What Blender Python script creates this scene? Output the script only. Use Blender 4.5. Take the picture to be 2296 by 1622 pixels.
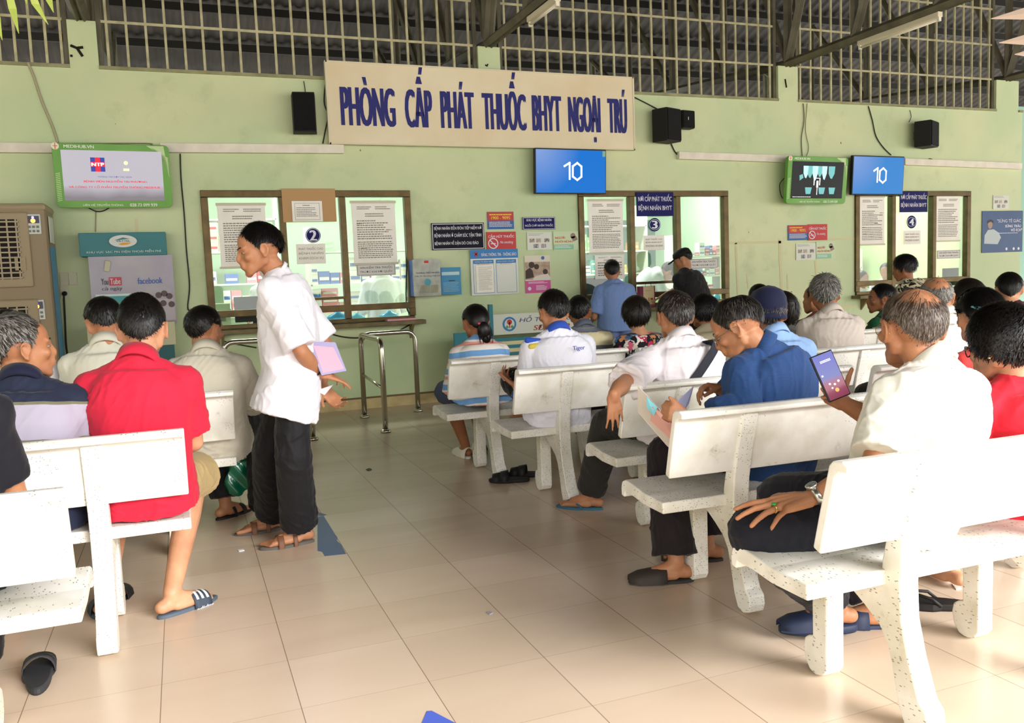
import bpy, math, random
import numpy as np
from mathutils import Vector, Matrix

for _o in list(bpy.data.objects): bpy.data.objects.remove(_o)
SC = bpy.context.scene
COL = SC.collection

# ---------------------------------------------------------------- camera
W_IMG, H_IMG = 2296, 1622
EYE = np.array([0.0, 0.0, 1.27])
CR = np.array([0.93135911, -0.36204829, -0.03861662])
CU = np.array([0.07055989, 0.07542223, 0.99465209])
CF = np.array([0.35719954, 0.92910308, -0.09579127])
FPX = 1913.34
cam_data = bpy.data.cameras.new('camera')
cam = bpy.data.objects.new('camera', cam_data); COL.objects.link(cam)
cam_data.sensor_width = 36.0; cam_data.sensor_fit = 'HORIZONTAL'
cam_data.lens = FPX / W_IMG * 36.0
cam_data.clip_start = 0.05; cam_data.clip_end = 200
cam.matrix_world = Matrix(((CR[0], CU[0], -CF[0], EYE[0]), (CR[1], CU[1], -CF[1], EYE[1]), (CR[2], CU[2], -CF[2], EYE[2]), (0, 0, 0, 1)))
SC.camera = cam

# ---------------------------------------------------------------- daylight, exposure
SC.view_settings.view_transform = 'Standard'; SC.view_settings.look = 'None'
SC.view_settings.exposure = 0.85; SC.view_settings.gamma = 1.0
SC.view_settings.use_curve_mapping = False
world = bpy.data.worlds.new('daylight'); SC.world = world; world.use_nodes = True
_nt = world.node_tree; _bg = _nt.nodes['Background']
_bg.inputs['Color'].default_value = (1.0, 0.975, 0.935, 1); _bg.inputs['Strength'].default_value = 2.3
try:
    SC.cycles.max_bounces = 7; SC.cycles.diffuse_bounces = 4; SC.cycles.glossy_bounces = 3
    SC.cycles.transparent_max_bounces = 12; SC.cycles.transmission_bounces = 4
    SC.cycles.caustics_reflective = False; SC.cycles.caustics_refractive = False
    SC.cycles.use_denoising = True; SC.cycles.adaptive_threshold = 0.02
    SC.cycles.sample_clamp_indirect = 6.0
except Exception: pass

def sun_lamp():
    l = bpy.data.lights.new('sun', 'SUN'); l.energy = 7.0; l.angle = math.radians(40); l.color = (1, 0.98, 0.965)
    o = bpy.data.objects.new('sun', l); COL.objects.link(o)
    d = Vector((-0.46, 0.72, -0.52)); o.rotation_euler = d.to_track_quat('-Z', 'Y').to_euler()
sun_lamp()

# ---------------------------------------------------------------- helpers
YW = 8.70                      # front face of the long green wall
def at(px, py, X=None, Y=None, Z=None):
    """photo position + one known coordinate -> point in the room (metres)"""
    d = (px - W_IMG / 2) * CR - (py - H_IMG / 2) * CU + FPX * CF
    if Y is not None: t = (Y - EYE[1]) / d[1]
    elif Z is not None: t = (Z - EYE[2]) / d[2]
    else: t = (X - EYE[0]) / d[0]
    return EYE + d * t
def vec(*a): return np.array(a, dtype=float)
def nrm(v):
    v = np.asarray(v, float); n = np.linalg.norm(v); return v / n if n > 1e-12 else v
def rotz(a): c, s = math.cos(a), math.sin(a); return np.array([[c, -s, 0], [s, c, 0], [0, 0, 1.0]])
def rotx(a): c, s = math.cos(a), math.sin(a); return np.array([[1, 0, 0], [0, c, -s], [0, s, c.real]])
def roty(a): c, s = math.cos(a), math.sin(a); return np.array([[c, 0, s], [0, 1, 0], [-s, 0, c]])

def srgb(h):
    if isinstance(h, str):
        h = h.lstrip('#'); c = [int(h[i:i + 2], 16) / 255 for i in (0, 2, 4)]
    else: c = [v / 255 for v in h]
    return tuple(v / 12.92 if v <= 0.04045 else ((v + 0.055) / 1.055) ** 2.4 for v in c) + (1.0,)

_mats = {}
def mat(name, color='#808080', rough=0.6, metal=0.0, spec=0.28, emit=None, estr=1.0, noise=0.0, nscale=8.0, color2=None, bump=0.0, bscale=60.0, alpha=None, coat=0.0, sub=0.0):
    if name in _mats: return _mats[name]
    m = bpy.data.materials.new(name); m.use_nodes = True; _mats[name] = m
    nt = m.node_tree; b = nt.nodes['Principled BSDF']
    b.inputs['Base Color'].default_value = srgb(color); b.inputs['Roughness'].default_value = rough
    b.inputs['Metallic'].default_value = metal; b.inputs['Specular IOR Level'].default_value = spec
    if coat: b.inputs['Coat Weight'].default_value = coat
    if sub:
        b.inputs['Subsurface Weight'].default_value = sub; b.inputs['Subsurface Radius'].default_value = (0.012, 0.005, 0.003)
    if emit is not None:
        b.inputs['Emission Color'].default_value = srgb(emit); b.inputs['Emission Strength'].default_value = estr
    if alpha is not None: b.inputs['Alpha'].default_value = alpha
    if noise or bump:
        tc = nt.nodes.new('ShaderNodeTexCoord')
    if noise:
        n = nt.nodes.new('ShaderNodeTexNoise'); n.inputs['Scale'].default_value = nscale; n.inputs['Detail'].default_value = 5
        nt.links.new(tc.outputs['Object'], n.inputs['Vector'])
        mr = nt.nodes.new('ShaderNodeMapRange'); mr.inputs['From Min'].default_value = 0.35; mr.inputs['From Max'].default_value = 0.7
        mr.inputs['To Max'].default_value = noise
        nt.links.new(n.outputs['Fac'], mr.inputs['Value'])
        mx = nt.nodes.new('ShaderNodeMix'); mx.data_type = 'RGBA'
        mx.inputs['A'].default_value = srgb(color); mx.inputs['B'].default_value = srgb(color2 or '#303030')
        nt.links.new(mr.outputs['Result'], mx.inputs['Factor']); nt.links.new(mx.outputs['Result'], b.inputs['Base Color'])
    if bump:
        n2 = nt.nodes.new('ShaderNodeTexNoise'); n2.inputs['Scale'].default_value = bscale; n2.inputs['Detail'].default_value = 3
        nt.links.new(tc.outputs['Object'], n2.inputs['Vector'])
        bp = nt.nodes.new('ShaderNodeBump'); bp.inputs['Strength'].default_value = bump; bp.inputs['Distance'].default_value = 0.01
        nt.links.new(n2.outputs['Fac'], bp.inputs['Height']); nt.links.new(bp.outputs['Normal'], b.inputs['Normal'])
    return m

class MB:
    """collects boxes, tubes, lofts; build() links them as ONE mesh object"""
    def __init__(s): s.v = []; s.f = []; s.n = 0; s.attr = []
    def add(s, verts, faces):
        verts = np.asarray(verts, float).reshape(-1, 3); k = s.n
        s.v.append(verts); s.n += len(verts)
        s.f.extend([tuple(int(i) + k for i in f) for f in faces]); return s
    def box(s, lo, hi, M=None, o=None):
        x0, y0, z0 = lo; x1, y1, z1 = hi
        v = np.array([[x0, y0, z0], [x1, y0, z0], [x1, y1, z0], [x0, y1, z0], [x0, y0, z1], [x1, y0, z1], [x1, y1, z1], [x0, y1, z1]], float)
        if M is not None: v = v @ np.asarray(M).T
        if o is not None: v = v + np.asarray(o)
        return s.add(v, [(3, 2, 1, 0), (4, 5, 6, 7), (0, 1, 5, 4), (1, 2, 6, 5), (2, 3, 7, 6), (3, 0, 4, 7)])
    def prism(s, poly, axis, a, b):
        """poly: 2D outline in the two other axes (cyclic order), extruded along axis from a to b"""
        n = len(poly); idx = [i for i in range(3) if i != axis]; v = []
        for t in (a, b):
            for p in poly:
                q = [0, 0, 0]; q[axis] = t; q[idx[0]] = p[0]; q[idx[1]] = p[1]; v.append(q)
        f = [tuple(range(n)), tuple(range(2 * n - 1, n - 1, -1))]
        for i in range(n): j = (i + 1) % n; f.append((i, i + n, j + n, j))
        return s.add(v, f)
    def ring_loft(s, rings, cap0=True, cap1=True, closed=False):
        n = len(rings[0]); k = len(rings); v = np.concatenate(rings); f = []
        for a in range(k - 1 if not closed else k):
            b = (a + 1) % k
            for i in range(n): j = (i + 1) % n; f.append((a * n + i, a * n + j, b * n + j, b * n + i))
        if not closed:
            if cap0: f.append(tuple(range(n - 1, -1, -1)))
            if cap1: f.append(tuple((k - 1) * n + i for i in range(n)))
        return s.add(v, f)
    def tube(s, pts, r, seg=10, r1=None, cap=True):
        pts = [np.asarray(p, float) for p in pts]; n = len(pts); rings = []
        rr = r if hasattr(r, '__len__') else [r + ((r1 if r1 is not None else r) - r) * i / max(1, n - 1) for i in range(n)]
        up = None
        for i, p in enumerate(pts):
            t = nrm(pts[min(i + 1, n - 1)] - pts[max(i - 1, 0)])
            if up is None:
                a = np.array([0, 0, 1.0]) if abs(t[2]) < 0.9 else np.array([1.0, 0, 0]); up = nrm(np.cross(t, np.cross(a, t)))
            else: up = nrm(up - t * (up @ t))
            b = np.cross(t, up)
            rings.append(np.array([p + rr[i] * (math.cos(2 * math.pi * k / seg) * up + math.sin(2 * math.pi * k / seg) * b) for k in range(seg)]))
        return s.ring_loft(rings, cap, cap)
    def capsule(s, p0, p1, r0, r1=None, seg=12, flat=False):
        p0 = np.asarray(p0, float); p1 = np.asarray(p1, float); r1 = r0 if r1 is None else r1
        t = nrm(p1 - p0) if np.linalg.norm(p1 - p0) > 1e-6 else np.array([0, 0, 1.0])
        if flat: return s.tube([p0, p1], [r0, r1], seg)
        P, R = [], []
        for a in (-80, -55, -30, 0): P.append(p0 + t * r0 * math.sin(math.radians(a))); R.append(r0 * math.cos(math.radians(a)))
        for a in (0, 30, 55, 80): P.append(p1 + t * r1 * math.sin(math.radians(a))); R.append(r1 * math.cos(math.radians(a)))
        # straight frame
        a = np.array([0, 0, 1.0]) if abs(t[2]) < 0.9 else np.array([1.0, 0, 0]); up = nrm(np.cross(t, np.cross(a, t))); b = np.cross(t, up)
        cs = [(math.cos(2 * math.pi * k / seg), math.sin(2 * math.pi * k / seg)) for k in range(seg)]
        return s.ring_loft([np.array([p + r * (c * up + d * b) for c, d in cs]) for p, r in zip(P, R)])
    def ellipsoid(s, c, rad, M=None, nu=16, nv=10):
        rings = []
        for j in range(nv + 1):
            ph = math.radians(-86 + 172 * j / nv)
            r = np.array([[math.cos(ph) * math.cos(2 * math.pi * i / nu), math.cos(ph) * math.sin(2 * math.pi * i / nu), math.sin(ph)] for i in range(nu)]) * np.asarray(rad)
            if M is not None: r = r @ np.asarray(M).T
            rings.append(r + np.asarray(c))
        return s.ring_loft(rings)
    def mesh(s, name='m'):
        me = bpy.data.meshes.new(name)
        me.from_pydata(np.concatenate(s.v).tolist() if s.v else [], [], s.f); me.update(); return me
    def build(s, name, m=None, parent=None, smooth=False, bevel=0.0, loc=None):
        return link(s.mesh(name), name, m, parent, smooth, bevel, loc)

def link(me, name, m=None, parent=None, smooth=False, bevel=0.0, loc=None):
    o = bpy.data.objects.new(name, me); COL.objects.link(o)
    if m is not None: me.materials.append(m)
    if smooth: me.polygons.foreach_set('use_smooth', [True] * len(me.polygons))
    if parent is not None: o.parent = parent
    if loc is not None: o.location = Vector(loc)
    if bevel:
        b = o.modifiers.new('bevel', 'BEVEL'); b.width = bevel; b.segments = 2; b.limit_method = 'ANGLE'
    return o
def tag(o, label=None, cat=None, group=None, kind=None):
    if label: o['label'] = label
    if cat: o['category'] = cat
    if group: o['group'] = group
    if kind: o['kind'] = kind
    return o
def empty(name, loc=(0, 0, 0), rz=0.0, parent=None):
    o = bpy.data.objects.new(name, None); COL.objects.link(o); o.location = Vector([float(c) for c in loc]); o.rotation_euler = (0, 0, rz); o.empty_display_size = 0.05
    if parent is not None: o.parent = parent
    return o
def copy_tree(o, parent=None):
    c = o.copy(); COL.objects.link(c); c.parent = parent
    for ch in list(o.children): copy_tree(ch, c)
    return c
def struct(o, label=None): o['kind'] = 'structure'; return o

# ---- flat lettering turned to mesh
_tcache = {}
def text_geo(s, bold=0.0, italic=0.0):
    key = (s, bold, italic)
    if key in _tcache: return _tcache[key]
    cu = bpy.data.curves.new('t', 'FONT'); cu.body = s; cu.size = 1.0; cu.offset = bold; cu.shear = italic; cu.resolution_u = 3
    o = bpy.data.objects.new('t', cu); COL.objects.link(o)
    dg = bpy.context.evaluated_depsgraph_get()
    me = bpy.data.meshes.new_from_object(o.evaluated_get(dg))
    v = np.array([x.co[:2] for x in me.vertices]) if len(me.vertices) else np.zeros((0, 2)); f = [tuple(p.vertices) for p in me.polygons]
    bpy.data.objects.remove(o); bpy.data.curves.remove(cu); bpy.data.meshes.remove(me)
    _tcache[key] = (v, f); return v, f
class Face:
    """a flat face in the room (a sign, a screen): corner + unit axes, sizes in metres; u,v in 0..1 (v up)"""
    def __init__(s, c, ux, uy, w, h): s.c = np.asarray(c, float); s.ux = nrm(ux); s.uy = nrm(uy); s.w = w; s.h = h; s.n = np.cross(s.ux, s.uy)
    def p(s, u, v, d=0.0): return s.c + s.ux * (u * s.w) + s.uy * (v * s.h) + s.n * d
    def rect(s, mb, u0, v0, u1, v1, d=0.001, th=0.0006):
        a = [s.p(u0, v0, d - th), s.p(u1, v0, d - th), s.p(u1, v1, d - th), s.p(u0, v1, d - th), s.p(u0, v0, d), s.p(u1, v0, d), s.p(u1, v1, d), s.p(u0, v1, d)]
        return mb.add(a, [(3, 2, 1, 0), (4, 5, 6, 7), (0, 1, 5, 4), (1, 2, 6, 5), (2, 3, 7, 6), (3, 0, 4, 7)])
    def poly(s, mb, pts, d=0.001, th=0.0006):
        n = len(pts); v = [s.p(u, w, d) for u, w in pts] + [s.p(u, w, d - th) for u, w in pts]
        f = [tuple(range(n)), tuple(range(2 * n - 1, n - 1, -1))] + [(i, i + n, (i + 1) % n + n, (i + 1) % n) for i in range(n)]
        return mb.add(v, f)
    def disc(s, mb, u, v, r, d=0.001, n=28, r2=None):
        """r in metres"""
        pts = [(u + r * math.cos(2 * math.pi * i / n) / s.w, v + (r2 or r) * math.sin(2 * math.pi * i / n) / s.h) for i in range(n)]
        return s.poly(mb, pts, d)
    def text(s, mb, t, u0, v0, u1, v1, d=0.0015, bold=0.0, italic=0.0, th=0.0):
        vv, ff = text_geo(t, 0.0, italic)
        if not len(vv): return mb
        lo, hi = vv.min(0), vv.max(0); q = (vv - lo) / np.maximum(hi - lo, 1e-6)
        em = (u1 - u0) / max(hi[0] - lo[0], 1e-6)
        for k in ((0,) if bold <= 0 else (-1, 0, 1)):
            mb.add([s.p(u0 + a * (u1 - u0) + k * bold * em, v0 + b * (v1 - v0), d + (k + 1) * 0.0004) for a, b in q], ff)
        return mb
    def lines(s, mb, u0, v0, u1, v1, n, rng, d=0.0015, fill=0.45, ragged=0.35):
        """tiny unreadable print: rows of short word strokes"""
        for i in range(n):
            y1 = v1 - (v1 - v0) * i / n; y0 = y1 - (v1 - v0) / n * fill; x = u0; end = u1 - (u1 - u0) * ragged * rng.random() ** 2
            while x < end:
                w = (u1 - u0) * rng.uniform(0.03, 0.09); s.rect(mb, x, y0, min(x + w, end), y1, d); x += w + (u1 - u0) * 0.014
        return mb
def wall_face(px0, py0, px1, py1, off=0.0, Y=YW):
    """upright face parallel to the long wall; photo corners top-left, bottom-right"""
    a = at(px0, py1, Y=Y - off); b = at(px1, py0, Y=Y - off); xm = (a[0] + b[0]) / 2
    tl = at(px0, py0, Y=Y - off); br = at(px1, py1, Y=Y - off)
    x0 = (a[0] + tl[0]) / 2; x1 = (b[0] + br[0]) / 2; z0 = (a[2] + br[2]) / 2; z1 = (b[2] + tl[2]) / 2
    return Face((x0, Y - off, z0), (1, 0, 0), (0, 0, 1), x1 - x0, z1 - z0)
# ================================================================ the room
def wall_paint():
    m = bpy.data.materials.new('green_wall_paint'); m.use_nodes = True; nt = m.node_tree; b = nt.nodes['Principled BSDF']
    tc = nt.nodes.new('ShaderNodeTexCoord'); L = nt.links.new
    n1 = nt.nodes.new('ShaderNodeTexNoise'); n1.inputs['Scale'].default_value = 0.9; n1.inputs['Detail'].default_value = 6; L(tc.outputs['Object'], n1.inputs['Vector'])
    r1 = nt.nodes.new('ShaderNodeValToRGB'); e = r1.color_ramp.elements
    e[0].position = 0.32; e[0].color = srgb('#b6c99a'); e[1].position = 0.68; e[1].color = srgb('#cfd4a6')
    L(n1.outputs['Fac'], r1.inputs['Fac'])
    n2 = nt.nodes.new('ShaderNodeTexNoise'); n2.inputs['Scale'].default_value = 2.6; n2.inputs['Detail'].default_value = 8; n2.inputs['Roughness'].default_value = 0.65; L(tc.outputs['Object'], n2.inputs['Vector'])
    r2 = nt.nodes.new('ShaderNodeMapRange'); r2.inputs['From Min'].default_value = 0.55; r2.inputs['From Max'].default_value = 0.8; r2.inputs['To Max'].default_value = 0.55; L(n2.outputs['Fac'], r2.inputs['Value'])
    mx = nt.nodes.new('ShaderNodeMix'); mx.data_type = 'RGBA'; mx.inputs['B'].default_value = srgb('#97a674'); L(r2.outputs['Result'], mx.inputs['Factor']); L(r1.outputs['Color'], mx.inputs['A'])
    # chips and specks
    v = nt.nodes.new('ShaderNodeTexVoronoi'); v.inputs['Scale'].default_value = 1.7; L(tc.outputs['Object'], v.inputs['Vector'])
    n3 = nt.nodes.new('ShaderNodeTexNoise'); n3.inputs['Scale'].default_value = 40; L(tc.outputs['Object'], n3.inputs['Vector'])
    ad = nt.nodes.new('ShaderNodeMath'); ad.operation = 'MULTIPLY_ADD'; ad.inputs[1].default_value = 0.05; L(n3.outputs['Fac'], ad.inputs[0]); L(v.outputs['Distance'], ad.inputs[2])
    lt = nt.nodes.new('ShaderNodeMath'); lt.operation = 'LESS_THAN'; lt.inputs[1].default_value = 0.043; L(ad.outputs[0], lt.inputs[0])
    m2 = nt.nodes.new('ShaderNodeMix'); m2.data_type = 'RGBA'; m2.inputs['B'].default_value = srgb('#5d5a3c'); L(lt.outputs[0], m2.inputs['Factor']); L(mx.outputs['Result'], m2.inputs['A'])
    L(m2.outputs['Result'], b.inputs['Base Color']); b.inputs['Roughness'].default_value = 0.55
    bp = nt.nodes.new('ShaderNodeBump'); bp.inputs['Strength'].default_value = 0.15; L(n3.outputs['Fac'], bp.inputs['Height']); L(bp.outputs['Normal'], b.inputs['Normal'])
    return m
def floor_tile():
    m = bpy.data.materials.new('beige_floor_tile'); m.use_nodes = True; nt = m.node_tree; b = nt.nodes['Principled BSDF']; L = nt.links.new
    tc = nt.nodes.new('ShaderNodeTexCoord'); sx = nt.nodes.new('ShaderNodeSeparateXYZ'); L(tc.outputs['Object'], sx.inputs[0])
    def M(op, a, bb=None):
        n = nt.nodes.new('ShaderNodeMath'); n.operation = op
        for i, q in enumerate((a, bb)):
            if q is None: continue
            if isinstance(q, (int, float)): n.inputs[i].default_value = q
            else: L(q, n.inputs[i])
        return n.outputs[0]
    def dist(coord, off, sp):
        t = M('DIVIDE', M('SUBTRACT', coord, off), sp); fr = M('FRACT', M('ADD', t, 100.0)); return M('MULTIPLY', M('MINIMUM', fr, M('SUBTRACT', 1.0, fr)), sp), M('FLOOR', M('ADD', t, 100.0))
    dx, ix = dist(sx.outputs['X'], 0.256, 0.40); dy, iy = dist(sx.outputs['Y'], 2.555, 0.363)
    g = M('MAXIMUM', M('LESS_THAN', dx, 0.0013), M('MULTIPLY', M('LESS_THAN', dy, 0.0011), 0.45))
    cb = nt.nodes.new('ShaderNodeCombineXYZ'); L(ix, cb.inputs[0]); L(iy, cb.inputs[1])
    wn = nt.nodes.new('ShaderNodeTexWhiteNoise'); wn.noise_dimensions = '3D'; L(cb.outputs[0], wn.inputs['Vector'])
    n1 = nt.nodes.new('ShaderNodeTexNoise'); n1.inputs['Scale'].default_value = 2.0; n1.inputs['Detail'].default_value = 3; n1.inputs['Distortion'].default_value = 0.6
    mp = nt.nodes.new('ShaderNodeMapping'); mp.inputs['Scale'].default_value = (0.5, 2.0, 1); L(tc.outputs['Object'], mp.inputs['Vector']); L(mp.outputs[0], n1.inputs['Vector'])
    f = M('ADD', M('MULTIPLY', n1.outputs['Fac'], 0.6), M('MULTIPLY', wn.outputs['Value'], 0.25))
    r = nt.nodes.new('ShaderNodeValToRGB'); e = r.color_ramp.elements; e[0].position = 0.3; e[0].color = srgb('#bea891'); e[1].position = 0.65; e[1].color = srgb('#d8c5b0'); L(f, r.inputs['Fac'])
    r.color_ramp.interpolation = 'B_SPLINE'; e[0].position = 0.15; e[1].position = 0.75
    mx = nt.nodes.new('ShaderNodeMix'); mx.data_type = 'RGBA'; mx.inputs['B'].default_value = srgb('#7e6a55'); L(g, mx.inputs['Factor']); L(r.outputs['Color'], mx.inputs['A'])
    # scuffs
    n2 = nt.nodes.new('ShaderNodeTexNoise'); n2.inputs['Scale'].default_value = 1.3; n2.inputs['Detail'].default_value = 2; L(tc.outputs['Object'], n2.inputs['Vector'])
    mr = nt.nodes.new('ShaderNodeMapRange'); mr.inputs['From Min'].default_value = 0.3; mr.inputs['From Max'].default_value = 0.75; mr.inputs['To Min'].default_value = 0.22; mr.inputs['To Max'].default_value = 0.34; L(n2.outputs['Fac'], mr.inputs['Value'])
    b.inputs['Roughness'].default_value = 0.27; L(mx.outputs['Result'], b.inputs['Base Color']); b.inputs['Specular IOR Level'].default_value = 0.45
    return m
def granito(gate=0.40, name='white_terrazzo'):
    """white painted cast stone with dark chips"""
    m = bpy.data.materials.new(name); m.use_nodes = True; nt = m.node_tree; b = nt.nodes['Principled BSDF']; L = nt.links.new
    tc = nt.nodes.new('ShaderNodeTexCoord')
    n = nt.nodes.new('ShaderNodeTexNoise'); n.inputs['Scale'].default_value = 5; n.inputs['Detail'].default_value = 7; L(tc.outputs['Object'], n.inputs['Vector'])
    r = nt.nodes.new('ShaderNodeValToRGB'); e = r.color_ramp.elements; e[0].position = 0.3; e[0].color = srgb('#d3cfbd'); e[1].position = 0.55; e[1].color = srgb('#efede5'); L(n.outputs['Fac'], r.inputs['Fac'])
    v = nt.nodes.new('ShaderNodeTexVoronoi'); v.inputs['Scale'].default_value = 100; v.inputs['Randomness'].default_value = 1.0
    mp = nt.nodes.new('ShaderNodeMapping'); mp.inputs['Rotation'].default_value = (0.6, 0.5, 0.4); mp.inputs['Scale'].default_value = (1.0, 0.45, 1.2); L(tc.outputs['Object'], mp.inputs['Vector']); L(mp.outputs[0], v.inputs['Vector'])
    lt = nt.nodes.new('ShaderNodeMath'); lt.operation = 'LESS_THAN'; lt.inputs[1].default_value = 0.20; L(v.outputs['Distance'], lt.inputs[0])
    n3 = nt.nodes.new('ShaderNodeTexNoise'); n3.inputs['Scale'].default_value = 7; L(tc.outputs['Object'], n3.inputs['Vector'])
    gt = nt.nodes.new('ShaderNodeMath'); gt.operation = 'GREATER_THAN'; gt.inputs[1].default_value = gate; L(n3.outputs['Fac'], gt.inputs[0])
    mu = nt.nodes.new('ShaderNodeMath'); mu.operation = 'MULTIPLY'; L(lt.outputs[0], mu.inputs[0]); L(gt.outputs[0], mu.inputs[1])
    m3 = nt.nodes.new('ShaderNodeMath'); m3.operation = 'MULTIPLY'; m3.inputs[1].default_value = 0.75; L(mu.outputs[0], m3.inputs[0])
    mx = nt.nodes.new('ShaderNodeMix'); mx.data_type = 'RGBA'; mx.inputs['B'].default_value = srgb('#5b513f'); L(m3.outputs[0], mx.inputs['Factor']); L(r.outputs['Color'], mx.inputs['A'])
    # worn brown stains
    n4 = nt.nodes.new('ShaderNodeTexNoise'); n4.inputs['Scale'].default_value = 14; n4.inputs['Detail'].default_value = 8; n4.inputs['Roughness'].default_value = 0.7; L(tc.outputs['Object'], n4.inputs['Vector'])
    mr = nt.nodes.new('ShaderNodeMapRange'); mr.inputs['From Min'].default_value = 0.6; mr.inputs['From Max'].default_value = 0.72; mr.inputs['To Max'].default_value = 0.45; L(n4.outputs['Fac'], mr.inputs['Value'])
    mx2 = nt.nodes.new('ShaderNodeMix'); mx2.data_type = 'RGBA'; mx2.inputs['B'].default_value = srgb('#a39a80'); L(mr.outputs[0], mx2.inputs['Factor']); L(mx.outputs['Result'], mx2.inputs['A'])
    L(mx2.outputs['Result'], b.inputs['Base Color']); b.inputs['Roughness'].default_value = 0.42
    bp = nt.nodes.new('ShaderNodeBump'); bp.inputs['Strength'].default_value = 0.25; bp.inputs['Distance'].default_value = 0.003; L(n4.outputs['Fac'], bp.inputs['Height']); L(bp.outputs['Normal'], b.inputs['Normal'])
    return m
PAINT, TILE, STONE, STONEB = wall_paint(), floor_tile(), granito(), granito(0.60, 'white_painted_stone')
def glass_mat():
    m = bpy.data.materials.new('window_glass'); m.use_nodes = True; nt = m.node_tree; L = nt.links.new
    for n in list(nt.nodes):
        if n.type != 'OUTPUT_MATERIAL': nt.nodes.remove(n)
    out = nt.nodes[0]; tr = nt.nodes.new('ShaderNodeBsdfTransparent'); tr.inputs['Color'].default_value = (0.93, 0.97, 0.94, 1)
    gl = nt.nodes.new('ShaderNodeBsdfGlossy'); gl.inputs['Roughness'].default_value = 0.02
    lw = nt.nodes.new('ShaderNodeLayerWeight'); pw = nt.nodes.new('ShaderNodeMath'); pw.operation = 'POWER'; pw.inputs[1].default_value = 4.0; L(lw.outputs['Facing'], pw.inputs[0]); fr = nt.nodes.new('ShaderNodeMath'); fr.operation = 'MULTIPLY_ADD'; fr.inputs[1].default_value = 0.5; fr.inputs[2].default_value = 0.04; L(pw.outputs[0], fr.inputs[0])
    mx = nt.nodes.new('ShaderNodeMixShader'); L(fr.outputs[0], mx.inputs[0]); L(tr.outputs[0], mx.inputs[1]); L(gl.outputs[0], mx.inputs[2]); L(mx.outputs[0], out.inputs['Surface'])
    return m
GLASS = glass_mat()
CHROME = mat('stainless_steel', '#c9c4b4', 0.22, 1.0)
DARKSTEEL = mat('dark_painted_steel', '#6c6a58', 0.6, 0.0, noise=0.6, color2='#4a4436', nscale=5)
TRUSS = mat('grey_truss_paint', '#6c6754', 0.55, noise=0.7, color2='#3d382b', nscale=4)
BRONZE = mat('brown_anodised_aluminium', '#5a4a2c', 0.35, 0.6, noise=0.6, color2='#37301f', nscale=9)
BARPAINT = mat('cream_bar_paint', '#c3bd97', 0.5, noise=0.6, color2='#8d8660', nscale=12)

fl = MB(); fl.box((-9, -3, -0.1), (16, YW, 0.0)); struct(fl.build('floor', TILE))

# long green wall with three window openings
LEDGE = 3.30
def wx(px, py): return at(px, py, Y=YW)[0]
def wz(px, py): return at(px, py, Y=YW)[2]
WIN = [(wx(460, 560), wx(922, 560)), (wx(1300, 560), wx(1630, 560)), (wx(1917, 560), wx(2171, 560))]
WZ0, WZ1 = 0.90, wz(900, 430)
print('WIN', WIN, WZ0, WZ1)
wall = MB(); XL, XR = -9.0, wx(2290, 400)
TH = 0.15
xs = [XL] + [c for w in WIN for c in w] + [XR]
for i in range(0, len(xs), 2): wall.box((xs[i], YW, 0), (xs[i + 1], YW + TH, LEDGE))
for a, b in WIN:
    wall.box((a, YW, 0), (b, YW + TH, WZ0)); wall.box((a, YW, WZ1), (b, YW + TH, LEDGE))
PIL = [(wx(153, 100), wx(218, 100)), (wx(1073, 150), wx(1122, 150)), (wx(1745, 190), wx(1789, 190)), (wx(2234, 220), wx(2284, 220))]
PZ = wz(1100, 105)
for a, b in PIL: wall.box((a, YW + 0.001, LEDGE), (b, YW + TH, PZ))
wall.box((XR - 0.22, YW + TH, 0), (XR, YW + 3.6, LEDGE))
struct(wall.build('wall_back', PAINT))
# side room wall beyond the right end (bluish green)
sw = MB(); sw.box((XR + 0.6, YW + 0.9, 0), (16, YW + 1.05, 3.6)); struct(sw.build('wall_right', mat('pale_teal_wall_paint', '#9fc4b0', 0.6)))
sk = MB(); sk.box((XL, YW - 0.012, 0), (XR, YW, 0.105)); struct(sk.build('baseboard_back', mat('marble_skirting', '#cdbb8a', 0.3, noise=0.7, color2='#a18c5c', nscale=7)))
sk = MB(); sk.box((XL, YW - 0.022, 0.105), (XR, YW, 0.122)); struct(sk.build('trim_1', mat('brown_skirting_cap', '#6d5a3c', 0.4)))
ld = MB()
gx = [XL] + [c for p in PIL for c in p] + [XR]
for i in range(0, len(gx) - 1, 2): ld.box((gx[i], YW - 0.015, LEDGE), (gx[i + 1], YW + TH, LEDGE + 0.03))
struct(ld.build('trim_2', mat('grimy_ledge_paint', '#9c9a72', 0.6, noise=0.6, color2='#5f5b40')))

# ---- security grilles between the pillars
def grille(x0, x1, nb, label, group='security grilles above the green wall'):
    g = empty('security_grille', ((x0 + x1) / 2, YW + 0.06, LEDGE)); tag(g, label, 'window grille', group); c = np.array(g.location)
    for i in range(nb):
        x = x0 + (x1 - x0) * (i + 0.5) / nb
        MB().box((-0.011, -0.011, 0), (0.011, 0.011, 2.6), o=(x - c[0], 0, 0.0)).build('bar', BARPAINT, g)
    for z in (0.435, 0.89, 1.36, 1.85, 2.3):
        MB().box((x0 - c[0], -0.016, z - 0.012), (x1 - c[0], -0.009, z + 0.012)).build('rail', BARPAINT, g)
    for x in (x0 + 0.02, x1 - 0.02): MB().box((x - c[0] - 0.02, -0.02, 0), (x - c[0] + 0.02, 0.02, 2.6)).build('frame_post', TRUSS, g)
grille(PIL[0][0] - 1.95, PIL[0][0], 16, 'cream barred grille left of the leftmost pillar, above the air cooler')
grille(PIL[0][1], PIL[1][0], 22, 'long cream barred grille above the left loudspeaker, ending behind the big sign')
grille(PIL[1][1], PIL[2][0], 22, 'cream barred grille between the two middle pillars, above right end of the big sign')
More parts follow.
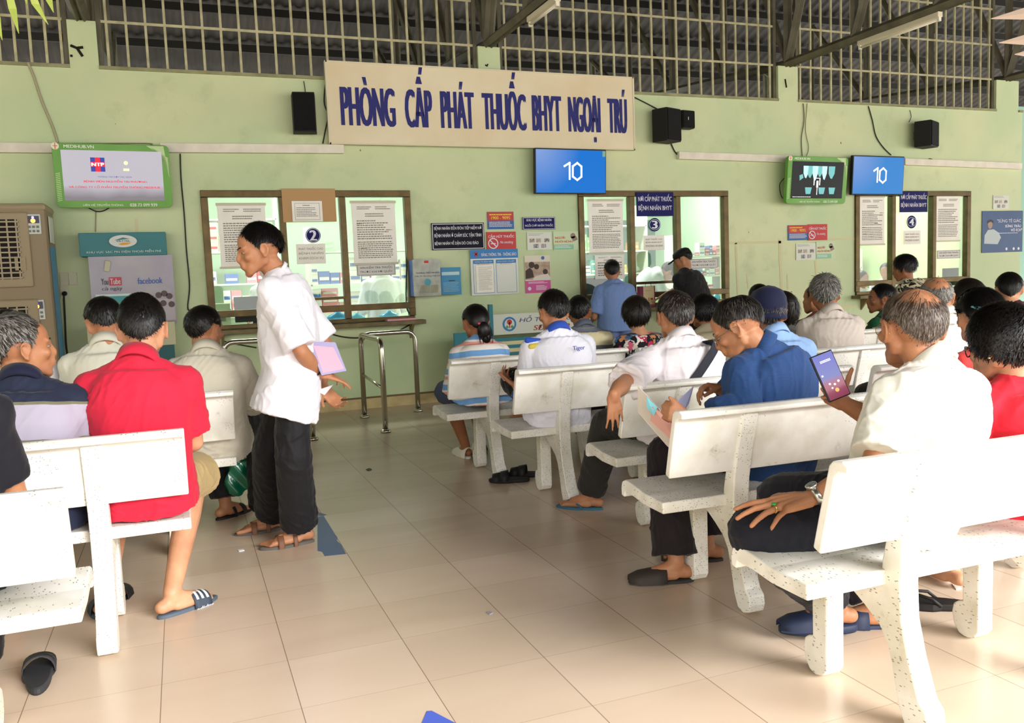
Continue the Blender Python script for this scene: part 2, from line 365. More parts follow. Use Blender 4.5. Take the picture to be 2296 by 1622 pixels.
grille(PIL[2][1], PIL[3][0], 21, 'cream barred grille at right, behind the hanging tube lamp above the doubled screens')

# ---- roof over the hall and over the block behind, corrugated sheet seen from below
def corrugated(name, x0, x1, ya, za, yb, zb, m, pitch=0.19, amp=0.03):
    n = int((x1 - x0) / pitch * 4); xs_ = np.linspace(x0, x1, n); prof = amp * np.array([0, 1, 1, 0])[np.arange(n) % 4]
    v = [(x, ya, za + p) for x, p in zip(xs_, prof)] + [(x, yb, zb + p) for x, p in zip(xs_, prof)]
    return MB().add(v, [(i, i + 1, n + i + 1, n + i) for i in range(n - 1)]).build(name, m)
SHEET = mat('old_corrugated_sheet', '#2b251e', 0.75, noise=0.8, color2='#16120e', nscale=2.5)
struct(corrugated('roof', -10, 32, -2.2, 3.8, YW - 0.2, 7.3, SHEET))  # front edge extended unseen behind the camera so daylight falls off toward the wall
struct(MB().box((-9.1, -3, 0), (-9, YW, 5)).build('wall_left_added', PAINT))  # unseen wall added to close the left side and darken it
struct(corrugated('ceiling', -10, 32, YW - 0.2, 7.3, 15.2, 4.75, SHEET))
def purlins():
    mb = MB()
    for k in range(9):
        t = k / 8; mb.box((-10, YW - 0.2 + 6.5 * t, 7.3 - 2.55 * t - 0.12), (32, YW - 0.14 + 6.5 * t, 7.3 - 2.55 * t - 0.01))
    for k in range(9):
        t = k / 9; mb.box((-10, -2.2 + 10.7 * t, 3.8 + 3.5 * t - 0.12), (32, -2.14 + 10.7 * t, 3.8 + 3.5 * t - 0.01))
    tag(mb.build('roof_purlin', mat('rusty_purlin', '#1c1813', 0.7)), kind='structure')
purlins()
# far eaves strip: old translucent / greenish sheets and a rear wall
struct(corrugated('wall_rear', -10, 32, 15.35, 2.6, 15.2, 4.6, mat('greenish_sheet', '#5d6b58', 0.5, noise=0.8, color2='#23281d', nscale=1.5)))
# ---- steel trusses: bottom chord runs from each pillar head toward the waiting area
def truss(x, label):
    t = empty('roof_truss', (x, YW, PZ)); tag(t, label, 'roof truss', 'steel roof trusses')
    L1 = 6.2; slope = 2.7 / 8.2
    def ang(a, b, w=0.035):   # a pair of angle irons
        for s in (-1, 1): MB().tube([vec(s * 0.03, *a), vec(s * 0.03, *b)], w, 4).build('chord' if a[1] == b[1] or abs(a[1] - b[1]) > 2 else 'web_bar', TRUSS, t)
    ang((0.05, 0.03), (-L1, 0.03), 0.045)
    top = lambda y: (7.3 - PZ) + slope * (y + 0.2) - 0.15 if y <= -0.2 else (7.3 - PZ) - 0.39 * (y + 0.2) - 0.15
    ang((-L1, top(-L1)), (0.0, top(-0.2)), 0.045)
    ys = [0.0, -1.1, -2.2, -3.3, -4.4, -5.5]
    for i in range(5):
        ang((ys[i], 0.03), (ys[i + 1], top(ys[i + 1])), 0.03); ang((ys[i + 1], 0.03), (ys[i + 1], top(ys[i + 1])), 0.028)
    ang((0, 0.03), (0, top(-0.2)), 0.035)
    # part over the block behind the wall
    ang((0.05, 0.03), (6.3, 0.6), 0.045)
    zb = lambda y: 0.03 + 0.57 * y / 6.3
    ys = [0.0, 1.3, 2.6, 3.9, 5.2]
    for i in range(4):
        ang((ys[i], zb(ys[i])), (ys[i + 1], top(ys[i + 1])), 0.03); ang((ys[i + 1], zb(ys[i + 1])), (ys[i + 1], top(ys[i + 1])), 0.028)
    return t
truss((PIL[0][0] + PIL[0][1]) / 2, 'grey steel roof truss resting on the leftmost pillar above the air cooler')
truss((PIL[1][0] + PIL[1][1]) / 2, 'grey steel roof truss on the pillar right above the big sign, carrying a short lamp')
truss((PIL[2][0] + PIL[2][1]) / 2, 'grey steel truss on the third pillar, carrying the long tube lamp')
truss((PIL[3][0] + PIL[3][1]) / 2, 'grey steel roof truss resting on the rightmost pillar at the wall end')
def tube_lamp(x, y0, y1, label):
    z = PZ - 0.06
    t = empty('tube_lamp', (x, y0, z)); tag(t, label, 'fluorescent lamp', 'tube lamps under the trusses')
    MB().box((-0.03, 0, 0), (0.03, y1 - y0, 0.05)).build('batten', mat('cream_lamp_batten', '#d9cfb4', 0.5), t, bevel=0.004)
    MB().tube([(0, 0.03, -0.022), (0, y1 - y0 - 0.03, -0.022)], 0.014, 12).build('tube', mat('unlit_lamp_tube', '#f1ead6', 0.3), t, smooth=True)
    for y in (0.015, y1 - y0 - 0.015): MB().box((-0.016, y - 0.012, -0.04), (0.016, y + 0.012, 0.0)).build('holder', mat('lamp_holder', '#e6dfca', 0.5), t)
def lamp_at(pil, pa, pb, label):
    x = (pil[0] + pil[1]) / 2 + 0.02; ya = at(pa[0], pa[1], Z=PZ - 0.05); yb = at(pb[0], pb[1], Z=PZ - 0.05)
    tube_lamp(x, min(ya[1], yb[1]), max(ya[1], yb[1]), label); print('lamp', x, ya, yb)
lamp_at(PIL[2], (1912, 100), (2090, 33), 'long unlit white tube lamp hanging under the beam at upper right')
lamp_at(PIL[1], (1180, 48), (1255, 0), 'unlit white tube lamp under the beam above the big sign')

# plant leaf tips hanging in at top left
def palm():
    t = empty('palm_frond', at(60, -40, Y=3.0)); tag(t, 'green palm leaf tips hanging in at the top left corner', 'palm frond'); c = np.array(t.location)
    for (a, b, cc) in [((10, -60), (28, 20), (42, 75)), ((55, -60), (80, 10), (108, 55)), ((100, -60), (108, -5), (120, 28)), ((-30, -40), (-8, 40), (5, 90)), ((20, -90), (50, -40), (60, 10))]:
        P = [at(a[0], a[1], Y=3.0), at(b[0], b[1], Y=3.02), at(cc[0], cc[1], Y=3.0)]; mb = MB(); rings = []
        for k, w in enumerate((0.008, 0.011, 0.0009)):
            p = P[k] - c; rings.append(np.array([p + vec(-w, 0, 0), p + vec(0, 0.003, 0), p + vec(w, 0, 0), p + vec(0, -0.001, 0.001)]))
        mb.ring_loft(rings).build('leaflet', mat('palm_leaf', '#a9b65a', 0.5, noise=0.5, color2='#7d8f3a'), t)
    MB().tube([at(130, -75, Y=3.0) - c, at(40, -85, Y=3.0) - c, at(-80, -160, Y=2.9) - c, vec(-1.6, 2.4, 3.7) - c], 0.007, 8).build('stem', mat('palm_leaf'), t)
    t = empty('dry_frond', at(2320, 30, Y=1.9)); tag(t, 'dry brownish leaf tips reaching in at the upper right corner', 'palm frond'); c = np.array(t.location)
    for P_ in ([(2400, 10), (2300, 30), (2222, 42)], [(2400, 80), (2310, 88), (2240, 96)], [(2420, 120), (2330, 118), (2275, 122)]):
        P = [at(a, b, Y=1.9) - c for a, b in P_]; MB().ring_loft([np.array([p + vec(0, 0, -w), p + vec(0, w * .3, 0), p + vec(0, 0, w), p + vec(0, -w * .3, 0)]) for p, w in zip(P, (.016, .018, .001))]).build('leaflet', mat('dry_leaf', '#8f7d6c', .7), t)
    MB().tube([at(2400, 0, Y=1.9) - c, at(2420, 120, Y=1.9) - c, vec(3.6, 1.9, 2.9) - c], .006, 8).build('stem', mat('dry_leaf'), t)
palm()
# ================================================================ benches
def bench_proto():
    root = empty('bench', (0, 0, 0)); Lb = 1.24
    def part(name, poly, x0, x1, bv=0.006):
        return MB().prism(poly, 0, x0, x1).build(name, STONEB if name == 'backrest' else STONE, root, bevel=bv)
    # backrest slab with a rolled lip at the top rear (outline in y,z)
    part('backrest', [(0.050, 0.528), (0.078, 0.540), (0.052, 0.645), (0.030, 0.725), (0.018, 0.770), (0.004, 0.785), (-0.030, 0.787), (-0.050, 0.776), (-0.048, 0.760), (-0.020, 0.757), (-0.004, 0.742), (0.012, 0.680), (0.035, 0.590)], 0, Lb, 0.005)
    part('seat', [(0.100, 0.385), (0.102, 0.428), (0.250, 0.432), (0.340, 0.446), (0.400, 0.452), (0.430, 0.440), (0.440, 0.415), (0.438, 0.382), (0.415, 0.378), (0.405, 0.402), (0.330, 0.398), (0.250, 0.386)], 0, Lb, 0.005)
    # painted edge of the slabs is plain; legs: curved rear leg running up the backrest, bracket and front foot
    rear = [(0.0, 0.0), (-0.035, 0.012), (-0.045, 0.04), (-0.04, 0.075), (-0.018, 0.095), (-0.012, 0.11), (0.020, 0.20), (0.045, 0.30), (0.050, 0.40), (0.042, 0.50), (0.020, 0.60), (-0.008, 0.70), (-0.020, 0.752),
            (0.004, 0.752), (0.020, 0.690), (0.045, 0.600), (0.060, 0.53), (0.100, 0.52), (0.115, 0.45), (0.118, 0.385), (0.30, 0.384), (0.30, 0.36), (0.24, 0.335), (0.18, 0.30), (0.125, 0.262), (0.095, 0.22), (0.078, 0.16), (0.055, 0.06), (0.035, 0.012)]
    front = [(0.385, 0.0), (0.350, 0.012), (0.335, 0.035), (0.335, 0.30), (0.325, 0.384), (0.400, 0.384), (0.398, 0.125), (0.418, 0.118), (0.434, 0.105), (0.440, 0.075), (0.432, 0.035), (0.412, 0.008)]
    for x in (0.27, Lb - 0.27 - 0.068):
        part('leg', rear, x, x + 0.068, 0.005); part('leg', front, x, x + 0.068, 0.005)
    return root
BENCH = bench_proto(); _bench_used = [False]
def bench(x, y, rz=0.0, label='', dz=0.0):
    o = BENCH if not _bench_used[0] else copy_tree(BENCH); _bench_used[0] = True
    o.location = (x, y, dz); o.rotation_euler = (0, 0, rz)
    tag(o, label, 'bench', 'white cast stone waiting benches'); return o
bench(-0.31 - 1.24, 2.43, 0.0, 'white stone bench cut off at the left edge, nearest on the left side')
bench(-0.02 - 1.24, 3.26, 0.0, 'white stone bench under the man in the red shirt')
bench(0.21 - 1.24, 4.38, 0.0, 'white stone bench behind the standing man, seating the man with the green bag')
bench(1.50, 1.68, 0.0, 'bright white stone bench nearest at right, under the bald man with the phone')
bench(1.60, 2.58, -0.03, 'white stone bench under the man in the blue denim shirt')
bench(1.82, 3.35, -0.02, 'white stone bench with a man hanging his arm over its back, in sling bag strap')
bench(1.66, 4.27, 0.0, 'white stone bench under the man in the white and blue logo polo')
bench(1.53, 5.07, 0.0, 'white stone bench under the woman in the pink and blue striped top')
bench(2.86, 2.47, 0.0, 'white stone bench under the woman in coral with a blue hair clip')
bench(3.12, 3.22, 0.0, 'white stone bench under the bald man in white behind the phone user')
bench(2.98, 4.12, 0.0, 'white stone bench under the grey-haired man in the beige shirt')
bench(2.80, 4.98, 0.0, 'white stone bench under the woman in the floral blouse')
bench(4.10, 5.12, 0.0, 'white stone bench under the woman in the green patterned dress')
# ================================================================ pharmacy windows
RNG = random.Random(7)
WHITE_P = mat('white_paper', '#f5f1e8', 0.7, noise=0.22, color2='#d3cab2', nscale=6)
INK = mat('faded_print', '#8a857a', 0.7); INKB = mat('black_print', '#2c2a2a', 0.6); NAVY = mat('navy_print', '#23256e', 0.5)
NAVYSIGN = mat('navy_sign_plastic', '#191a5c', 0.5, noise=0.4, color2='#101040', nscale=9, spec=.12); WHITEPRINT = mat('white_print', '#dedeea', 0.5)
TAPE = mat('clear_tape_grime', '#c9c3a8', 0.4)
def window_unit(k, x0, x1, mulls, railz, label):
    w = empty('window_%d' % (k), ((x0 + x1) / 2, YW, WZ0)); w['kind'] = 'structure'; w['label'] = label; c = np.array(w.location)
    y0, y1 = -0.03, 0.05; t = 0.055
    def b(name, a, bb): MB().box((a[0] - c[0], a[1], a[2] - c[2]), (bb[0] - c[0], bb[1], bb[2] - c[2])).build(name, BRONZE, w, bevel=0.004)
    b('frame', (x0 - 0.01, y0, WZ1 - t), (x1 + 0.01, y1, WZ1 + 0.01)); b('frame', (x0 - 0.01, y0, WZ0 + .037), (x0 + t, y1, WZ1 - t - .001)); b('frame', (x1 - t, y0, WZ0 + .037), (x1 + 0.01, y1, WZ1 - t - .001))
    b('rail', (x0, y0 - 0.005, railz - 0.035), (x1, y1, railz + 0.03)); b('rail', (x0, y0, WZ0 - 0.005), (x1, y1, WZ0 + 0.035))
    for m in mulls: b('mullion', (m - 0.03, y0 - 0.008, WZ0 + .037), (m + 0.03, y1 + .003, WZ1 - t - .001))
    edges = [x0] + mulls + [x1]
    for i in range(len(edges) - 1):
        MB().box((edges[i] + 0.03 - c[0], 0.008, railz - c[2]), (edges[i + 1] - 0.03 - c[0], 0.014, WZ1 - 0.05 - c[2])).build('pane', GLASS, w)
    # sill shelf
    MB().box((x0 - 0.06 - c[0], -0.16, -0.05), (x1 + 0.08 - c[0], 0.02, -0.008)).build('sill', mat('worn_sill_board', '#7b6c48', 0.5, noise=0.6, color2='#4c4128', nscale=8), w, bevel=0.004)
    for x in (x0 + 0.1, (x0 + x1) / 2, x1 - 0.05): MB().prism([(-0.13, -0.05), (0, -0.05), (0, -0.2)], 0, x - c[0] - 0.012, x - c[0] + 0.012).build('bracket', mat('rusty_bracket', '#7c6b4a', 0.7), w)
    if k == 1:  # mid pane has an extra hatch bar
        b('hatch_bar', (mulls[0], y0, wz(830, 665) - 0.014), (mulls[1], y1, wz(830, 665) + 0.014))
    if k == 2: b('hatch_bar', (mulls[0], y0, wz(1460, 634) - 0.016), (mulls[1], y1, wz(1460, 634) + 0.016))
    return w
RZ = wz(915, 684)
window_unit(1, WIN[0][0], WIN[0][1], [wx(634, 500), wx(769, 500)], RZ, 'brown framed pharmacy window with the number 2')
window_unit(2, WIN[1][0], WIN[1][1], [wx(1415, 500), wx(1518, 500)], wz(1635, 652), 'brown framed pharmacy window with the number 3')
window_unit(3, WIN[2][0], WIN[2][1], [wx(2000, 500), wx(2091, 500)], wz(2175, 624), 'brown framed pharmacy window with the number 4')

def sheet(name, rect, label, cat='notice', off=0.012, th=0.003, m=None, group=None):
    F = wall_face(*rect, off=off); r = MB(); F.rect(r, 0, 0, 1, 1, 0.0, th)
    c = F.p(0.5, 0.5); o = link(MB().add(np.array(r.v[0]) - c, r.f).mesh(name), name, m or WHITE_P); o.location = c
    tag(o, label, cat, group); o['_'] = 0; del o['_']
    F._root = o; F._c = c; return F
def onto(F, mb, name, m): 
    """child of the sheet's root, mesh collected in world coordinates"""
    if not mb.v: return None
    for i in range(len(mb.v)): mb.v[i] = mb.v[i] - F._c
    return mb.build(name, m, F._root)
GL = -0.0005  # notices stuck to the front of the glass
def notice(rect, label, n=16, head=3, off=0.006, stains=0, tapes=True):
    F = sheet('paper_notice', rect, label, 'paper notice', off=off, th=0.002)
    mb = MB(); F.lines(mb, 0.12, 0.86, 0.46, 0.92, 2, RNG); F.lines(mb, 0.54, 0.86, 0.92, 0.92, 2, RNG)
    F.lines(mb, 0.3, 0.74, 0.75, 0.81, 2, RNG, ragged=0.1); F.lines(mb, 0.1, 0.08 + 0.3, 0.92, 0.70, n // 2, RNG, ragged=0.5); F.lines(mb, 0.1, 0.08, 0.92, 0.36, n // 2, RNG, ragged=0.1)
    onto(F, mb, 'print', INK)
    if stains:
        mb = MB()
        for _ in range(stains):
            u, v = RNG.uniform(0.05, 0.8), RNG.uniform(0.06, 0.8); F.poly(mb, [(u, v), (u + RNG.uniform(.08, .2), v + .003), (u + .2, v + .008), (u + .05, v + .014)], 0.0018)
        onto(F, mb, 'stain', mat('brown_tape_stain', '#7d6c4a', 0.6))
    if tapes:
        for a, b in ((.97, 1.015), (-.015, .02)): mb = MB(); F.rect(mb, -0.03, a, 1.03, b, 0.0016); onto(F, mb, 'tape', TAPE)
    return F
notice((491, 457, 598, 600), 'long typed notice taped on left pane of window 2, beyond the standing man', 18)
notice((791, 452, 888, 592), 'long typed notice taped on right pane of window 2', 18, stains=3)
notice((1320, 448, 1397, 568), 'long typed notice taped on left pane of window 3', 18)
notice((1927, 440, 1983, 549), 'brown-stained long notice on left pane of window 4', 16, stains=10)
notice((2098, 438, 2152, 541), 'long typed notice on right pane of window 4', 16, stains=2)
# cardboard sheet with typed note
F = sheet('cardboard_sheet', (633, 423, 753, 498), 'brown cardboard sheet over the top of window 2', 'cardboard sheet', off=0.045, th=0.006, m=mat('brown_cardboard', '#ba9468', 0.8))
F = sheet('paper_notice', (655, 451, 723, 497), 'small bordered typed note stuck on the brown cardboard sheet', 'paper notice', off=0.052, th=0.002)
mb = MB(); F.lines(mb, 0.35, 0.74, 0.65, 0.80, 1, RNG); F.lines(mb, 0.14, 0.2, 0.85, 0.68, 6, RNG, fill=0.3); onto(F, mb, 'print', INKB)
mb = MB()
for (a, b, c, d) in [(0.09, 0.08, 0.1, 0.9), (0.9, 0.08, 0.91, 0.9), (0.09, 0.08, 0.91, 0.095), (0.09, 0.885, 0.91, 0.9)]: F.rect(mb, a, b, c, d, 0.0015)
onto(F, mb, 'border', INK)
# round number stickers
def number(px, py, rpx, s, label):
    F = wall_face(px - rpx, py - rpx, px + rpx, py + rpx, off=0.004); c = F.p(.5, .5)
    r = MB(); F.disc(r, .5, .5, F.w * .5, 0.0, 40); o = link(MB().add(r.v[0] - c, r.f).mesh('number_sticker'), 'number_sticker', NAVYSIGN); o.location = c
    tag(o, label, 'number sticker'); F._root = o; F._c = c
    mb = MB(); k = 40
    for i in range(k):
        a0, a1 = 2 * math.pi * i / k, 2 * math.pi * (i + 1) / k
        F.poly(mb, [(.5 + .46 * math.cos(a0), .5 + .46 * math.sin(a0)), (.5 + .46 * math.cos(a1), .5 + .46 * math.sin(a1)), (.5 + .43 * math.cos(a1), .5 + .43 * math.sin(a1)), (.5 + .43 * math.cos(a0), .5 + .43 * math.sin(a0))], 0.001)
    onto(F, mb, 'ring', WHITEPRINT); mb = MB(); F.text(mb, s, .30, .16, .70, .84, 0.0016, bold=0.045); onto(F, mb, 'numeral', WHITEPRINT)
number(702, 528, 17, '2', 'round blue number 2 sticker, its window under a cardboard sheet')
number(1468, 504, 13, '3', 'round blue number 3 sticker under the first navy counter sign')
number(2044, 498, 11, '4', 'round blue number 4 sticker on the window nearest the doctor poster')
def textsign(rect, rows, label, m=NAVYSIGN, tm=None, off=0.02, th=0.004, margin=0.05, bold=0.011, gap=0.28, cat='sign', name='sign_board', border=None, xs=None):
    F = sheet(name, rect, label, cat, off=off, th=th, m=m); mb = MB(); n = len(rows)
    for i, t in enumerate(rows):
        v1 = 1 - margin * 1.6 - (1 - 3.2 * margin) * i / n; v0 = v1 - (1 - 3.2 * margin) / n * (1 - gap)
        a, b = (margin, 1 - margin) if not xs else xs[i]
        F.text(mb, t, a, v0, b, v1, 0.0016, bold=bold)
    onto(F, mb, 'lettering', tm or WHITEPRINT)
    if border:
        mb = MB(); bw = 0.012; bh = 0.012 * F.w / F.h
        for (a, b, c, d) in [(bw, bh, 2 * bw, 1 - bh), (1 - 2 * bw, bh, 1 - bw, 1 - bh), (bw, bh, 1 - bw, 2 * bh), (bw, 1 - 2 * bh, 1 - bw, 1 - bh)]: F.rect(mb, a, b, c, d, 0.0014)
        onto(F, mb, 'border', border)
    return F
textsign((1427, 431, 1510, 485), ['NƠI CẤP PHÁT THUỐC', 'BỆNH NHÂN BHYT'], 'navy counter sign with white capitals over the third counter window, right of the blue screen', off=0.045)
textsign((2017, 429, 2080, 476), ['NƠI CẤP PHÁT THUỐC', 'BỆNH NHÂN BHYT'], 'navy counter sign with white capitals partly hidden behind the right blue screen', off=0.045)
WB = mat('white_board_print', '#d9d6cf', 0.6)
textsign((800, 592, 887, 618), ['XIN KIỂM TRA THUỐC', 'TRƯỚC KHI RỜI QUẦY'], 'white framed check-your-medicine label left of the acrylic box', m=WB, tm=INKB, off=0.008, bold=0.0, border=INK, margin=0.08)
textsign((1546, 580, 1610, 602), ['XIN KIỂM TRA THUỐC', 'TRƯỚC KHI RỜI QUẦY'], 'white framed check-your-medicine label beside the man in black cap', m=WB, tm=INKB, off=0.008, bold=0.0, border=INK, margin=0.08)
textsign((2101, 561, 2153, 580), ['XIN KIỂM TRA THUỐC', 'TRƯỚC KHI RỜI QUẦY'], 'white framed check-your-medicine label nearest the doctor poster', m=WB, tm=INKB, off=0.008, bold=0.0, border=INK, margin=0.08)
FADED = mat('faded_grey_print', '#a49f90', 0.7)
textsign((665, 547, 730, 592), ['PHÁT THUỐC CHO', 'BỆNH NHÂN', 'KHÁM DỊCH VỤ'], 'faded paper label in the middle pane under the sticker with number two', m=WHITE_P, tm=FADED, off=0.006, bold=0.01, margin=0.08)
textsign((1443, 528, 1490, 561), ['PHÁT THUỐC CHO', 'BỆNH NHÂN BHYT', 'PHÒNG KHÁM'], 'faded paper label in the middle pane under the sticker with number three', m=WHITE_P, tm=FADED, off=0.006, bold=0.01, margin=0.1)
textsign((2026, 517, 2064, 548), ['PHÁT THUỐC CHO', 'BỆNH NHÂN BHYT', 'PHÒNG KHÁM'], 'faded paper label in the middle pane under the sticker with number four', m=WHITE_P, tm=FADED, off=0.006, bold=0.01, margin=0.1)
notice((1334, 572, 1400, 625), 'half-hidden faded notice low on left pane of window 3', 6, tapes=False)
# ================================================================ things on the wall
# big banner sign
F = sheet('banner_sign', (738, 159, 1419, 327), 'large cream banner sign with blue capitals across the wall', 'sign', off=0.09, th=0.05, m=mat('aged_cream_banner', '#e4d8b8', 0.5, noise=0.35, color2='#c9ab7c', nscale=1.6))
F.w, F.h = F.w, F.h
mb = MB(); BLUE = mat('ultramarine_letters', '#25276e', 0.5)
words = [('PHÒNG', .030, .199), ('CẤP', .222, .313), ('PHÁT', .333, .447), ('THUỐC', .467, .620), ('BHYT', .634, .742), ('NGOẠI', .760, .882), ('TRÚ', .902, .980)]
# letter bands: base line .23, cap top .66; marks above
def word(mb, F, w, u0, u1, base, cap):
    """squeeze a word so that its plain capitals span base..cap"""
    vv, ff = text_geo(w, 0.0, 0); lo, hi = vv.min(0), vv.max(0)
    cv, _ = text_geo('H', 0.0, 0); y0, y1 = cv[:, 1].min(), cv[:, 1].max()
    for k in (-.8, 0, .8):
        mb.add([F.p(u0 + .006 + (a[0] - lo[0]) / (hi[0] - lo[0]) * (u1 - u0 - .012) + k * .0042, base + (a[1] - y0) / (y1 - y0) * (cap - base), 0.003 + k * .0005) for a in vv], ff)
for w, a, b in words: word(mb, F, w, a, b, .22, .70)
onto(F, mb, 'lettering', BLUE)
mb = MB(); 
for (a, b, c, d) in [(-.004, -.02, 1.004, .0), (-.004, 1.0, 1.004, 1.02), (-.006, -.02, 0, 1.02), (1.0, -.02, 1.006, 1.02)]: F.rect(mb, a, b, c, d, 0.006, 0.055)
onto(F, mb, 'frame', mat('cream_metal_edge', '#d8ceb0', 0.5))
# cable trunking
def trunk(a, b, label, m=None):
    pa, pb = at(*a, Y=YW - 0.03), at(*b, Y=YW - 0.03)
    c = pa.copy(); o = MB().box((0, -0.03, -0.042), (pb[0] - pa[0], 0.03, 0.042)).build('cable_trunking', m or mat('ivory_trunking', '#e8e0d0', 0.5, noise=0.3, color2='#b0a68c'), bevel=0.003)
    o.location = c; o.rotation_euler = (0, -math.atan2(pb[2] - pa[2], pb[0] - pa[0]), 0); tag(o, label, 'cable trunking')
trunk((-60, 331), (130, 333), 'ivory cable trunking running off the left edge beside the left advert screen')
trunk((360, 332), (770, 335), 'ivory cable trunking between the left advert screen and the big sign')
trunk((1520, 349), (1770, 357), 'ivory cable trunking between third loudspeaker and right advert screen')
trunk((2026, 363), (2288, 373), 'ivory cable trunking right of the doubled screens, under the rightmost speaker')
# loudspeakers
def speaker(rect, label, depth=0.16, ang=0.0, off=0.05, badge=False):
    F = wall_face(*rect, off=off); w, h = F.w, F.h; c = F.p(.5, .5)
    o = empty('loudspeaker', c, ang); tag(o, label, 'loudspeaker', 'black wall loudspeakers')
    BK = mat('black_speaker_box', '#1c1b19', 0.6)
    MB().prism([(-w / 2, 0), (-w / 2 + w * .04, -depth), (w / 2 - w * .04, -depth), (w / 2, 0)], 2, -h / 2, h / 2).build('box', BK, o, bevel=0.006)
    MB().box((-w * .44, -depth - 0.012, -h * .47), (w * .44, -depth + 0.002, h * .47)).build('front_mesh', mat('speaker_mesh', '#0b0b0a', 0.85, bump=0.5, bscale=300), o, bevel=0.008)
    MB().box((-0.03, -0.001, -0.05), (0.03, off + 0.001, 0.05)).build('wall_bracket', DARKSTEEL, o)
    if badge: MB().box((-w * .1, -depth - 0.014, -h * .05), (-w * .05, -depth - 0.011, h * .12)).build('badge', mat('grey_badge', '#b8b8b8', 0.4), o)
speaker((655, 214, 708, 302), 'black loudspeaker left of the big sign', 0.16, -0.12)
speaker((1455, 249, 1503, 322), 'black loudspeaker just right of the big sign, turned sideways', 0.20, 0.38)
speaker((1514, 251, 1547, 291), 'small black loudspeaker, second right of the big sign', 0.1, 0.18, badge=True)
speaker((2038, 276, 2080, 333), 'black loudspeaker at far right above the trunking', 0.2, 0.45)
def wire(pts, label, r=0.006, color='#2b2a24', off=0.012, cat='cable'):
    P = [at(x, y, Y=YW - off) for x, y in pts]
    # smooth
    Q = []
    for i in range(len(P) - 1):
        p0 = P[max(i - 1, 0)]; p1 = P[i]; p2 = P[i + 1]; p3 = P[min(i + 2, len(P) - 1)]
        for t in np.linspace(0, 1, 6, endpoint=False): Q.append(0.5 * ((2 * p1) + (-p0 + p2) * t + (2 * p0 - 5 * p1 + 4 * p2 - p3) * t * t + (-p0 + 3 * p1 - 3 * p2 + p3) * t ** 3))
    Q.append(P[-1]); c = P[0]
    o = MB().tube([q - c for q in Q], r, 6).build('cable', mat('cable_' + color, color, 0.6), smooth=True); o.location = c; tag(o, label, cat)
wire([(404, 345), (406, 400), (413, 480), (418, 560), (425, 640), (421, 690), (430, 700)], 'long black cable down the wall left of window 2')
wire([(729, 190), (727, 230), (735, 260), (728, 300), (724, 322)], 'black cable dangling beside left edge of the big sign')
wire([(681, 182), (684, 200), (684, 213)], 'short cable above the loudspeaker left of the sign', 0.004)
wire([(62, 140), (75, 170), (95, 230), (118, 285), (130, 322)], 'pale grey cable slanting down to the left advert screen', 0.011, '#a9a184')
wire([(130, 322), (200, 322), (330, 322), (338, 326)], 'thin grey cable along top of the left advert screen', 0.006, '#8c8468')
wire([(195, 464), (215, 474), (232, 473), (248, 464)], 'black cable loop under the left advert screen', 0.005)
wire([(215, 474), (214, 520)], 'thin cable from the left advert screen down to the phone-charging kiosk', 0.004, '#8c8468')
wire([(1420, 217), (1450, 232), (1478, 247)], 'black cable from right end of the big sign to the loudspeaker', 0.007)
wire([(1503, 318), (1512, 338), (1520, 348)], 'black cable under the loudspeaker right of the big sign', 0.008)
wire([(1801, 232), (1803, 270), (1797, 310), (1799, 352)], 'grey cables dropping to the right advert screen', 0.006, '#6e6a4e')
wire([(1810, 232), (1806, 290), (1813, 330), (1808, 352)], 'second grey cable dropping to the right advert screen', 0.004, '#6e6a4e')
wire([(1947, 238), (1956, 270), (1964, 305), (1980, 330), (1998, 348)], 'black cable curving down to the right blue screen', 0.007)
wire([(2040, 247), (2043, 262), (2038, 274)], 'short cable above the far right loudspeaker', 0.004)
wire([(913, 575), (911, 620), (912, 690), (925, 708), (925, 716)], 'black cable running down right side of window 2', 0.007)
wire([(718, 740), (760, 754), (800, 758), (840, 752), (880, 748), (930, 722)], 'black cable sagging beneath window 2', 0.007)
wire([(500, 765), (530, 772), (575, 780)], 'black cable under window 2 left of the standing man', 0.006)
wire([(143, 660), (146, 720), (148, 770), (153, 820), (146, 870)], 'black power cord hanging from the wall socket', 0.008)
wire([(1758, 400), (1748, 415), (1752, 440), (1760, 447)], 'black cable loop left of the right advert screen', 0.005)
# dark square in the ledge: holes / hooks on pillars
for (px, py, lab) in [(173, 113, 'black painted mark on the leftmost pillar'), (1092, 146, 'small black hook on pillar above the big sign'), (1762, 187, 'short black streak on the pillar right of the sign')]:
    p = at(px, py, Y=YW - 0.004); mb = MB()
    if px == 173: mb.tube([(-0.05, 0, 0.04), (0.0, 0, 0.02), (0.04, 0, -0.05)], 0.012, 6); mb.tube([(0.0, 0, 0.02), (0.05, 0, 0.03)], 0.012, 6); mb.box((-0.06, -0.004, -0.06), (-0.04, 0.004, -0.04))
    elif px == 1092: mb.tube([(-0.02, 0, 0), (0.0, 0, -0.01), (0.01, 0, 0.01)], 0.008, 6)
    else: mb.tube([(-0.01, 0, 0.05), (0.01, 0, -0.05)], 0.009, 6)
    o = mb.build('wall_mark', mat('black_mark', '#1d1a14', 0.8)); o.location = p; tag(o, lab, 'wall mark')

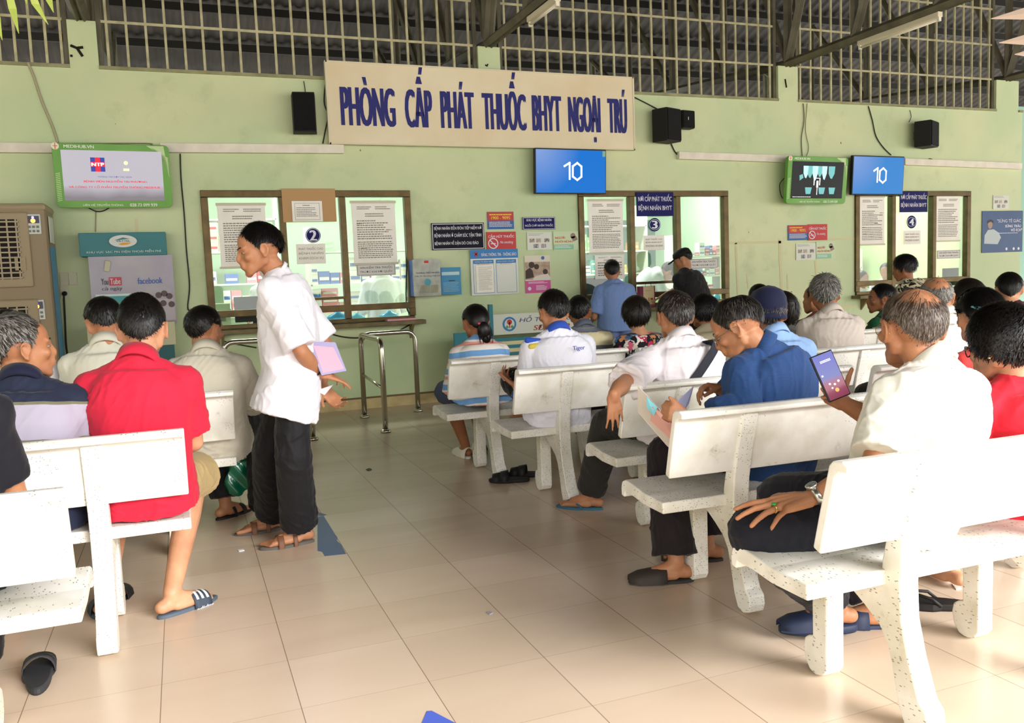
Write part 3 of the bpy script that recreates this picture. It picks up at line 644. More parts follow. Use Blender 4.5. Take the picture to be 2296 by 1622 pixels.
# ---- screens
def blue_screen(rect, label, tilt=0.08, rz=0.0, col='#0a7de4'):
    F0 = wall_face(*rect, off=0.14); w, h = F0.w, F0.h; c = F0.p(.5, .5)
    o = empty('wall_screen', c, rz); o.rotation_euler = (tilt, 0, rz); tag(o, label, 'screen', 'blue queue number screens')
    MB().box((-w / 2, 0.0, -h / 2), (w / 2, 0.045, h / 2)).build('housing', mat('black_plastic', '#151515', 0.4), o, bevel=0.006)
    F = Face((-w / 2 + .012, -0.001, -h / 2 + .014), (1, 0, 0), (0, 0, 1), w - .024, h - .028)
    m = bpy.data.materials.new('blue_display'); m.use_nodes = True; nt = m.node_tree; b = nt.nodes['Principled BSDF']; L = nt.links.new
    b.inputs['Base Color'].default_value = (0.0, 0.01, 0.03, 1); b.inputs['Roughness'].default_value = 0.3; b.inputs['Specular IOR Level'].default_value = 0.08
    tc = nt.nodes.new('ShaderNodeTexCoord'); gr = nt.nodes.new('ShaderNodeTexGradient'); gr.gradient_type = 'SPHERICAL'
    mp = nt.nodes.new('ShaderNodeMapping'); mp.inputs['Location'].default_value = (w * 0.9, 0, -h * 1.0); mp.inputs['Scale'].default_value = (1.9, 1.9, 1.9); L(tc.outputs['Object'], mp.inputs['Vector']); L(mp.outputs[0], gr.inputs[0])
    rp = nt.nodes.new('ShaderNodeValToRGB'); e = rp.color_ramp.elements; e[0].color = srgb(col); e[1].color = srgb('#8fb0ee'); e[1].position = 0.9; L(gr.outputs['Fac'], rp.inputs['Fac'])
    L(rp.outputs['Color'], b.inputs['Emission Color']); b.inputs['Emission Strength'].default_value = 0.45
    mb = MB(); F.rect(mb, 0, 0, 1, 1, 0.001); mb.build('display', m, o)
    em = mat('white_screen_glyph', '#ffffff', 0.4, emit='#ffffff', estr=0.6); mb = MB()
    def st(u0, v0, u1, v1, t=0.024):
        a = vec(u0 * F.w, v0 * F.h); b2 = vec(u1 * F.w, v1 * F.h); n = vec(-(b2 - a)[1], (b2 - a)[0]); n = n / np.linalg.norm(n) * t * F.w / 2
        d = (b2 - a) / np.linalg.norm(b2 - a) * t * F.w * 0.4; a = a - d; b2 = b2 + d
        F.poly(mb, [((p)[0] / F.w, p[1] / F.h) for p in (a + n, a - n, b2 - n, b2 + n)], 0.003)
    st(.40, .62, .475, .70); st(.475, .70, .475, .32)
    Z = [(.52, .62), (.585, .70), (.645, .62), (.645, .38), (.585, .30), (.52, .38)]
    for i in range(6): st(*Z[i], *Z[(i + 1) % 6])
    mb.build('numeral', em, o)
    MB().box((-0.1, 0.045, -0.1), (0.1, 0.14, 0.1)).build('wall_bracket', DARKSTEEL, o)
    if rect[0] < 1500:
        mb = MB(); F.rect(mb, .955, .86, 1.0, .99, 0.003); mb.build('energy_label', mat('energy_label', '#7fa58c', 0.5, emit='#55806a', estr=.2), o)
blue_screen((1198, 334, 1361, 435), 'blue queue screen below the big sign', 0.06, 0.04)
blue_screen((1909, 350, 2029, 437), 'blue queue screen over window 4, beside an advert screen', 0.06, 0.04, '#3f94e4')
def advert_screen(rect, label, kind, off=0.2, tilt=0.1):
    F0 = wall_face(*rect, off=off); w, h = F0.w, F0.h; c = F0.p(.5, .5)
    o = empty('advert_screen', c); o.rotation_euler = (tilt, 0, 0.05); tag(o, label, 'screen', 'green framed advert screens')
    # rounded green surround
    r = 0.045; pts = []
    for cx, cz, a0 in ((w / 2 - r, h / 2 - r, 0), (-w / 2 + r, h / 2 - r, 90), (-w / 2 + r, -h / 2 + r, 180), (w / 2 - r, -h / 2 + r, 270)):
        for k in range(6): a = math.radians(a0 + 90 * k / 5); pts.append((cx + r * math.cos(a), cz + r * math.sin(a)))
    MB().prism(pts, 1, 0.0, 0.05).build('surround', mat('green_surround', '#5f9b3c', 0.4, noise=0.4, color2='#8fbf62', nscale=3), o, bevel=0.004)
    F = Face((-w / 2, 0, -h / 2), (1, 0, 0), (0, 0, 1), w, h)
    mb = MB(); 
    for k in range(11):  # pale curved hatch in the corner
        t = k / 10; F.poly(mb, [(0.80 + .14 * t, .985), (0.812 + .14 * t, .985), (.985, .80 - .3 * t), (.985, .78 - .3 * t)], 0.0015)
    for k in range(16): F.poly(mb, [(.012, .10 + .028 * k), (.05, .115 + .028 * k), (.05, .125 + .028 * k), (.012, .11 + .028 * k)], .0015)
    mb.build('hatching', mat('pale_green_print', '#c3dba0', 0.5), o)
    WP = mat('white_panel_print', '#e9efe0', 0.5)
    mb = MB(); F.text(mb, 'MEDIHUB.VN', .10, .925, .35, .972, .0018, bold=.02); F.text(mb, 'LIÊN HỆ TRUYỀN THÔNG', .22, .022, .56, .075, .0018, bold=.01); F.text(mb, '028 73 099 939', .62, .022, .86, .07, .0018, bold=.02)
    mb.build('lettering', WP, o)
    mb = MB(); F.disc(mb, .03, .95, .03, .004); mb.v[-1][:] = mb.v[-1]; mb.build('badge', mat('cream_badge', '#e6e2c8', 0.5), o)
    mb = MB(); F.rect(mb, .01, .945, .05, .955, .0055); F.rect(mb, .026, .90, .034, 1.0, .0055); mb.build('badge_cross', mat('orange_cross', '#d8734a', 0.5), o)
    S = Face(F.p(.07, .115), (1, 0, 0), (0, 0, 1), w * .86, h * .78)
    if kind == 'blank':
        m = bpy.data.materials.new('grey_display'); m.use_nodes = True; nt = m.node_tree; b = nt.nodes['Principled BSDF']; L = nt.links.new
        tc = nt.nodes.new('ShaderNodeTexCoord'); sp = nt.nodes.new('ShaderNodeSeparateXYZ'); L(tc.outputs['Object'], sp.inputs[0])
        n1 = nt.nodes.new('ShaderNodeTexNoise'); n1.inputs['Scale'].default_value = 3; L(tc.outputs['Object'], n1.inputs['Vector'])
        ma = nt.nodes.new('ShaderNodeMath'); ma.operation = 'MULTIPLY_ADD'; ma.inputs[1].default_value = 0.12; L(n1.outputs['Fac'], ma.inputs[0]); L(sp.outputs['Z'], ma.inputs[2])
        rp = nt.nodes.new('ShaderNodeValToRGB'); e = rp.color_ramp.elements; e[0].position = 0.0; e[0].color = srgb('#6f6470'); e[1].position = 0.10; e[1].color = srgb('#c9c2d0')
        mr = nt.nodes.new('ShaderNodeMapRange'); mr.inputs['From Min'].default_value = -0.12; mr.inputs['From Max'].default_value = 0.9; L(ma.outputs[0], mr.inputs['Value']); L(mr.outputs[0], rp.inputs['Fac'])
        L(rp.outputs['Color'], b.inputs['Emission Color']); b.inputs['Emission Strength'].default_value = 0.38; b.inputs['Base Color'].default_value = (.04, .04, .04, 1); b.inputs['Roughness'].default_value = 0.2
        mb = MB(); S.rect(mb, 0, 0, 1, 1, .003); mb.build('display', m, o)
        RD = mat('red_screen_text', '#c02038', .5, emit='#d01c34', estr=.45); BL = mat('blue_screen_text', '#2a3c90', .5, emit='#2a3c90', estr=.4)
        mb = MB(); S.text(mb, 'THÔNG TIN HỢP TÁC GIỮA', .34, .455, .68, .50, .005); mb.build('display_text', BL, o)
        mb = MB(); S.text(mb, 'BỆNH VIỆN NGUYỄN TRI PHƯƠNG', .20, .355, .83, .42, .005, bold=.03); S.text(mb, 'VÀ CÔNG TY CỔ PHẦN TRUYỀN THÔNG MEDIHUB', .05, .25, .96, .31, .005, bold=.02); mb.build('display_text', RD, o)
        mb = MB(); S.rect(mb, .28, .58, .42, .86, .005); mb.build('emblem', BL, o)
        mb = MB(); S.rect(mb, .325, .58, .375, .86, .0065); S.rect(mb, .28, .68, .42, .77, .0065); mb.build('emblem', RD, o)
        mb = MB(); S.text(mb, 'NTP', .29, .69, .41, .755, .008, bold=.04); S.disc(mb, .62, .70, .0, .005) if False else None; mb.build('emblem', mat('white_screen_text', '#ffffff', .5, emit='#ffffff', estr=.6), o)
        mb = MB(); S.disc(mb, .63, .76, .018, .005); S.rect(mb, .60, .60, .66, .65, .005); mb.build('emblem', mat('faint_green_logo', '#c8d8a8', .5, emit='#c8d8a8', estr=.5), o)
    else:
        mb = MB(); S.rect(mb, 0, 0, 1, 1, .003); mb.build('display', mat('dark_display', '#060808', .45, emit='#0d1413', estr=.3, spec=.2), o)
        TE = mat('teal_tooth_glow', '#6fb0b0', .5, emit='#4f9aa0', estr=.4); TP = mat('pale_tooth_glow', '#b8e0e4', .5, emit='#8cc8d2', estr=.5); rg = random.Random(3)
        mb = MB(); mb2 = MB()
        for i, u in enumerate((.26, .34, .44, .53, .62, .76)):
            wv = .045 + .02 * rg.random(); bt = .5 + .12 * rg.random(); t = mb if i % 2 else mb2
            S.poly(t, [(u - wv, .88), (u - wv * .9, .68), (u - wv * .3, bt), (u + wv * .2, bt - .02), (u + wv * .9, .68), (u + wv, .88)], .005)
        for i, u in enumerate((.32, .58, .78)): S.poly(mb, [(u - .06, .30), (u + .07, .30), (u + .05, .12), (u - .04, .12)], .005)
        S.poly(mb, [(.14, .62), (.2, .66), (.22, .56), (.15, .48)], .005)
        for q_ in (mb, mb2):
            k_ = 0
            for vv_ in q_.v: n_ = len(vv_); t_ = MB(); t_.add(vv_, [tuple(range(n_ // 2)), tuple(range(n_ - 1, n_ // 2 - 1, -1))]); t_.build('display_image', TE if q_ is mb else TP, o)
        mb = MB()
        for a in [(.42, .36, .435, .56), (.53, .36, .545, .56), (.42, .545, .545, .56), (.475, .30, .51, .48), (.487, .1, .498, .30)]: S.rect(mb, *a, .007)
        S.lines(mb, .03, .02, .55, .045, 1, random.Random(2), .006); mb.build('display_image', mat('white_screen_text', '#ffffff', .5, emit='#ffffff', estr=.6), o)
    MB().box((-0.1, 0.05, -0.1), (0.1, off - .02, 0.1)).build('wall_bracket', DARKSTEEL, o)
advert_screen((122, 324, 383, 466), 'green framed advert screen at left, showing red and blue words', 'blank', 0.22)
advert_screen((1762, 352, 1902, 457), 'green framed advert screen at right, showing x-ray-like teeth', 'tooth', 0.2)

# ---- signs on the wall between windows 2 and 3
textsign((968, 500, 1086, 560), ['BỆNH NHÂN ĐẾN ĐÓN TIẾP NIỀM NỞ', 'BỆNH NHÂN Ở CHĂM SÓC TẬN TÌNH', 'BỆNH NHÂN VỀ DẶN DÒ CHU ĐÁO'], 'dark navy slogan sign with three white lines', m=mat('dark_slogan_board', '#161322', .5, noise=.5, color2='#0c0a16', spec=.12), border=WHITEPRINT, xs=[(.05, .95), (.05, .94), (.05, .88)])
RED = mat('red_sign', '#c2302c', .4, noise=.25, color2='#8d1f1f', nscale=4); YEL = mat('yellow_print', '#e8c83c', .5); BLU2 = mat('blue_sign', '#2a5f9e', .4)
def hotline(rect, label):
    F = sheet('hotline_sign', rect, label, 'sign', off=.012, th=.004, m=BLU2)
    mb = MB(); F.rect(mb, 0.01, .48, .99, .99, .0012); onto(F, mb, 'red_band', RED)
    mb = MB(); F.text(mb, '1900 - 9095', .14, .56, .86, .74, .0022, bold=.02); F.lines(mb, .08, .79, .92, .87, 1, RNG, .0022, fill=.9); onto(F, mb, 'lettering', YEL)
    mb = MB(); F.lines(mb, .06, .1, .94, .42, 4, RNG, .0022); onto(F, mb, 'print', WHITEPRINT)
hotline((1093, 475, 1152, 514), 'red and blue hotline sign above the red no-smoking sign')
def nosmoke(rect, label):
    F = sheet('no_smoking_sign', rect, label, 'sign', off=.012, th=.004, m=RED)
    mb = MB(); F.text(mb, 'CẤM HÚT THUỐC', .06, .66, .94, .88, .0018, bold=.02); F.text(mb, 'No smoking', .45, .28, .9, .48, .0018, italic=.3)
    ra = .17 * F.w; k = 30; cu, cv = .22, .34
    for i in range(k):
        a0, a1 = 2 * math.pi * i / k, 2 * math.pi * (i + 1) / k; q = lambda a, r: (cu + r * math.cos(a) / F.w, cv + r * math.sin(a) / F.h)
        F.poly(mb, [q(a0, ra), q(a1, ra), q(a1, ra * .82), q(a0, ra * .82)], .0018)
    q = lambda x, y: (cu + x / F.w, cv + y / F.h)
    F.poly(mb, [q(-ra * .65, ra * .52), q(-ra * .52, ra * .65), q(ra * .65, -ra * .52), q(ra * .52, -ra * .65)], .0018); F.poly(mb, [q(-ra * .5, -ra * .12), q(ra * .5, -ra * .12), q(ra * .5, ra * .04), q(-ra * .5, ra * .04)], .0017)
    onto(F, mb, 'lettering', WHITEPRINT)
nosmoke((1091, 520, 1157, 559), 'red no-smoking sign right of the dark slogan sign')
textsign((1172, 487, 1245, 515), ['KHU VỰC BỆNH NHÂN', 'NGỒI CHỜ NHẬN THUỐC'], 'small navy waiting-area sign left of window 3', border=WHITEPRINT, xs=[(.12, .88), (.07, .93)])
def photo_sheet(rect, label):
    F = sheet('photo_notice', rect, label, 'paper notice', off=.01, th=.003, m=mat('laminated_white', '#cfd2c4', .25))
    for k, (u, v, c) in enumerate([(.1, .42, '#7c6a5e'), (.36, .42, '#a08a7c'), (.7, .42, '#3c3a3c'), (.25, .1, '#46566a'), (.56, .1, '#8a7684')]):
        mb = MB(); F.rect(mb, u, v, u + .2, v + .22, .0015); onto(F, mb, 'picture', mat('photo_' + c, c, .5, noise=.8, color2='#d8cbbf', nscale=60))
    mb = MB(); F.lines(mb, .06, .78, .7, .93, 2, RNG, .0015, fill=.3); onto(F, mb, 'print', INK)
photo_sheet((1182, 521, 1237, 560), 'white laminated sheet of five small photos, under the small navy sign')
photo_sheet((1785, 546, 1829, 583), 'white laminated sheet of small photos, below hotline sign near window 4')
photo_sheet((2227, 438, 2262, 469), 'small white sheet of photos above the dark blue doctor poster')
def caregiver(rect, label):
    F = sheet('caregiver_notice', rect, label, 'paper notice', off=.01, th=.003, m=mat('pale_green_sheet', '#c0d1a8', .3))
    mb = MB(); F.text(mb, 'NGƯỜI', .07, .60, .46, .76, .0016, bold=.03); F.text(mb, 'NUÔI BỆNH', .07, .38, .76, .54, .0016, bold=.03); onto(F, mb, 'lettering', mat('salmon_print', '#d06a54', .5))
    mb = MB(); F.rect(mb, .02, .03, .80, .30, .0013); onto(F, mb, 'green_band', mat('mint_band', '#8dc09c', .5))
    mb = MB(); F.disc(mb, .78, .76, .03, .0016); F.poly(mb, [(.68, .7), (.9, .75), (.97, .55), (.8, .45)], .0016); onto(F, mb, 'figure', mat('brown_figure_print', '#8e7c6c', .5))
    mb = MB(); F.lines(mb, .06, .08, .74, .24, 2, RNG, .002); onto(F, mb, 'print', WHITEPRINT)
caregiver((1241, 519, 1297, 561), 'pale green caregiver notice at the left edge of window 3')
caregiver((1830, 542, 1872, 581), 'pale green caregiver notice beside the photo sheet left of window 4')
hotline((1767, 505, 1812, 539), 'red and blue hotline sign left of window 4')
nosmoke((1811, 503, 1855, 539), 'red no-smoking sign left of window 4')
# information board
F = sheet('information_board', (1056, 559, 1162, 661), 'white and blue information board with two clips', 'notice board', off=.03, th=.02, m=mat('white_acrylic', '#cfd2c8', .2))
mb = MB(); F.rect(mb, -.005, .80, 1.005, 1.0, .002); onto(F, mb, 'header', mat('azure_header', '#2478b8', .4))
mb = MB(); F.text(mb, 'BẢNG THÔNG TIN - THÔNG BÁO', .23, .85, .97, .94, .0035, bold=.02); onto(F, mb, 'lettering', WHITEPRINT)
mb = MB(); F.rect(mb, .09, .86, .15, .94, .003); onto(F, mb, 'emblem', mat('emblem_navy', '#27306e', .5)); mb = MB(); F.rect(mb, .105, .85, .135, .95, .0035); F.rect(mb, .08, .885, .16, .915, .0035); onto(F, mb, 'emblem', RED)
for a, b, t in ((.05, .48, 'THÔNG TIN BỆNH VIỆN'), (.53, .96, 'BỆNH NHÂN CẦN BIẾT')):
    mb = MB(); F.rect(mb, a, .69, b, .77, .002); onto(F, mb, 'heading', mat('azure_header', '#2478b8', .4))
    mb = MB(); F.text(mb, t, a + .03, .71, b - .03, .75, .0035, bold=.01); onto(F, mb, 'lettering', WHITEPRINT)
    mb = MB()
    for r_ in [(a, .04, a + .006, .69), (b - .006, .04, b, .69), (a, .04, b, .048)]: F.rect(mb, *r_, .002)
    onto(F, mb, 'border', mat('azure_header', '#2478b8', .4))
    mb = MB(); F.rect(mb, a + .10, .665, b - .10, .69, .012, .008); onto(F, mb, 'clip', mat('grey_clip', '#77746a', .3, .7))
mb = MB(); F.rect(mb, .1, .06, .47, .66, .006, .004); onto(F, mb, 'paper', WHITE_P)
mb = MB(); F.lines(mb, .15, .1, .44, .62, 24, RNG, .008, fill=.3); onto(F, mb, 'print', FADED)
# maternity poster
F = sheet('health_poster', (1177, 573, 1234, 657), 'poster of a family in bed with pink lower part', 'poster', off=.01, th=.003, m=mat('poster_cream', '#d6cdb8', .3))
mb = MB(); F.rect(mb, 0, 0, 1, .33, .0012); onto(F, mb, 'pink_band', mat('magenta_band', '#c84a8c', .4))
mb = MB(); F.rect(mb, .01, .36, .99, .83, .0012); onto(F, mb, 'picture', mat('poster_picture', '#a08874', .5, noise=.8, color2='#cdb7a0', nscale=18))
mb = MB(); F.disc(mb, .27, .75, .035, .002); F.disc(mb, .46, .70, .03, .002); F.disc(mb, .8, .56, .03, .002); F.poly(mb, [(.02, .38), (.02, .6), (.2, .68), (.3, .6), (.35, .42)], .0018); onto(F, mb, 'picture', mat('dark_hair_print', '#3f2e26', .5))
mb = MB(); F.poly(mb, [(.3, .36), (.4, .44), (.6, .48), (.9, .5), (.99, .42), (.99, .36)], .0024); onto(F, mb, 'picture', mat('white_sheet_print', '#d9cfc4', .5)); 
mb = MB(); F.lines(mb, .12, .24, .9, .30, 2, RNG, .002); F.lines(mb, .42, .06, .85, .2, 5, RNG, .002); F.disc(mb, .16, .12, .02, .002); onto(F, mb, 'print', WHITEPRINT)
mb = MB(); F.disc(mb, .72, .93, .02, .002); onto(F, mb, 'emblem', BLU2)
# doctor poster, slightly tilted
F = sheet('doctor_poster', (2202, 473, 2293, 566), 'dark blue poster of a doctor with folded arms at far right', 'poster', off=.012, th=.003, m=mat('poster_blue', '#31507c', .35, noise=.4, color2='#1f3c66', nscale=3))
mb = MB(); F.poly(mb, [(.05, .22), (.06, .42), (.14, .55), (.28, .56), (.40, .48), (.46, .36), (.42, .28), (.38, .2)], .0016); onto(F, mb, 'figure', mat('white_coat_print', '#b9c2c4', .5))
mb = MB(); F.disc(mb, .19, .68, .045, .002, r2=.06); onto(F, mb, 'figure', mat('face_print', '#a58d7c', .5)); mb = MB(); F.poly(mb, [(.12, .70), (.13, .77), (.2, .80), (.27, .76), (.27, .70), (.2, .745)], .0026); onto(F, mb, 'figure', mat('dark_hair_print', '#3f2e26', .5))
mb = MB(); F.text(mb, '"SỪNG TÊ GIÁC', .36, .72, .95, .82, .0018, bold=-.005); F.text(mb, 'SỪNG TRÂU', .56, .60, .95, .68, .0018, bold=.03); F.text(mb, 'VÔ ÍCH"', .70, .50, .98, .58, .0018, bold=.03); F.lines(mb, .4, .44, .95, .47, 1, RNG, .0018)
for u in (.6, .78, .9): F.disc(mb, u, .08, .02, .0018)
onto(F, mb, 'lettering', WHITEPRINT)
# suggestion box + blue leaflet box
def tray(rect, label, m, off, body=None):
    F = wall_face(*rect, off=off); c = F.p(.5, .5); o = empty('leaflet_box' if off < .15 else 'submission_box', c); tag(o, label, 'box')
    MB().box((-F.w / 2, 0, -F.h / 2), (F.w / 2, off, F.h / 2)).build('body', m, o, bevel=.004)
    G = Face((-F.w / 2, 0, -F.h / 2), (1, 0, 0), (0, 0, 1), F.w, F.h); return o, G
o, G = tray((926, 582, 988, 664), 'acrylic submission box with blue side beside window 2', mat('blue_acrylic', '#2b56a8', .3), .18)
mb = MB(); G.rect(mb, .0, .0, 1.0, 1.0, .004); mb.build('front_sheet', mat('silver_sheet', '#a9aca0', .15, noise=.6, color2='#6b7058', nscale=9), o)
mb = MB(); G.text(mb, 'THÙNG TIẾP NHẬN', .10, .60, .95, .68, .006, bold=.01); G.text(mb, 'Giấy Tờ Vật Dụng Thất Lạc', .06, .52, .98, .58, .006); mb.build('lettering', mat('indigo_print', '#3b3f78', .5), o)
mb = MB(); G.disc(mb, .52, .38, .035, .006); mb.build('emblem', mat('teal_ring', '#4f9aa8', .5), o); mb = MB(); G.rect(mb, .42, .9, .58, .97, .006); mb.build('emblem', RED, o)
mb = MB()
for k in range(14): G.poly(mb, [(.2 + .05 * k, .08), (.22 + .05 * k, .08), (.3 + .045 * k, .3), (.285 + .045 * k, .3)], .006)
mb.build('print', mat('olive_print', '#7d7a50', .5), o)
o, G = tray((989, 600, 1034, 661), 'sky blue leaflet box next to the acrylic submission box', mat('sky_blue_box', '#2f86b0', .35), .12)
mb = MB(); G.rect(mb, .04, .72, .92, .84, .003); G.lines(mb, .1, .08, .9, .45, 7, RNG, .003, fill=.2); mb.build('print', mat('pale_print', '#b9d4d8', .5), o)
mb = MB(); G.rect(mb, .38, .50, .68, .53, .005); mb.build('slot', mat('dark_slot', '#2a3a40', .6), o)
# support stand: white board on a teal slatted frame
def stand():
    Yb = YW - 0.45
    a = at(1022, 700, Y=Yb); b = at(1330, 690, Y=Yb)
    o = empty('support_stand', (a[0], Yb, 0)); tag(o, 'teal slatted stand with a white support board against the wall', 'stand')
    TEAL = mat('teal_paint', '#2f7d8a', .45, noise=.3, color2='#1f5b66'); CREAMS = mat('cream_slat', '#d5cc9c', .5)
    F = wall_face(1105, 700, 1323, 745, off=.45); x0 = F.c[0] - a[0]; W_ = F.w; z0 = F.c[2]
    MB().box((x0, -.01, z0), (x0 + W_, .02, z0 + F.h)).build('board', mat('white_board', '#cdd2c4', .4), o)
    G = Face((x0, -.011, z0), (1, 0, 0), (0, 0, 1), W_, F.h)
    mb = MB(); G.text(mb, 'HỖ TRỢ NGƯỜI BỆNH', .26, .5, 1.15, .88, .002, italic=.25); mb.build('lettering', mat('indigo_print', '#3b3f78', .5), o)
    mb = MB(); G.text(mb, 'SĐT: 028 3', .40, .12, .85, .38, .002, bold=.02, italic=.2); mb.build('lettering', mat('brick_print', '#a8403c', .5), o)
    mb = MB(); G.disc(mb, .16, .5, .075, .002); mb.build('emblem', mat('azure_header', '#2478b8', .4), o); mb = MB(); G.disc(mb, .16, .5, .055, .003); mb.build('emblem', mat('white_board', '#cdd2c4'), o)
    mb = MB(); G.disc(mb, .16, .6, .028, .004); G.rect(mb, .155, .3, .165, .6, .004); mb.build('emblem', RED, o); mb = MB(); G.disc(mb, .135, .36, .016, .004); G.disc(mb, .185, .36, .016, .004); mb.build('emblem', mat('leaf_green_print', '#4e9a5c', .5), o)
    zt = z0; n = 5
    for k in range(n):
        z = zt - .075 * k - .035; MB().box((x0 - .02, .0, z - .035), (x0 + W_, .03, z)).build('slat', TEAL, o)
        MB().box((x0 - .02, -.008, z - .075), (x0 + W_, .022, z - .036)).build('slat', CREAMS, o)
    for px, top in ((1099, 683), (1062, 686)):
        p = at(px, top, Y=Yb); MB().box((p[0] - a[0] - .02, -.02, 0), (p[0] - a[0] + .02, .03, p[2])).build('post', TEAL, o)
    MB().box((x0 + W_ - .03, .0, 0), (x0 + W_ + .01, .03, z0)).build('post', TEAL, o)
    p0, p1 = at(1018, 748, Y=Yb), at(1105, 800, Y=Yb); MB().box((p0[0] - a[0], .0, 0.25), (p1[0] - a[0], .03, p0[2])).build('side_panel', TEAL, o)
    MB().box((p0[0] - a[0] + .02, -.25, 0.22), (x0 + W_, .03, .26)).build('shelf', TEAL, o)
stand()
# tape marks on the wall
def tape(a, b, w, label):
    p, q = at(*a, Y=YW - .003), at(*b, Y=YW - .003); d = nrm(q - p); n = np.cross(d, (0, 1, 0)) * w / 2
    v = [p + n, p - n, q - n, q + n]; v2 = [x + vec(0, .002, 0) for x in v]; c = p.copy()
    o = MB().add(np.array(v + v2) - c, [(0, 1, 2, 3), (7, 6, 5, 4), (0, 4, 5, 1), (1, 5, 6, 2), (2, 6, 7, 3), (3, 7, 4, 0)]).build('tape_strip', mat('old_masking_tape', '#cdc79c', .6)); o.location = c; tag(o, label, 'tape', 'old tape strips on the wall')
tape((1636, 545), (1755, 543), .03, 'upper horizontal strip of old tape right of window 3'); tape((1650, 545), (1657, 700), .03, 'long vertical strip of old tape right of window 3')
tape((1748, 536), (1753, 665), .04, 'wide vertical strip of old tape left of the photo sheet'); tape((1765, 616), (1767, 650), .02, 'short tape strip above the grey-haired man')
tape((1828, 585), (1832, 627), .03, 'tape strip under the pale green notice'); tape((1850, 537), (1916, 536), .03, 'horizontal tape strip touching window 4')
tape((1855, 691), (1922, 687), .03, 'lower tape strip left of window 4'); tape((1675, 615), (1678, 648), .02, 'short tape strip beside long vertical strip, right of window 3')
tape((305, 490), (307, 520), .03, 'tape remnant above the phone-charging kiosk'); tape((448, 478), (450, 520), .03, 'tape remnant at upper left of window 2'); tape((456, 676), (458, 702), .03, 'tape remnant low at left of window 2')
# small wall sockets
def plate(rect, label, plug=False):
    F = wall_face(*rect, off=.012); c = F.p(.5, .5); o = empty('socket_plate', c); tag(o, label, 'wall socket')
    MB().box((-F.w / 2, 0, -F.h / 2), (F.w / 2, .012, F.h / 2)).build('cover', mat('ivory_plate', '#c6c4a8', .4), o, bevel=.003)
    if plug: MB().capsule((0, -.03, -.01), (0, 0, -.01), .02, .022).build('plug', mat('black_plastic', '#151515', .4), o, smooth=True)
plate((134, 611, 152, 640), 'left of the two blank switch plates beside the kiosk'); plate((154, 611, 173, 639), 'right of the two blank switch plates beside the kiosk'); plate((135, 642, 155, 670), 'wall socket with a black plug, under blank plates', True)

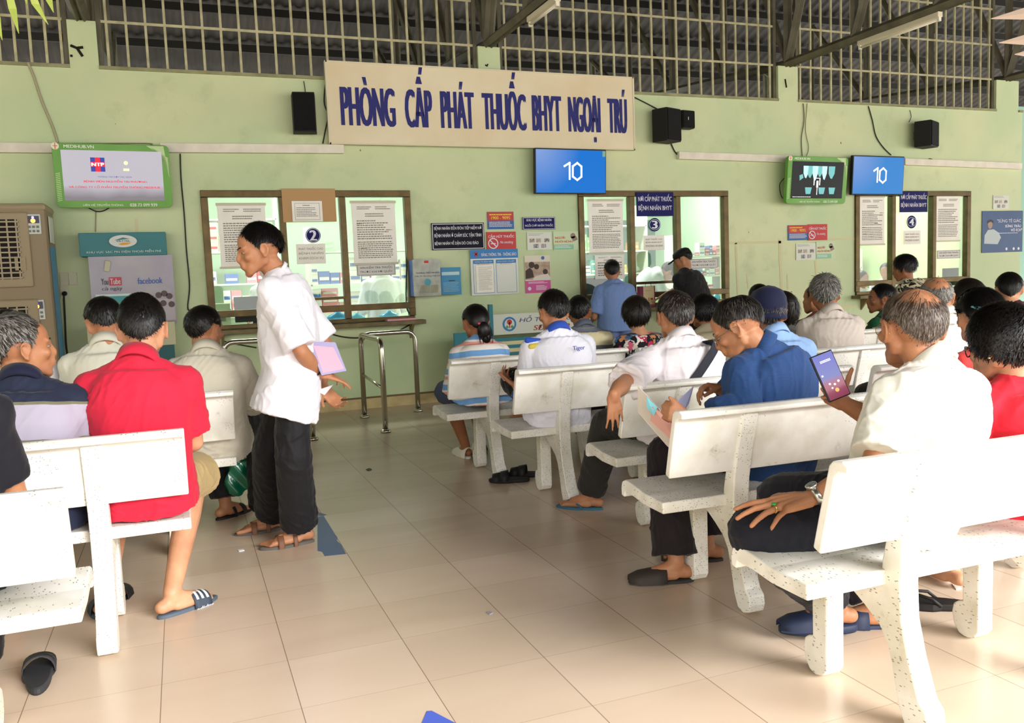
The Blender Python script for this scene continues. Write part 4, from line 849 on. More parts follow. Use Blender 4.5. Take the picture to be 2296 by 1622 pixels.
# ---- phone charging kiosk
def kiosk():
    off = .22; F = wall_face(185, 545, 385, 860, off=off); F.c[2] = 0; zt = at(300, 521, Y=YW - off)[2]
    x0 = at(178, 560, Y=YW - off)[0]; x1 = at(374, 560, Y=YW - off)[0]; o = empty('charging_kiosk', ((x0 + x1) / 2, YW - .11, 0)); tag(o, 'phone-charging kiosk with teal header on the left wall', 'kiosk')
    w = x1 - x0; zh = at(300, 573, Y=YW - off)[2]
    G = Face((-w / 2, -.11, zh), (1, 0, 0), (0, 0, 1), w, zt - zh)
    MB().box((-w / 2, -.10, zh), (w / 2, .10, zt)).build('header', mat('teal_header', '#2c7479', .4), o, bevel=.004)
    TL = mat('white_teal_text', '#c8d8d0', .5); mb = MB(); G.text(mb, 'KHU VỰC SẠC PIN ĐIỆN THOẠI MIỄN PHÍ', .08, .10, .93, .26, .012, bold=.01); mb.build('lettering', TL, o)
    mb = MB(); G.disc(mb, .5, .62, .115, .012, r2=.055); mb.build('emblem', mat('silver_oval', '#c9cdc6', .3), o)
    mb = MB(); G.text(mb, 'VIETTEL', .42, .58, .58, .68, .0145, bold=.02); G.poly(mb, [(.40, .66), (.5, .78), (.58, .72), (.5, .7)], .0135); mb.build('emblem', mat('teal_header'), o)
    mb = MB(); G.poly(mb, [(.44, .5), (.5, .56), (.6, .55), (.55, .47), (.48, .45)], .0135); mb.build('emblem', mat('orange_swoosh', '#dc9a3a', .5), o)
    zb = at(300, 730, Y=YW - off)[2]
    MB().box((-w / 2 + .06, -.07, zb), (w / 2 + .04, .10, zh)).build('panel', mat('lilac_panel', '#8f8598', .12, noise=.5, color2='#b7b7ac', nscale=2.2), o)
    G = Face((-w / 2 + .06, -.071, zb), (1, 0, 0), (0, 0, 1), w - .02, zh - zb)
    mb = MB(); G.rect(mb, .05, .28, .62, .46, .003); mb.build('price_table', mat('teal_print', '#3d8f92', .4), o); mb = MB(); G.rect(mb, .05, .0, .5, .22, .003); mb.build('price_table', mat('dull_red_print', '#a0484c', .4), o)
    mb = MB(); G.rect(mb, .05, .43, .5, .46, .005); G.rect(mb, .05, .2, .62, .23, .005); G.lines(mb, .06, .30, .2, .41, 2, RNG, .005); mb.build('print', TL, o)
    mb = MB(); G.rect(mb, .22, .58, .37, .70, .003); mb.build('video_logo', mat('red_logo_block', '#b8404c', .4), o)
    mb = MB(); G.text(mb, 'Tube', .235, .60, .355, .68, .0055, bold=.03); mb.build('lettering', mat('pink_white', '#d9c4c8', .5), o)
    mb = MB(); G.text(mb, 'You', .13, .595, .21, .685, .0045, bold=.03); G.text(mb, 'cả ngày', .13, .50, .37, .57, .0045, bold=.01); mb.build('lettering', mat('dark_grey_print', '#4c4a55', .5), o)
    mb = MB(); G.text(mb, 'facebook', .56, .59, .86, .68, .0045, bold=.02); mb.build('lettering', mat('blue_word', '#4466b0', .5), o)
    Gh = mat('photo_figures', '#5b4c50', .5); mb = MB()
    for (u, v) in ((.80, .42), (.87, .44), (.93, .40), (.85, .30), (.95, .28)): G.disc(mb, u, v, .028, .003)
    mb.build('picture', Gh, o); mb = MB(); G.poly(mb, [(.74, .05), (.76, .35), (.98, .38), (.99, .05)], .002); mb.build('picture', mat('photo_cloth', '#b1a8ae', .5), o)
    PH = at(240, 597, Y=YW - off) - np.array(o.location); M = roty(.2); MB().box((-.025, -.012, -.05), (.025, .0, .05), M=M, o=(PH[0], -.075, PH[2])).build('sample_phone', mat('ivory_phone', '#b7b49a', .4), o, bevel=.006)
    # lower cabinet
    zc = at(190, 731, Y=YW - .3)[2]; zd = at(190, 785, Y=YW - .3)[2]
    MB().box((-w / 2 + .01, -.19, zd), (w / 2 + .02, .10, zc)).build('shelf_box', mat('cream_cabinet', '#b9b595', .5), o, bevel=.004)
    MB().box((-w / 2 + .03, -.16, 0), (w / 2, .10, zd)).build('pedestal', mat('deep_teal', '#2a5c60', .5), o)
kiosk()
# ---- evaporative air cooler at left
def cooler():
    Yf = 8.1
    x1 = at(112, 600, Y=Yf)[0]; zt = at(40, 456, Y=Yf)[2]; o = empty('air_cooler', (x1 - .45, Yf + .25, 0)); tag(o, 'tall beige double air cooler at the left edge', 'air cooler')
    BG = mat('beige_cooler_plastic', '#8d7d62', .5); zm = at(40, 655, Y=Yf)[2]
    MB().box((-.45, -.25, 0), (.45, .25, zt - .02)).build('cabinet', BG, o, bevel=.03); MB().box((-.46, -.26, zt - .06), (.46, .26, zt)).build('lid', mat('beige_lid', '#9b8b6e', .5), o, bevel=.025)
    for k, (za, zb) in enumerate(((at(40, 645, Y=Yf)[2], at(40, 476, Y=Yf)[2]), (.25, at(40, 672, Y=Yf)[2]))):
        xr = at(48 + 6 * k, 560, Y=Yf)[0] - o.location.x
        MB().box((-.40, -.275, za), (xr + .07, -.245, zb)).build('grille_frame', mat('beige_lid'), o, bevel=.02)
        MB().box((-.36, -.279, za + .07), (xr - .01, -.27, zb - .06)).build('outlet', mat('dark_outlet', '#1b1612', .8), o)
        n = 12; mb = MB()
        for i in range(n): z = za + .08 + (zb - za - .16) * i / (n - 1); mb.box((-.37, -.292, z - .006), (xr, -.278, z + .006))
        for i in range(10): x = -.35 + (xr + .33) * i / 9; mb.box((x - .006, -.285, za + .07), (x + .006, -.272, zb - .06))
        mb.build('louvre', mat('louvre_beige', '#a4957a', .5), o)
        q = at(*((75, 501) if k == 0 else (84, 693)), Y=Yf) - np.array(o.location); px = q[0]; pz = q[2]
        MB().box((px - .06, -.262, pz - .09), (px + .055, -.245, pz + .075)).build('control_panel', mat('pale_panel', '#c4c8c0', .3), o, bevel=.004)
        MB().box((px - .045, -.266, pz + .0), (px + .045, -.26, pz + .06)).build('display', mat('dark_panel_display', '#31304a', .3), o)
        MB().ellipsoid((px, -.267, pz + .02), (.018, .004, .018)).build('lamp', mat('orange_led', '#ff9a3c', .4, emit='#ff9a3c', estr=2.5), o); MB().ellipsoid((px, -.267, pz + .048), (.010, .004, .010)).build('lamp', mat('violet_led', '#7a6cff', .4, emit='#7a6cff', estr=2.5), o)
        for i in range(3):
            for j in range(2): MB().box((px - .04 + .03 * i, -.267, pz - .075 + .035 * j), (px - .02 + .03 * i, -.26, pz - .055 + .035 * j)).build('button', mat('grey_button', '#74766e', .5), o)
    MB().box((.452, -.15, 0), (.458, .12, zt - .35)).build('side_sheet', mat('blue_side_sheet', '#4e8cab', .5), o); MB().box((.456, -.14, zt - .32), (.462, .10, zt - .10)).build('side_label', mat('laminated_white'), o)
    MB().box((-.40 + .6, -.285, zt - .55), (-.40 + .68, -.27, zt - .44)).build('latch', mat('beige_lid'), o)
cooler()
# ---- stainless queue rails
def rail(A, B, C, label):
    """three posts: A-B joined front to back, B-C along the wall"""
    o = empty('queue_rail', (B[0], B[1], 0)); tag(o, label, 'queue rail', 'stainless queue rails under window 2'); b = vec(B[0], B[1], 0); H = .80; R = .024
    P = lambda q, z: vec(q[0], q[1], 0) - b + vec(0, 0, z)
    def hoop(p, q, base_p=True, base_q=True):
        d = nrm(P(q, 0) - P(p, 0)); pts = [P(p, .0)] if base_p else [P(p, H - .12)]
        pts += [P(p, H - .09)] + [P(p, H) + d * .09 * (1 - math.cos(t)) + vec(0, 0, .09 * (math.sin(t) - 1)) for t in (.4, .8, 1.2)] + [P(p, H) + d * .09, P(q, H) - d * .09] + [P(q, H) - d * .09 * (1 - math.cos(t)) + vec(0, 0, .09 * (math.sin(t) - 1)) for t in (1.2, .8, .4)] + [P(q, H - .09)]
        pts += [P(q, 0)] if base_q else []
        MB().tube(pts, R, 14).build('hoop', CHROME, o, smooth=True)
    hoop(B, A); hoop(B, C, False)
    MB().tube([P(B, .42), P(A, .38)], .014, 10).build('mid_bar', CHROME, o, smooth=True)
    for q in (A, B, C): MB().tube([P(q, 0), P(q, .018), P(q, .03)], [.045, .045, .028], 16).build('foot_flange', CHROME, o, smooth=True)
fa = lambda x, y: tuple(at(x, y, Z=0)[:2])
rail(fa(865, 970), fa(818, 937), fa(938, 923), 'stainless queue rail standing free right of the standing man')
B2 = fa(702, 987); rail((B2[0], B2[1]), (B2[0] - .02, B2[1] + .93), (B2[0] - .62, B2[1] + .97), 'stainless queue rail mostly hidden by the standing man')
# ================================================================ pharmacy room behind the windows
RY0, RY1, RZC = YW + TH, 12.4, 3.05
MINT = mat('mint_room_wall', '#b9d6b8', .6)
struct(MB().box((-2, RY1, 0), (XR - .22, RY1 + .1, RZC)).build('wall_pharmacy_back', MINT))
struct(MB().box((-2.1, RY0, 0), (-2, RY1, RZC)).build('wall_pharmacy_left', MINT))
struct(MB().box((-2, RY0, RZC), (XR - .22, RY1, RZC + .05)).build('ceiling_pharmacy', mat('white_ceiling', '#dfe6dc', .7)))
struct(MB().box((7.35, RY0 + .01, 0), (7.45, RY1, RZC)).build('wall_pharmacy_partition', MINT))
struct(MB().box((-2, RY0, 0), (XR - .22, RY1, .005)).build('floor_pharmacy', mat('grey_room_floor', '#a9a695', .5)))
def room_lamp(x, y, w=1.2, e=55):
    t = empty('ceiling_lamp', (x, y, RZC - .05)); tag(t, 'white fluorescent ceiling lamp inside the pharmacy', 'ceiling lamp', 'pharmacy ceiling lamps')
    MB().box((-w / 2, -.09, 0), (w / 2, .09, .045)).build('housing', mat('white_lamp_housing', '#e4e4e0', .5), t)
    MB().box((-w / 2 + .02, -.07, -.03), (w / 2 - .02, .07, -.002)).build('diffuser', mat('lamp_glow', '#ffffff', .5, emit='#fdfff4', estr=6), t)
    l = bpy.data.lights.new('lamp_light', 'AREA'); l.shape = 'RECTANGLE'; l.size = w; l.size_y = .3; l.energy = e; l.color = (1, 1, .95)
    lo = bpy.data.objects.new('lamp_light', l); COL.objects.link(lo); lo.parent = t; lo.location = (0, 0, -.04)
for x in (.5, 2.1, 4.3, 6.2): room_lamp(x, 10.4, e=36)
for x in (8.4, 9.7): room_lamp(x, 10.4, e=34)
WSH = mat('white_shelf', '#d7dad0', .5)
BOXCOL = {'white': '#d9d9d2', 'pink': '#d98a92', 'red': '#b83a3e', 'blue': '#4c6fae', 'teal': '#5fa39a', 'yellow': '#cfb458', 'green': '#8ab67c', 'brown': '#a9824f', 'cream': '#d0c49c'}
_mb = {}
def med_box(x, y, z, w, d, h, col, where, band=True):
    key = (round(w, 2), round(d, 2), round(h, 2), col, band)
    if key not in _mb:
        o = MB().box((-w / 2, 0, 0), (w / 2, d, h)).build('medicine_box', mat('box_' + col, BOXCOL[col], .5))
        ch = None
        if band:
            c2 = {'white': 'blue', 'pink': 'white', 'red': 'white', 'blue': 'white', 'teal': 'white', 'yellow': 'green', 'green': 'white', 'brown': 'cream', 'cream': 'red'}[col]
            ch = MB().box((-w * .42, -.002, h * .30), (w * .42, 0, h * .55)).build('print_band', mat('box_' + c2, BOXCOL[c2], .5), o)
        _mb[key] = (o, ch, True); new = o
    else:
        src, sch, _ = _mb[key]; new = src.copy(); COL.objects.link(new)
        if sch is not None: c = sch.copy(); COL.objects.link(c); c.parent = new
    new.location = (x, y, z)
    tag(new, '%s medicine box stacked %s' % (col, where), 'medicine box', 'medicine boxes %s' % where); return new
def shelf(x0, x1, y, zs, label):
    o = empty('shelf_unit', ((x0 + x1) / 2, y, 0)); tag(o, label, 'shelf unit'); w = x1 - x0
    for z in zs: MB().box((-w / 2, 0, z - .02), (w / 2, .35, z)).build('shelf_board', WSH, o)
    for x in (-w / 2, w / 2): MB().box((x - .015, 0, 0), (x + .015, .35, zs[-1] + .3)).build('upright', WSH, o)
def fill(x0, x1, y, z, hmax, cols, rg, where, p_gap=.04, wr=(.06, .12), hr=(.05, .1), rows=3):
    x = x0
    while x < x1 - .05:
        w = rg.choice([wr[0], (wr[0] + wr[1]) / 2, wr[1]]); h = rg.choice([hr[0], (hr[0] + hr[1]) / 2, hr[1]]); c = rg.choice(cols)
        if rg.random() > p_gap:
            zz = z
            for k in range(rg.randint(1, rows)):
                if zz + h > z + hmax: break
                med_box(x + w / 2, y + .02, zz + .0005, w - .004, .12, h - .003, c, where, True); zz += h
        x += w + .004
rg = random.Random(11)
shelf(-.6, 1.2, 11.2, [.95, 1.35, 1.75, 2.15], 'white shelf unit beyond left pane of window 2')
fill(-.2, 1.15, 11.2, .95, .38, ['white', 'pink', 'red', 'white', 'brown'], rg, 'beyond the left pane of window 2', wr=(.09, .16), hr=(.09, .16)); fill(-.2, 1.15, 11.2, 1.75, .38, ['white', 'cream'], rg, 'beyond the left pane of window 2', wr=(.12, .2), hr=(.1, .14)); fill(-.2, 1.15, 11.2, 1.35, .38, ['white', 'red', 'blue', 'pink'], rg, 'beyond the left pane of window 2', wr=(.09, .16), hr=(.09, .16))
shelf(1.5, 2.9, 10.6, [.95, 1.3, 1.7], 'white shelf unit beyond right half of window 2')
fill(1.5, 2.9, 10.6, .95, .33, ['brown', 'white', 'cream', 'pink'], rg, 'beyond the right half of window 2', wr=(.12, .2), hr=(.1, .15)); fill(1.5, 2.9, 10.6, 1.3, .38, ['white', 'blue', 'pink', 'white'], rg, 'beyond the right half of window 2', wr=(.09, .14), hr=(.12, .16))
shelf(4.6, 6.35, 10.9, [.95, 1.3, 1.62, 1.98], 'white shelf unit beyond left and middle panes of window 3')
W3 = 'beyond the middle of window 3'
fill(4.65, 6.3, 10.9, .95, .33, ['white', 'white', 'blue', 'white', 'teal', 'red'], rg, W3, .05, (.05, .07), (.06, .08), 4)
fill(4.65, 6.3, 10.9, 1.3, .3, ['teal', 'brown', 'yellow', 'white'], rg, W3, .25, (.07, .14), (.06, .1), 2); fill(5.0, 6.3, 10.9, 1.62, .3, ['brown', 'green', 'cream'], rg, W3, .3, (.1, .16), (.1, .14), 2)
shelf(6.5, 7.3, 10.3, [.95, 1.22, 1.5], 'white shelf unit beyond right pane of window 3')
for z in (.95, 1.22, 1.5): fill(6.52, 7.28, 10.3, z, .26, ['white', 'red', 'white', 'pink', 'blue'], rg, 'beyond the right pane of window 3', .05, (.05, .09), (.05, .09), 3)
# grey shuttered window on the back wall of the pharmacy
o = MB().box((0, 0, 0), (1.5, .04, 1.0)).build('roller_blind', mat('slate_green_blind', '#55706a', .6, noise=.4, color2='#7f968e', nscale=5)); o.location = (6.9 - .9, RY1 - .06, 1.15); tag(o, 'slate green blind on the pharmacy back wall', 'blind')
# cartons for window 4 room
W4 = 'beyond window 4'
shelf(8.3, 10.6, 11.2, [.3, .8, 1.25], 'white shelf unit beyond window 4')
for z in (.8, 1.25): fill(8.35, 10.5, 11.2, z, .45, ['brown', 'white', 'brown', 'blue', 'cream'], rg, W4, .05, (.2, .3), (.14, .2), 2)
struct(corrugated('wall_sheet', 8.3, 10.6, 12.2, 1.5, 12.25, 2.6, mat('grey_blue_sheet', '#7c9a9c', .5), .09, .02))
# counters, screens and things on the counter
for x0, x1, lab in ((-.2, 3.0, 'white inner counter behind the window with the cardboard sheet'), (3.9, 7.2, 'white inner counter behind the window with the gift bag'), (7.6, 10.4, 'white inner counter behind the rightmost window')):
    o = MB().box((x0, RY0 + .02, .80), (x1, RY0 + .62, .84)).box((x0 + .02, RY0 + .57, 0.005), (x1 - .02, RY0 + .61, .8)).build('counter', WSH); tag(o, lab, 'counter')
def monitor(x, y, label, w=.42, rz=0.2):
    o = empty('computer_monitor', (x, y, .84), rz); tag(o, label, 'monitor'); bk = mat('black_plastic', '#151515', .4)
    MB().box((-w / 2, 0, .10), (w / 2, .035, .10 + w * .62)).build('screen', bk, o, bevel=.006); MB().box((-.03, .01, .01), (.03, .03, .15)).build('stand', bk, o); MB().box((-.1, -.06, 0), (.1, .1, .012)).build('base', bk, o)
monitor(at(572, 670, Y=9.15)[0], 9.15, 'black monitor seen behind the standing man in white'); monitor(at(2135, 630, Y=9.2)[0], 9.2, 'black monitor in the rightmost window', .4); monitor(at(1335, 665, Y=9.2)[0], 9.2, 'wide black monitor left of the man in the light blue shirt', .5)
def bag(px, py, Y, r, col, label, pin=False):
    c = at(px, py, Y=Y); z = .84; m = mat('bag_' + col, col, .25, spec=.6); mb = MB(); rings = []; rgb = random.Random(int(px))
    for k in range(9):
        t = k / 8; rad = r * (math.sin(math.pi * (.15 + .75 * t)) ** .6) * (1 if k < 7 else .5); rings.append(np.array([[rad * (1 + .18 * math.sin(5 * a + k) + rgb.uniform(-.06, .06)) * math.cos(a), .6 * rad * math.sin(a), t * r * 1.5] for a in np.linspace(0, 2 * math.pi, 16, endpoint=False)]))
    o = mb.ring_loft(rings).build('plastic_bag', m, smooth=True); o.location = (c[0], Y, z); tag(o, label, 'plastic bag')
bag(757, 700, 9.05, .11, '#3f9fcf', 'blue plastic bag inside window 2, by the middle mullion'); bag(873, 700, 9.0, .1, '#5db2d8', 'light blue plastic bag at right end of window 2 counter'); bag(800, 700, 9.2, .09, '#66b5c8', 'small blue bag beside the staff member at window 2'); bag(1607, 668, 9.05, .1, '#58a8dc', 'blue plastic bag at right end of window 3 counter'); bag(1424, 655, 9.1, .08, '#4a95d4', 'blue plastic bag left of the gift bag at window 3')
# instrument at left
c = at(488, 660, Y=9.1); o = empty('desk_instrument', (c[0], 9.1, .84)); tag(o, 'pale green desk instrument inside left of window 2', 'instrument')
MB().box((-.09, 0, 0), (.11, .2, .3)).build('case', mat('pale_green_case', '#aebfa4', .5), o, bevel=.008); MB().box((-.03, -.005, .12), (.06, 0, .22)).build('display', mat('dull_display', '#6e7c6c', .3), o)
# window 3: gift bag standing on the outer sill
def gift_bag():
    c = at(1447, 680, Y=8.58); w = .20; h = .24; z = WZ0 - .005
    o = empty('gift_bag', (c[0], 8.56, z)); tag(o, 'maroon and cream paper gift bag on window 3 sill', 'paper bag')
    MB().prism([(-w / 2, -.035), (w / 2, -.035), (w / 2, .035), (-w / 2, .035)], 2, 0, h).build('bag', mat('maroon_paper', '#6e1f3c', .5), o, bevel=.003)
    MB().box((-w * .28, -.038, .03), (w * .42, -.035, h)).build('front_panel', mat('cream_paper', '#c9b98e', .5), o)
    G = Face((-w * .28, -.039, .03), (1, 0, 0), (0, 0, 1), w * .7, h - .03); mb = MB(); G.lines(mb, .15, .72, .85, .76, 1, RNG, .001); G.disc(mb, .75, .3, .018, .001, r2=.012); G.rect(mb, .45, .2, .52, .38, .001); G.disc(mb, .22, .26, .012, .001)
    mb.build('print', mat('rust_print', '#a04a34', .5), o)
    MB().tube([(-.03, -.036, h - .01), (-.02, -.036, h + .05), (.04, -.036, h + .05), (.05, -.036, h - .01)], .003, 6).build('handle', mat('black_plastic'), o)
gift_bag()
c = at(905, 705, Y=8.6); o = MB().box((-.16, -.06, 0), (.14, .06, .02)).build('paper_pad', mat('pink_pad', '#d99aa2', .6)); o.location = (c[0] - .02, 8.62, WZ0 - .006); tag(o, 'pink paper pad on the sill at right end of window 2', 'paper pad')
c = at(1945, 660, Y=9.05); o = MB().box((-.12, -.1, 0), (.12, .1, .03)).build('paper_stack', mat('pink_slips', '#d8a6b4', .6)); o.location = (c[0], 9.05, .84); tag(o, 'stack of pink slips inside window 4', 'paper stack')
# clock
c = at(1505, 517, Y=12.3); o = MB().tube([(0, 0, 0), (0, -.04, 0)], .16, 28).build('wall_clock', mat('blue_clock_rim', '#3a6aa0', .4)); o.location = (c[0], RY1 - .005, c[2]); tag(o, 'round blue wall clock inside the pharmacy', 'wall clock')
MB().tube([(0, -.041, 0), (0, -.043, 0)], .13, 28).build('dial', mat('white_dial', '#d8dcd8', .5), o)
# ================================================================ people: generator
def remesh(mb, voxel, smooth=3, factor=0.5):
    me = mb.mesh('tmp'); o = bpy.data.objects.new('tmp', me); COL.objects.link(o)
    r = o.modifiers.new('r', 'REMESH'); r.mode = 'VOXEL'; r.voxel_size = voxel; r.use_smooth_shade = True
    if smooth: s = o.modifiers.new('s', 'SMOOTH'); s.factor = factor; s.iterations = smooth
    dg = bpy.context.evaluated_depsgraph_get(); out = bpy.data.meshes.new_from_object(o.evaluated_get(dg))
    bpy.data.objects.remove(o); bpy.data.meshes.remove(me); return out
def get_co(me): a = np.zeros(len(me.vertices) * 3); me.vertices.foreach_get('co', a); return a.reshape(-1, 3)
def get_no(me): a = np.zeros(len(me.vertices) * 3); me.vertices.foreach_get('normal', a); return a.reshape(-1, 3)
def set_co(me, c): me.vertices.foreach_set('co', np.ascontiguousarray(c).ravel()); me.update()

def skin_mat(tone):
    tones = {'tan': '#b27c58', 'light': '#c99572', 'brown': '#95613f', 'pale': '#d3a283'}
    c = tones[tone]; name = 'skin_' + tone
    if name in _mats: return _mats[name]
    m = mat(name, c, 0.5, spec=0.4, noise=0.35, nscale=14, color2='#8a4f38', bump=0.12, bscale=220, sub=0.08); return m
def hair_mat(col, grey=None, amt=0.0):
    name = 'hair_%s_%s_%.2f' % (col, grey, amt)
    if name in _mats: return _mats[name]
    m = mat(name, col, 0.42, spec=0.35); 
    if grey:
        nt = m.node_tree; b = nt.nodes['Principled BSDF']; L = nt.links.new; at_ = nt.nodes.new('ShaderNodeAttribute'); at_.attribute_name = 's'
        r = nt.nodes.new('ShaderNodeMapRange'); r.inputs['From Min'].default_value = 1 - amt - .25; r.inputs['From Max'].default_value = 1 - amt + .35; L(at_.outputs['Fac'], r.inputs['Value'])
        mx = nt.nodes.new('ShaderNodeMix'); mx.data_type = 'RGBA'; mx.inputs['A'].default_value = srgb(col); mx.inputs['B'].default_value = srgb(grey); L(r.outputs[0], mx.inputs['Factor']); L(mx.outputs['Result'], b.inputs['Base Color'])
    return m
def cloth_mat(name, col, kind='plain', **k):
    if name in _mats: return _mats[name]
    m = mat(name, col, k.get('rough', 0.8), spec=0.25, bump=0.10, bscale=k.get('bscale', 500)); nt = m.node_tree; b = nt.nodes['Principled BSDF']; L = nt.links.new
    b.inputs['Sheen Weight'].default_value = 0.08
    tc = nt.nodes.new('ShaderNodeTexCoord')
    if kind == 'stripes':   # bands along the garment attribute 's'
        at_ = nt.nodes.new('ShaderNodeAttribute'); at_.attribute_name = 's'; rp = nt.nodes.new('ShaderNodeValToRGB'); rp.color_ramp.interpolation = 'CONSTANT'
        st = k['stops']; e = rp.color_ramp.elements
        while len(e) < len(st): e.new(0.5)
        for i, (p, c) in enumerate(st): e[i].position = p; 
        for i, (p, c) in enumerate(st): e[i].color = srgb(c)
        if k.get('repeat'):
            mu = nt.nodes.new('ShaderNodeMath'); mu.operation = 'MULTIPLY'; mu.inputs[1].default_value = k['repeat']; fr = nt.nodes.new('ShaderNodeMath'); fr.operation = 'FRACT'
            L(at_.outputs['Fac'], mu.inputs[0]); L(mu.outputs[0], fr.inputs[0]); L(fr.outputs[0], rp.inputs['Fac'])
        else: L(at_.outputs['Fac'], rp.inputs['Fac'])
        L(rp.outputs['Color'], b.inputs['Base Color'])
    elif kind == 'floral':
        v = nt.nodes.new('ShaderNodeTexVoronoi'); v.inputs['Scale'].default_value = k.get('scale', 14); nz = nt.nodes.new('ShaderNodeTexNoise'); nz.inputs['Scale'].default_value = 20
        L(tc.outputs['Object'], nz.inputs['Vector']); mx = nt.nodes.new('ShaderNodeMix'); mx.data_type = 'RGBA'; mx.inputs['Factor'].default_value = 0.12; L(tc.outputs['Object'], mx.inputs['A']); L(nz.outputs['Color'], mx.inputs['B']); L(mx.outputs['Result'], v.inputs['Vector'])
        rp = nt.nodes.new('ShaderNodeValToRGB'); rp.color_ramp.interpolation = 'CONSTANT'; sp = nt.nodes.new('ShaderNodeSeparateColor'); L(v.outputs['Color'], sp.inputs[0])
        e = rp.color_ramp.elements; cs = k['colors']
        while len(e) < len(cs): e.new(0.5)
        for i, c in enumerate(cs): e[i].position = i / len(cs); 
        for i, c in enumerate(cs): e[i].color = srgb(c)
        L(sp.outputs[0], rp.inputs['Fac']); lt = nt.nodes.new('ShaderNodeMath'); lt.operation = 'LESS_THAN'; lt.inputs[1].default_value = k.get('size', .38); L(v.outputs['Distance'], lt.inputs[0])
        m2 = nt.nodes.new('ShaderNodeMix'); m2.data_type = 'RGBA'; m2.inputs['A'].default_value = srgb(col); L(rp.outputs['Color'], m2.inputs['B']); L(lt.outputs[0], m2.inputs['Factor']); L(m2.outputs['Result'], b.inputs['Base Color'])
    elif kind == 'blotch':
        nz = nt.nodes.new('ShaderNodeTexNoise'); nz.inputs['Scale'].default_value = k.get('scale', 16); nz.inputs['Distortion'].default_value = 2.2; L(tc.outputs['Object'], nz.inputs['Vector'])
        gt = nt.nodes.new('ShaderNodeMath'); gt.operation = 'GREATER_THAN'; gt.inputs[1].default_value = .52; L(nz.outputs['Fac'], gt.inputs[0]); m2 = nt.nodes.new('ShaderNodeMix'); m2.data_type = 'RGBA'; m2.inputs['A'].default_value = srgb(col); m2.inputs['B'].default_value = srgb(k['col2']); L(gt.outputs[0], m2.inputs['Factor']); L(m2.outputs['Result'], b.inputs['Base Color'])
    elif kind == 'denim':
        nz = nt.nodes.new('ShaderNodeTexNoise'); nz.inputs['Scale'].default_value = 55; nz.inputs['Detail'].default_value = 6; mp = nt.nodes.new('ShaderNodeMapping'); mp.inputs['Scale'].default_value = (1, 1, 7); L(tc.outputs['Object'], mp.inputs['Vector']); L(mp.outputs[0], nz.inputs['Vector'])
        m2 = nt.nodes.new('ShaderNodeMix'); m2.data_type = 'RGBA'; m2.inputs['A'].default_value = srgb(col); m2.inputs['B'].default_value = srgb(k['col2']); L(nz.outputs['Fac'], m2.inputs['Factor']); L(m2.outputs['Result'], b.inputs['Base Color'])
    return m

def head_frame(yaw, pitch=0.0, roll=0.0):
    """columns: right, forward, up. yaw 0 = +Y, positive turns left (counter-clockwise seen from above); pitch > 0 looks up"""
    return rotz(yaw) @ rotx(pitch) @ roty(roll)

def finger(mb, p, d, n, side, lens, r, curl, s0=0.0):
    """chain of three phalanges from p, direction d, curling toward the palm normal n"""
    a = s0
    for i, (l, c) in enumerate(zip(lens, curl)):
        a += c; q = p + (d * math.cos(a) + n * math.sin(a)) * l
        mb.capsule(p, q, r * (1 - .10 * i), r * (1 - .10 * (i + 1)), 8); p = q
    return p
def hand(mb, wrist, d, n, thumb_side, curl=(.25, .35, .25), spread=.10, scale=1.0, thumb=(.5, .3), each=None, thumb_dir=None, r=.0092):
    """d: wrist->knuckles, n: out of the palm, thumb_side: +1 thumb toward cross(d,n), -1 opposite. returns points"""
    d = nrm(d); n = nrm(n - d * (n @ d)); s = np.cross(d, n) * thumb_side; sc = scale; tips = []
    off = (.030, .010, -.011, -.031); klen = (.088, .091, .086, .078); fl = ((.042, .026, .020), (.046, .029, .021), (.043, .027, .021), (.034, .021, .018))
    for i in range(4):
        k = wrist + d * klen[i] * sc + s * off[i] * sc; b = wrist + d * .012 * sc + s * off[i] * .55 * sc
        mb.capsule(b, k, .0155 * sc, .0115 * sc, 8)
        mb.capsule(b + s * (.008 if i < 3 else 0) * sc, k + s * 0, .012 * sc, .010 * sc, 8)
        fd = nrm(d + s * spread * (1.5 - i) * .8); cu = each[i] if each else curl
        tips.append(finger(mb, k, fd, n, s, [x * sc for x in fl[i]], r * sc * (1 if i < 3 else .88), cu))
    # thumb from the side of the palm near its base
    tb = wrist + d * .026 * sc + s * .026 * sc; td = nrm(d * .62 + s * .75 + n * .25) if thumb_dir is None else nrm(thumb_dir)
    mb.capsule(wrist + d * .016 * sc + s * .012 * sc, tb, .016 * sc, .0145 * sc, 8)
    t1 = tb + td * .040 * sc; mb.capsule(tb, t1, .0145 * sc, .0105 * sc, 8); a2 = nrm(td * math.cos(thumb[0]) + d * math.sin(thumb[0])); t2 = t1 + a2 * .028 * sc; mb.capsule(t1, t2, .0105 * sc, .0098 * sc, 8)
    a3 = nrm(a2 * math.cos(thumb[1]) + d * math.sin(thumb[1]) * .7 + n * .2); t3 = t2 + a3 * .022 * sc; mb.capsule(t2, t3, .0098 * sc, .0085 * sc, 8)
    return tips + [t3]
def foot(mb, ankle, fwd, toe_detail=True):
    fwd = nrm(vec(fwd[0], fwd[1], 0)); s = vec(fwd[1], -fwd[0], 0); base = vec(ankle[0], ankle[1], ankle[2] - .075)
    up = vec(0, 0, 1)
    mb.capsule(base - fwd * .045 + up * .030, base + fwd * .03 + up * .038, .028, .030, 12)
    mb.capsule(ankle - up * .02, base + fwd * .10 + up * .028, .034, .024, 12)
    for k in (-.026, -.009, .009, .026): mb.capsule(base + fwd * .01 + s * k * .7 + up * .022, base + fwd * .135 + s * k + up * .017, .020, .015, 8)
    if toe_detail:
        for i, k in enumerate((-.032, -.012, .004, .018, .031)):
            pass
    return base, fwd, s
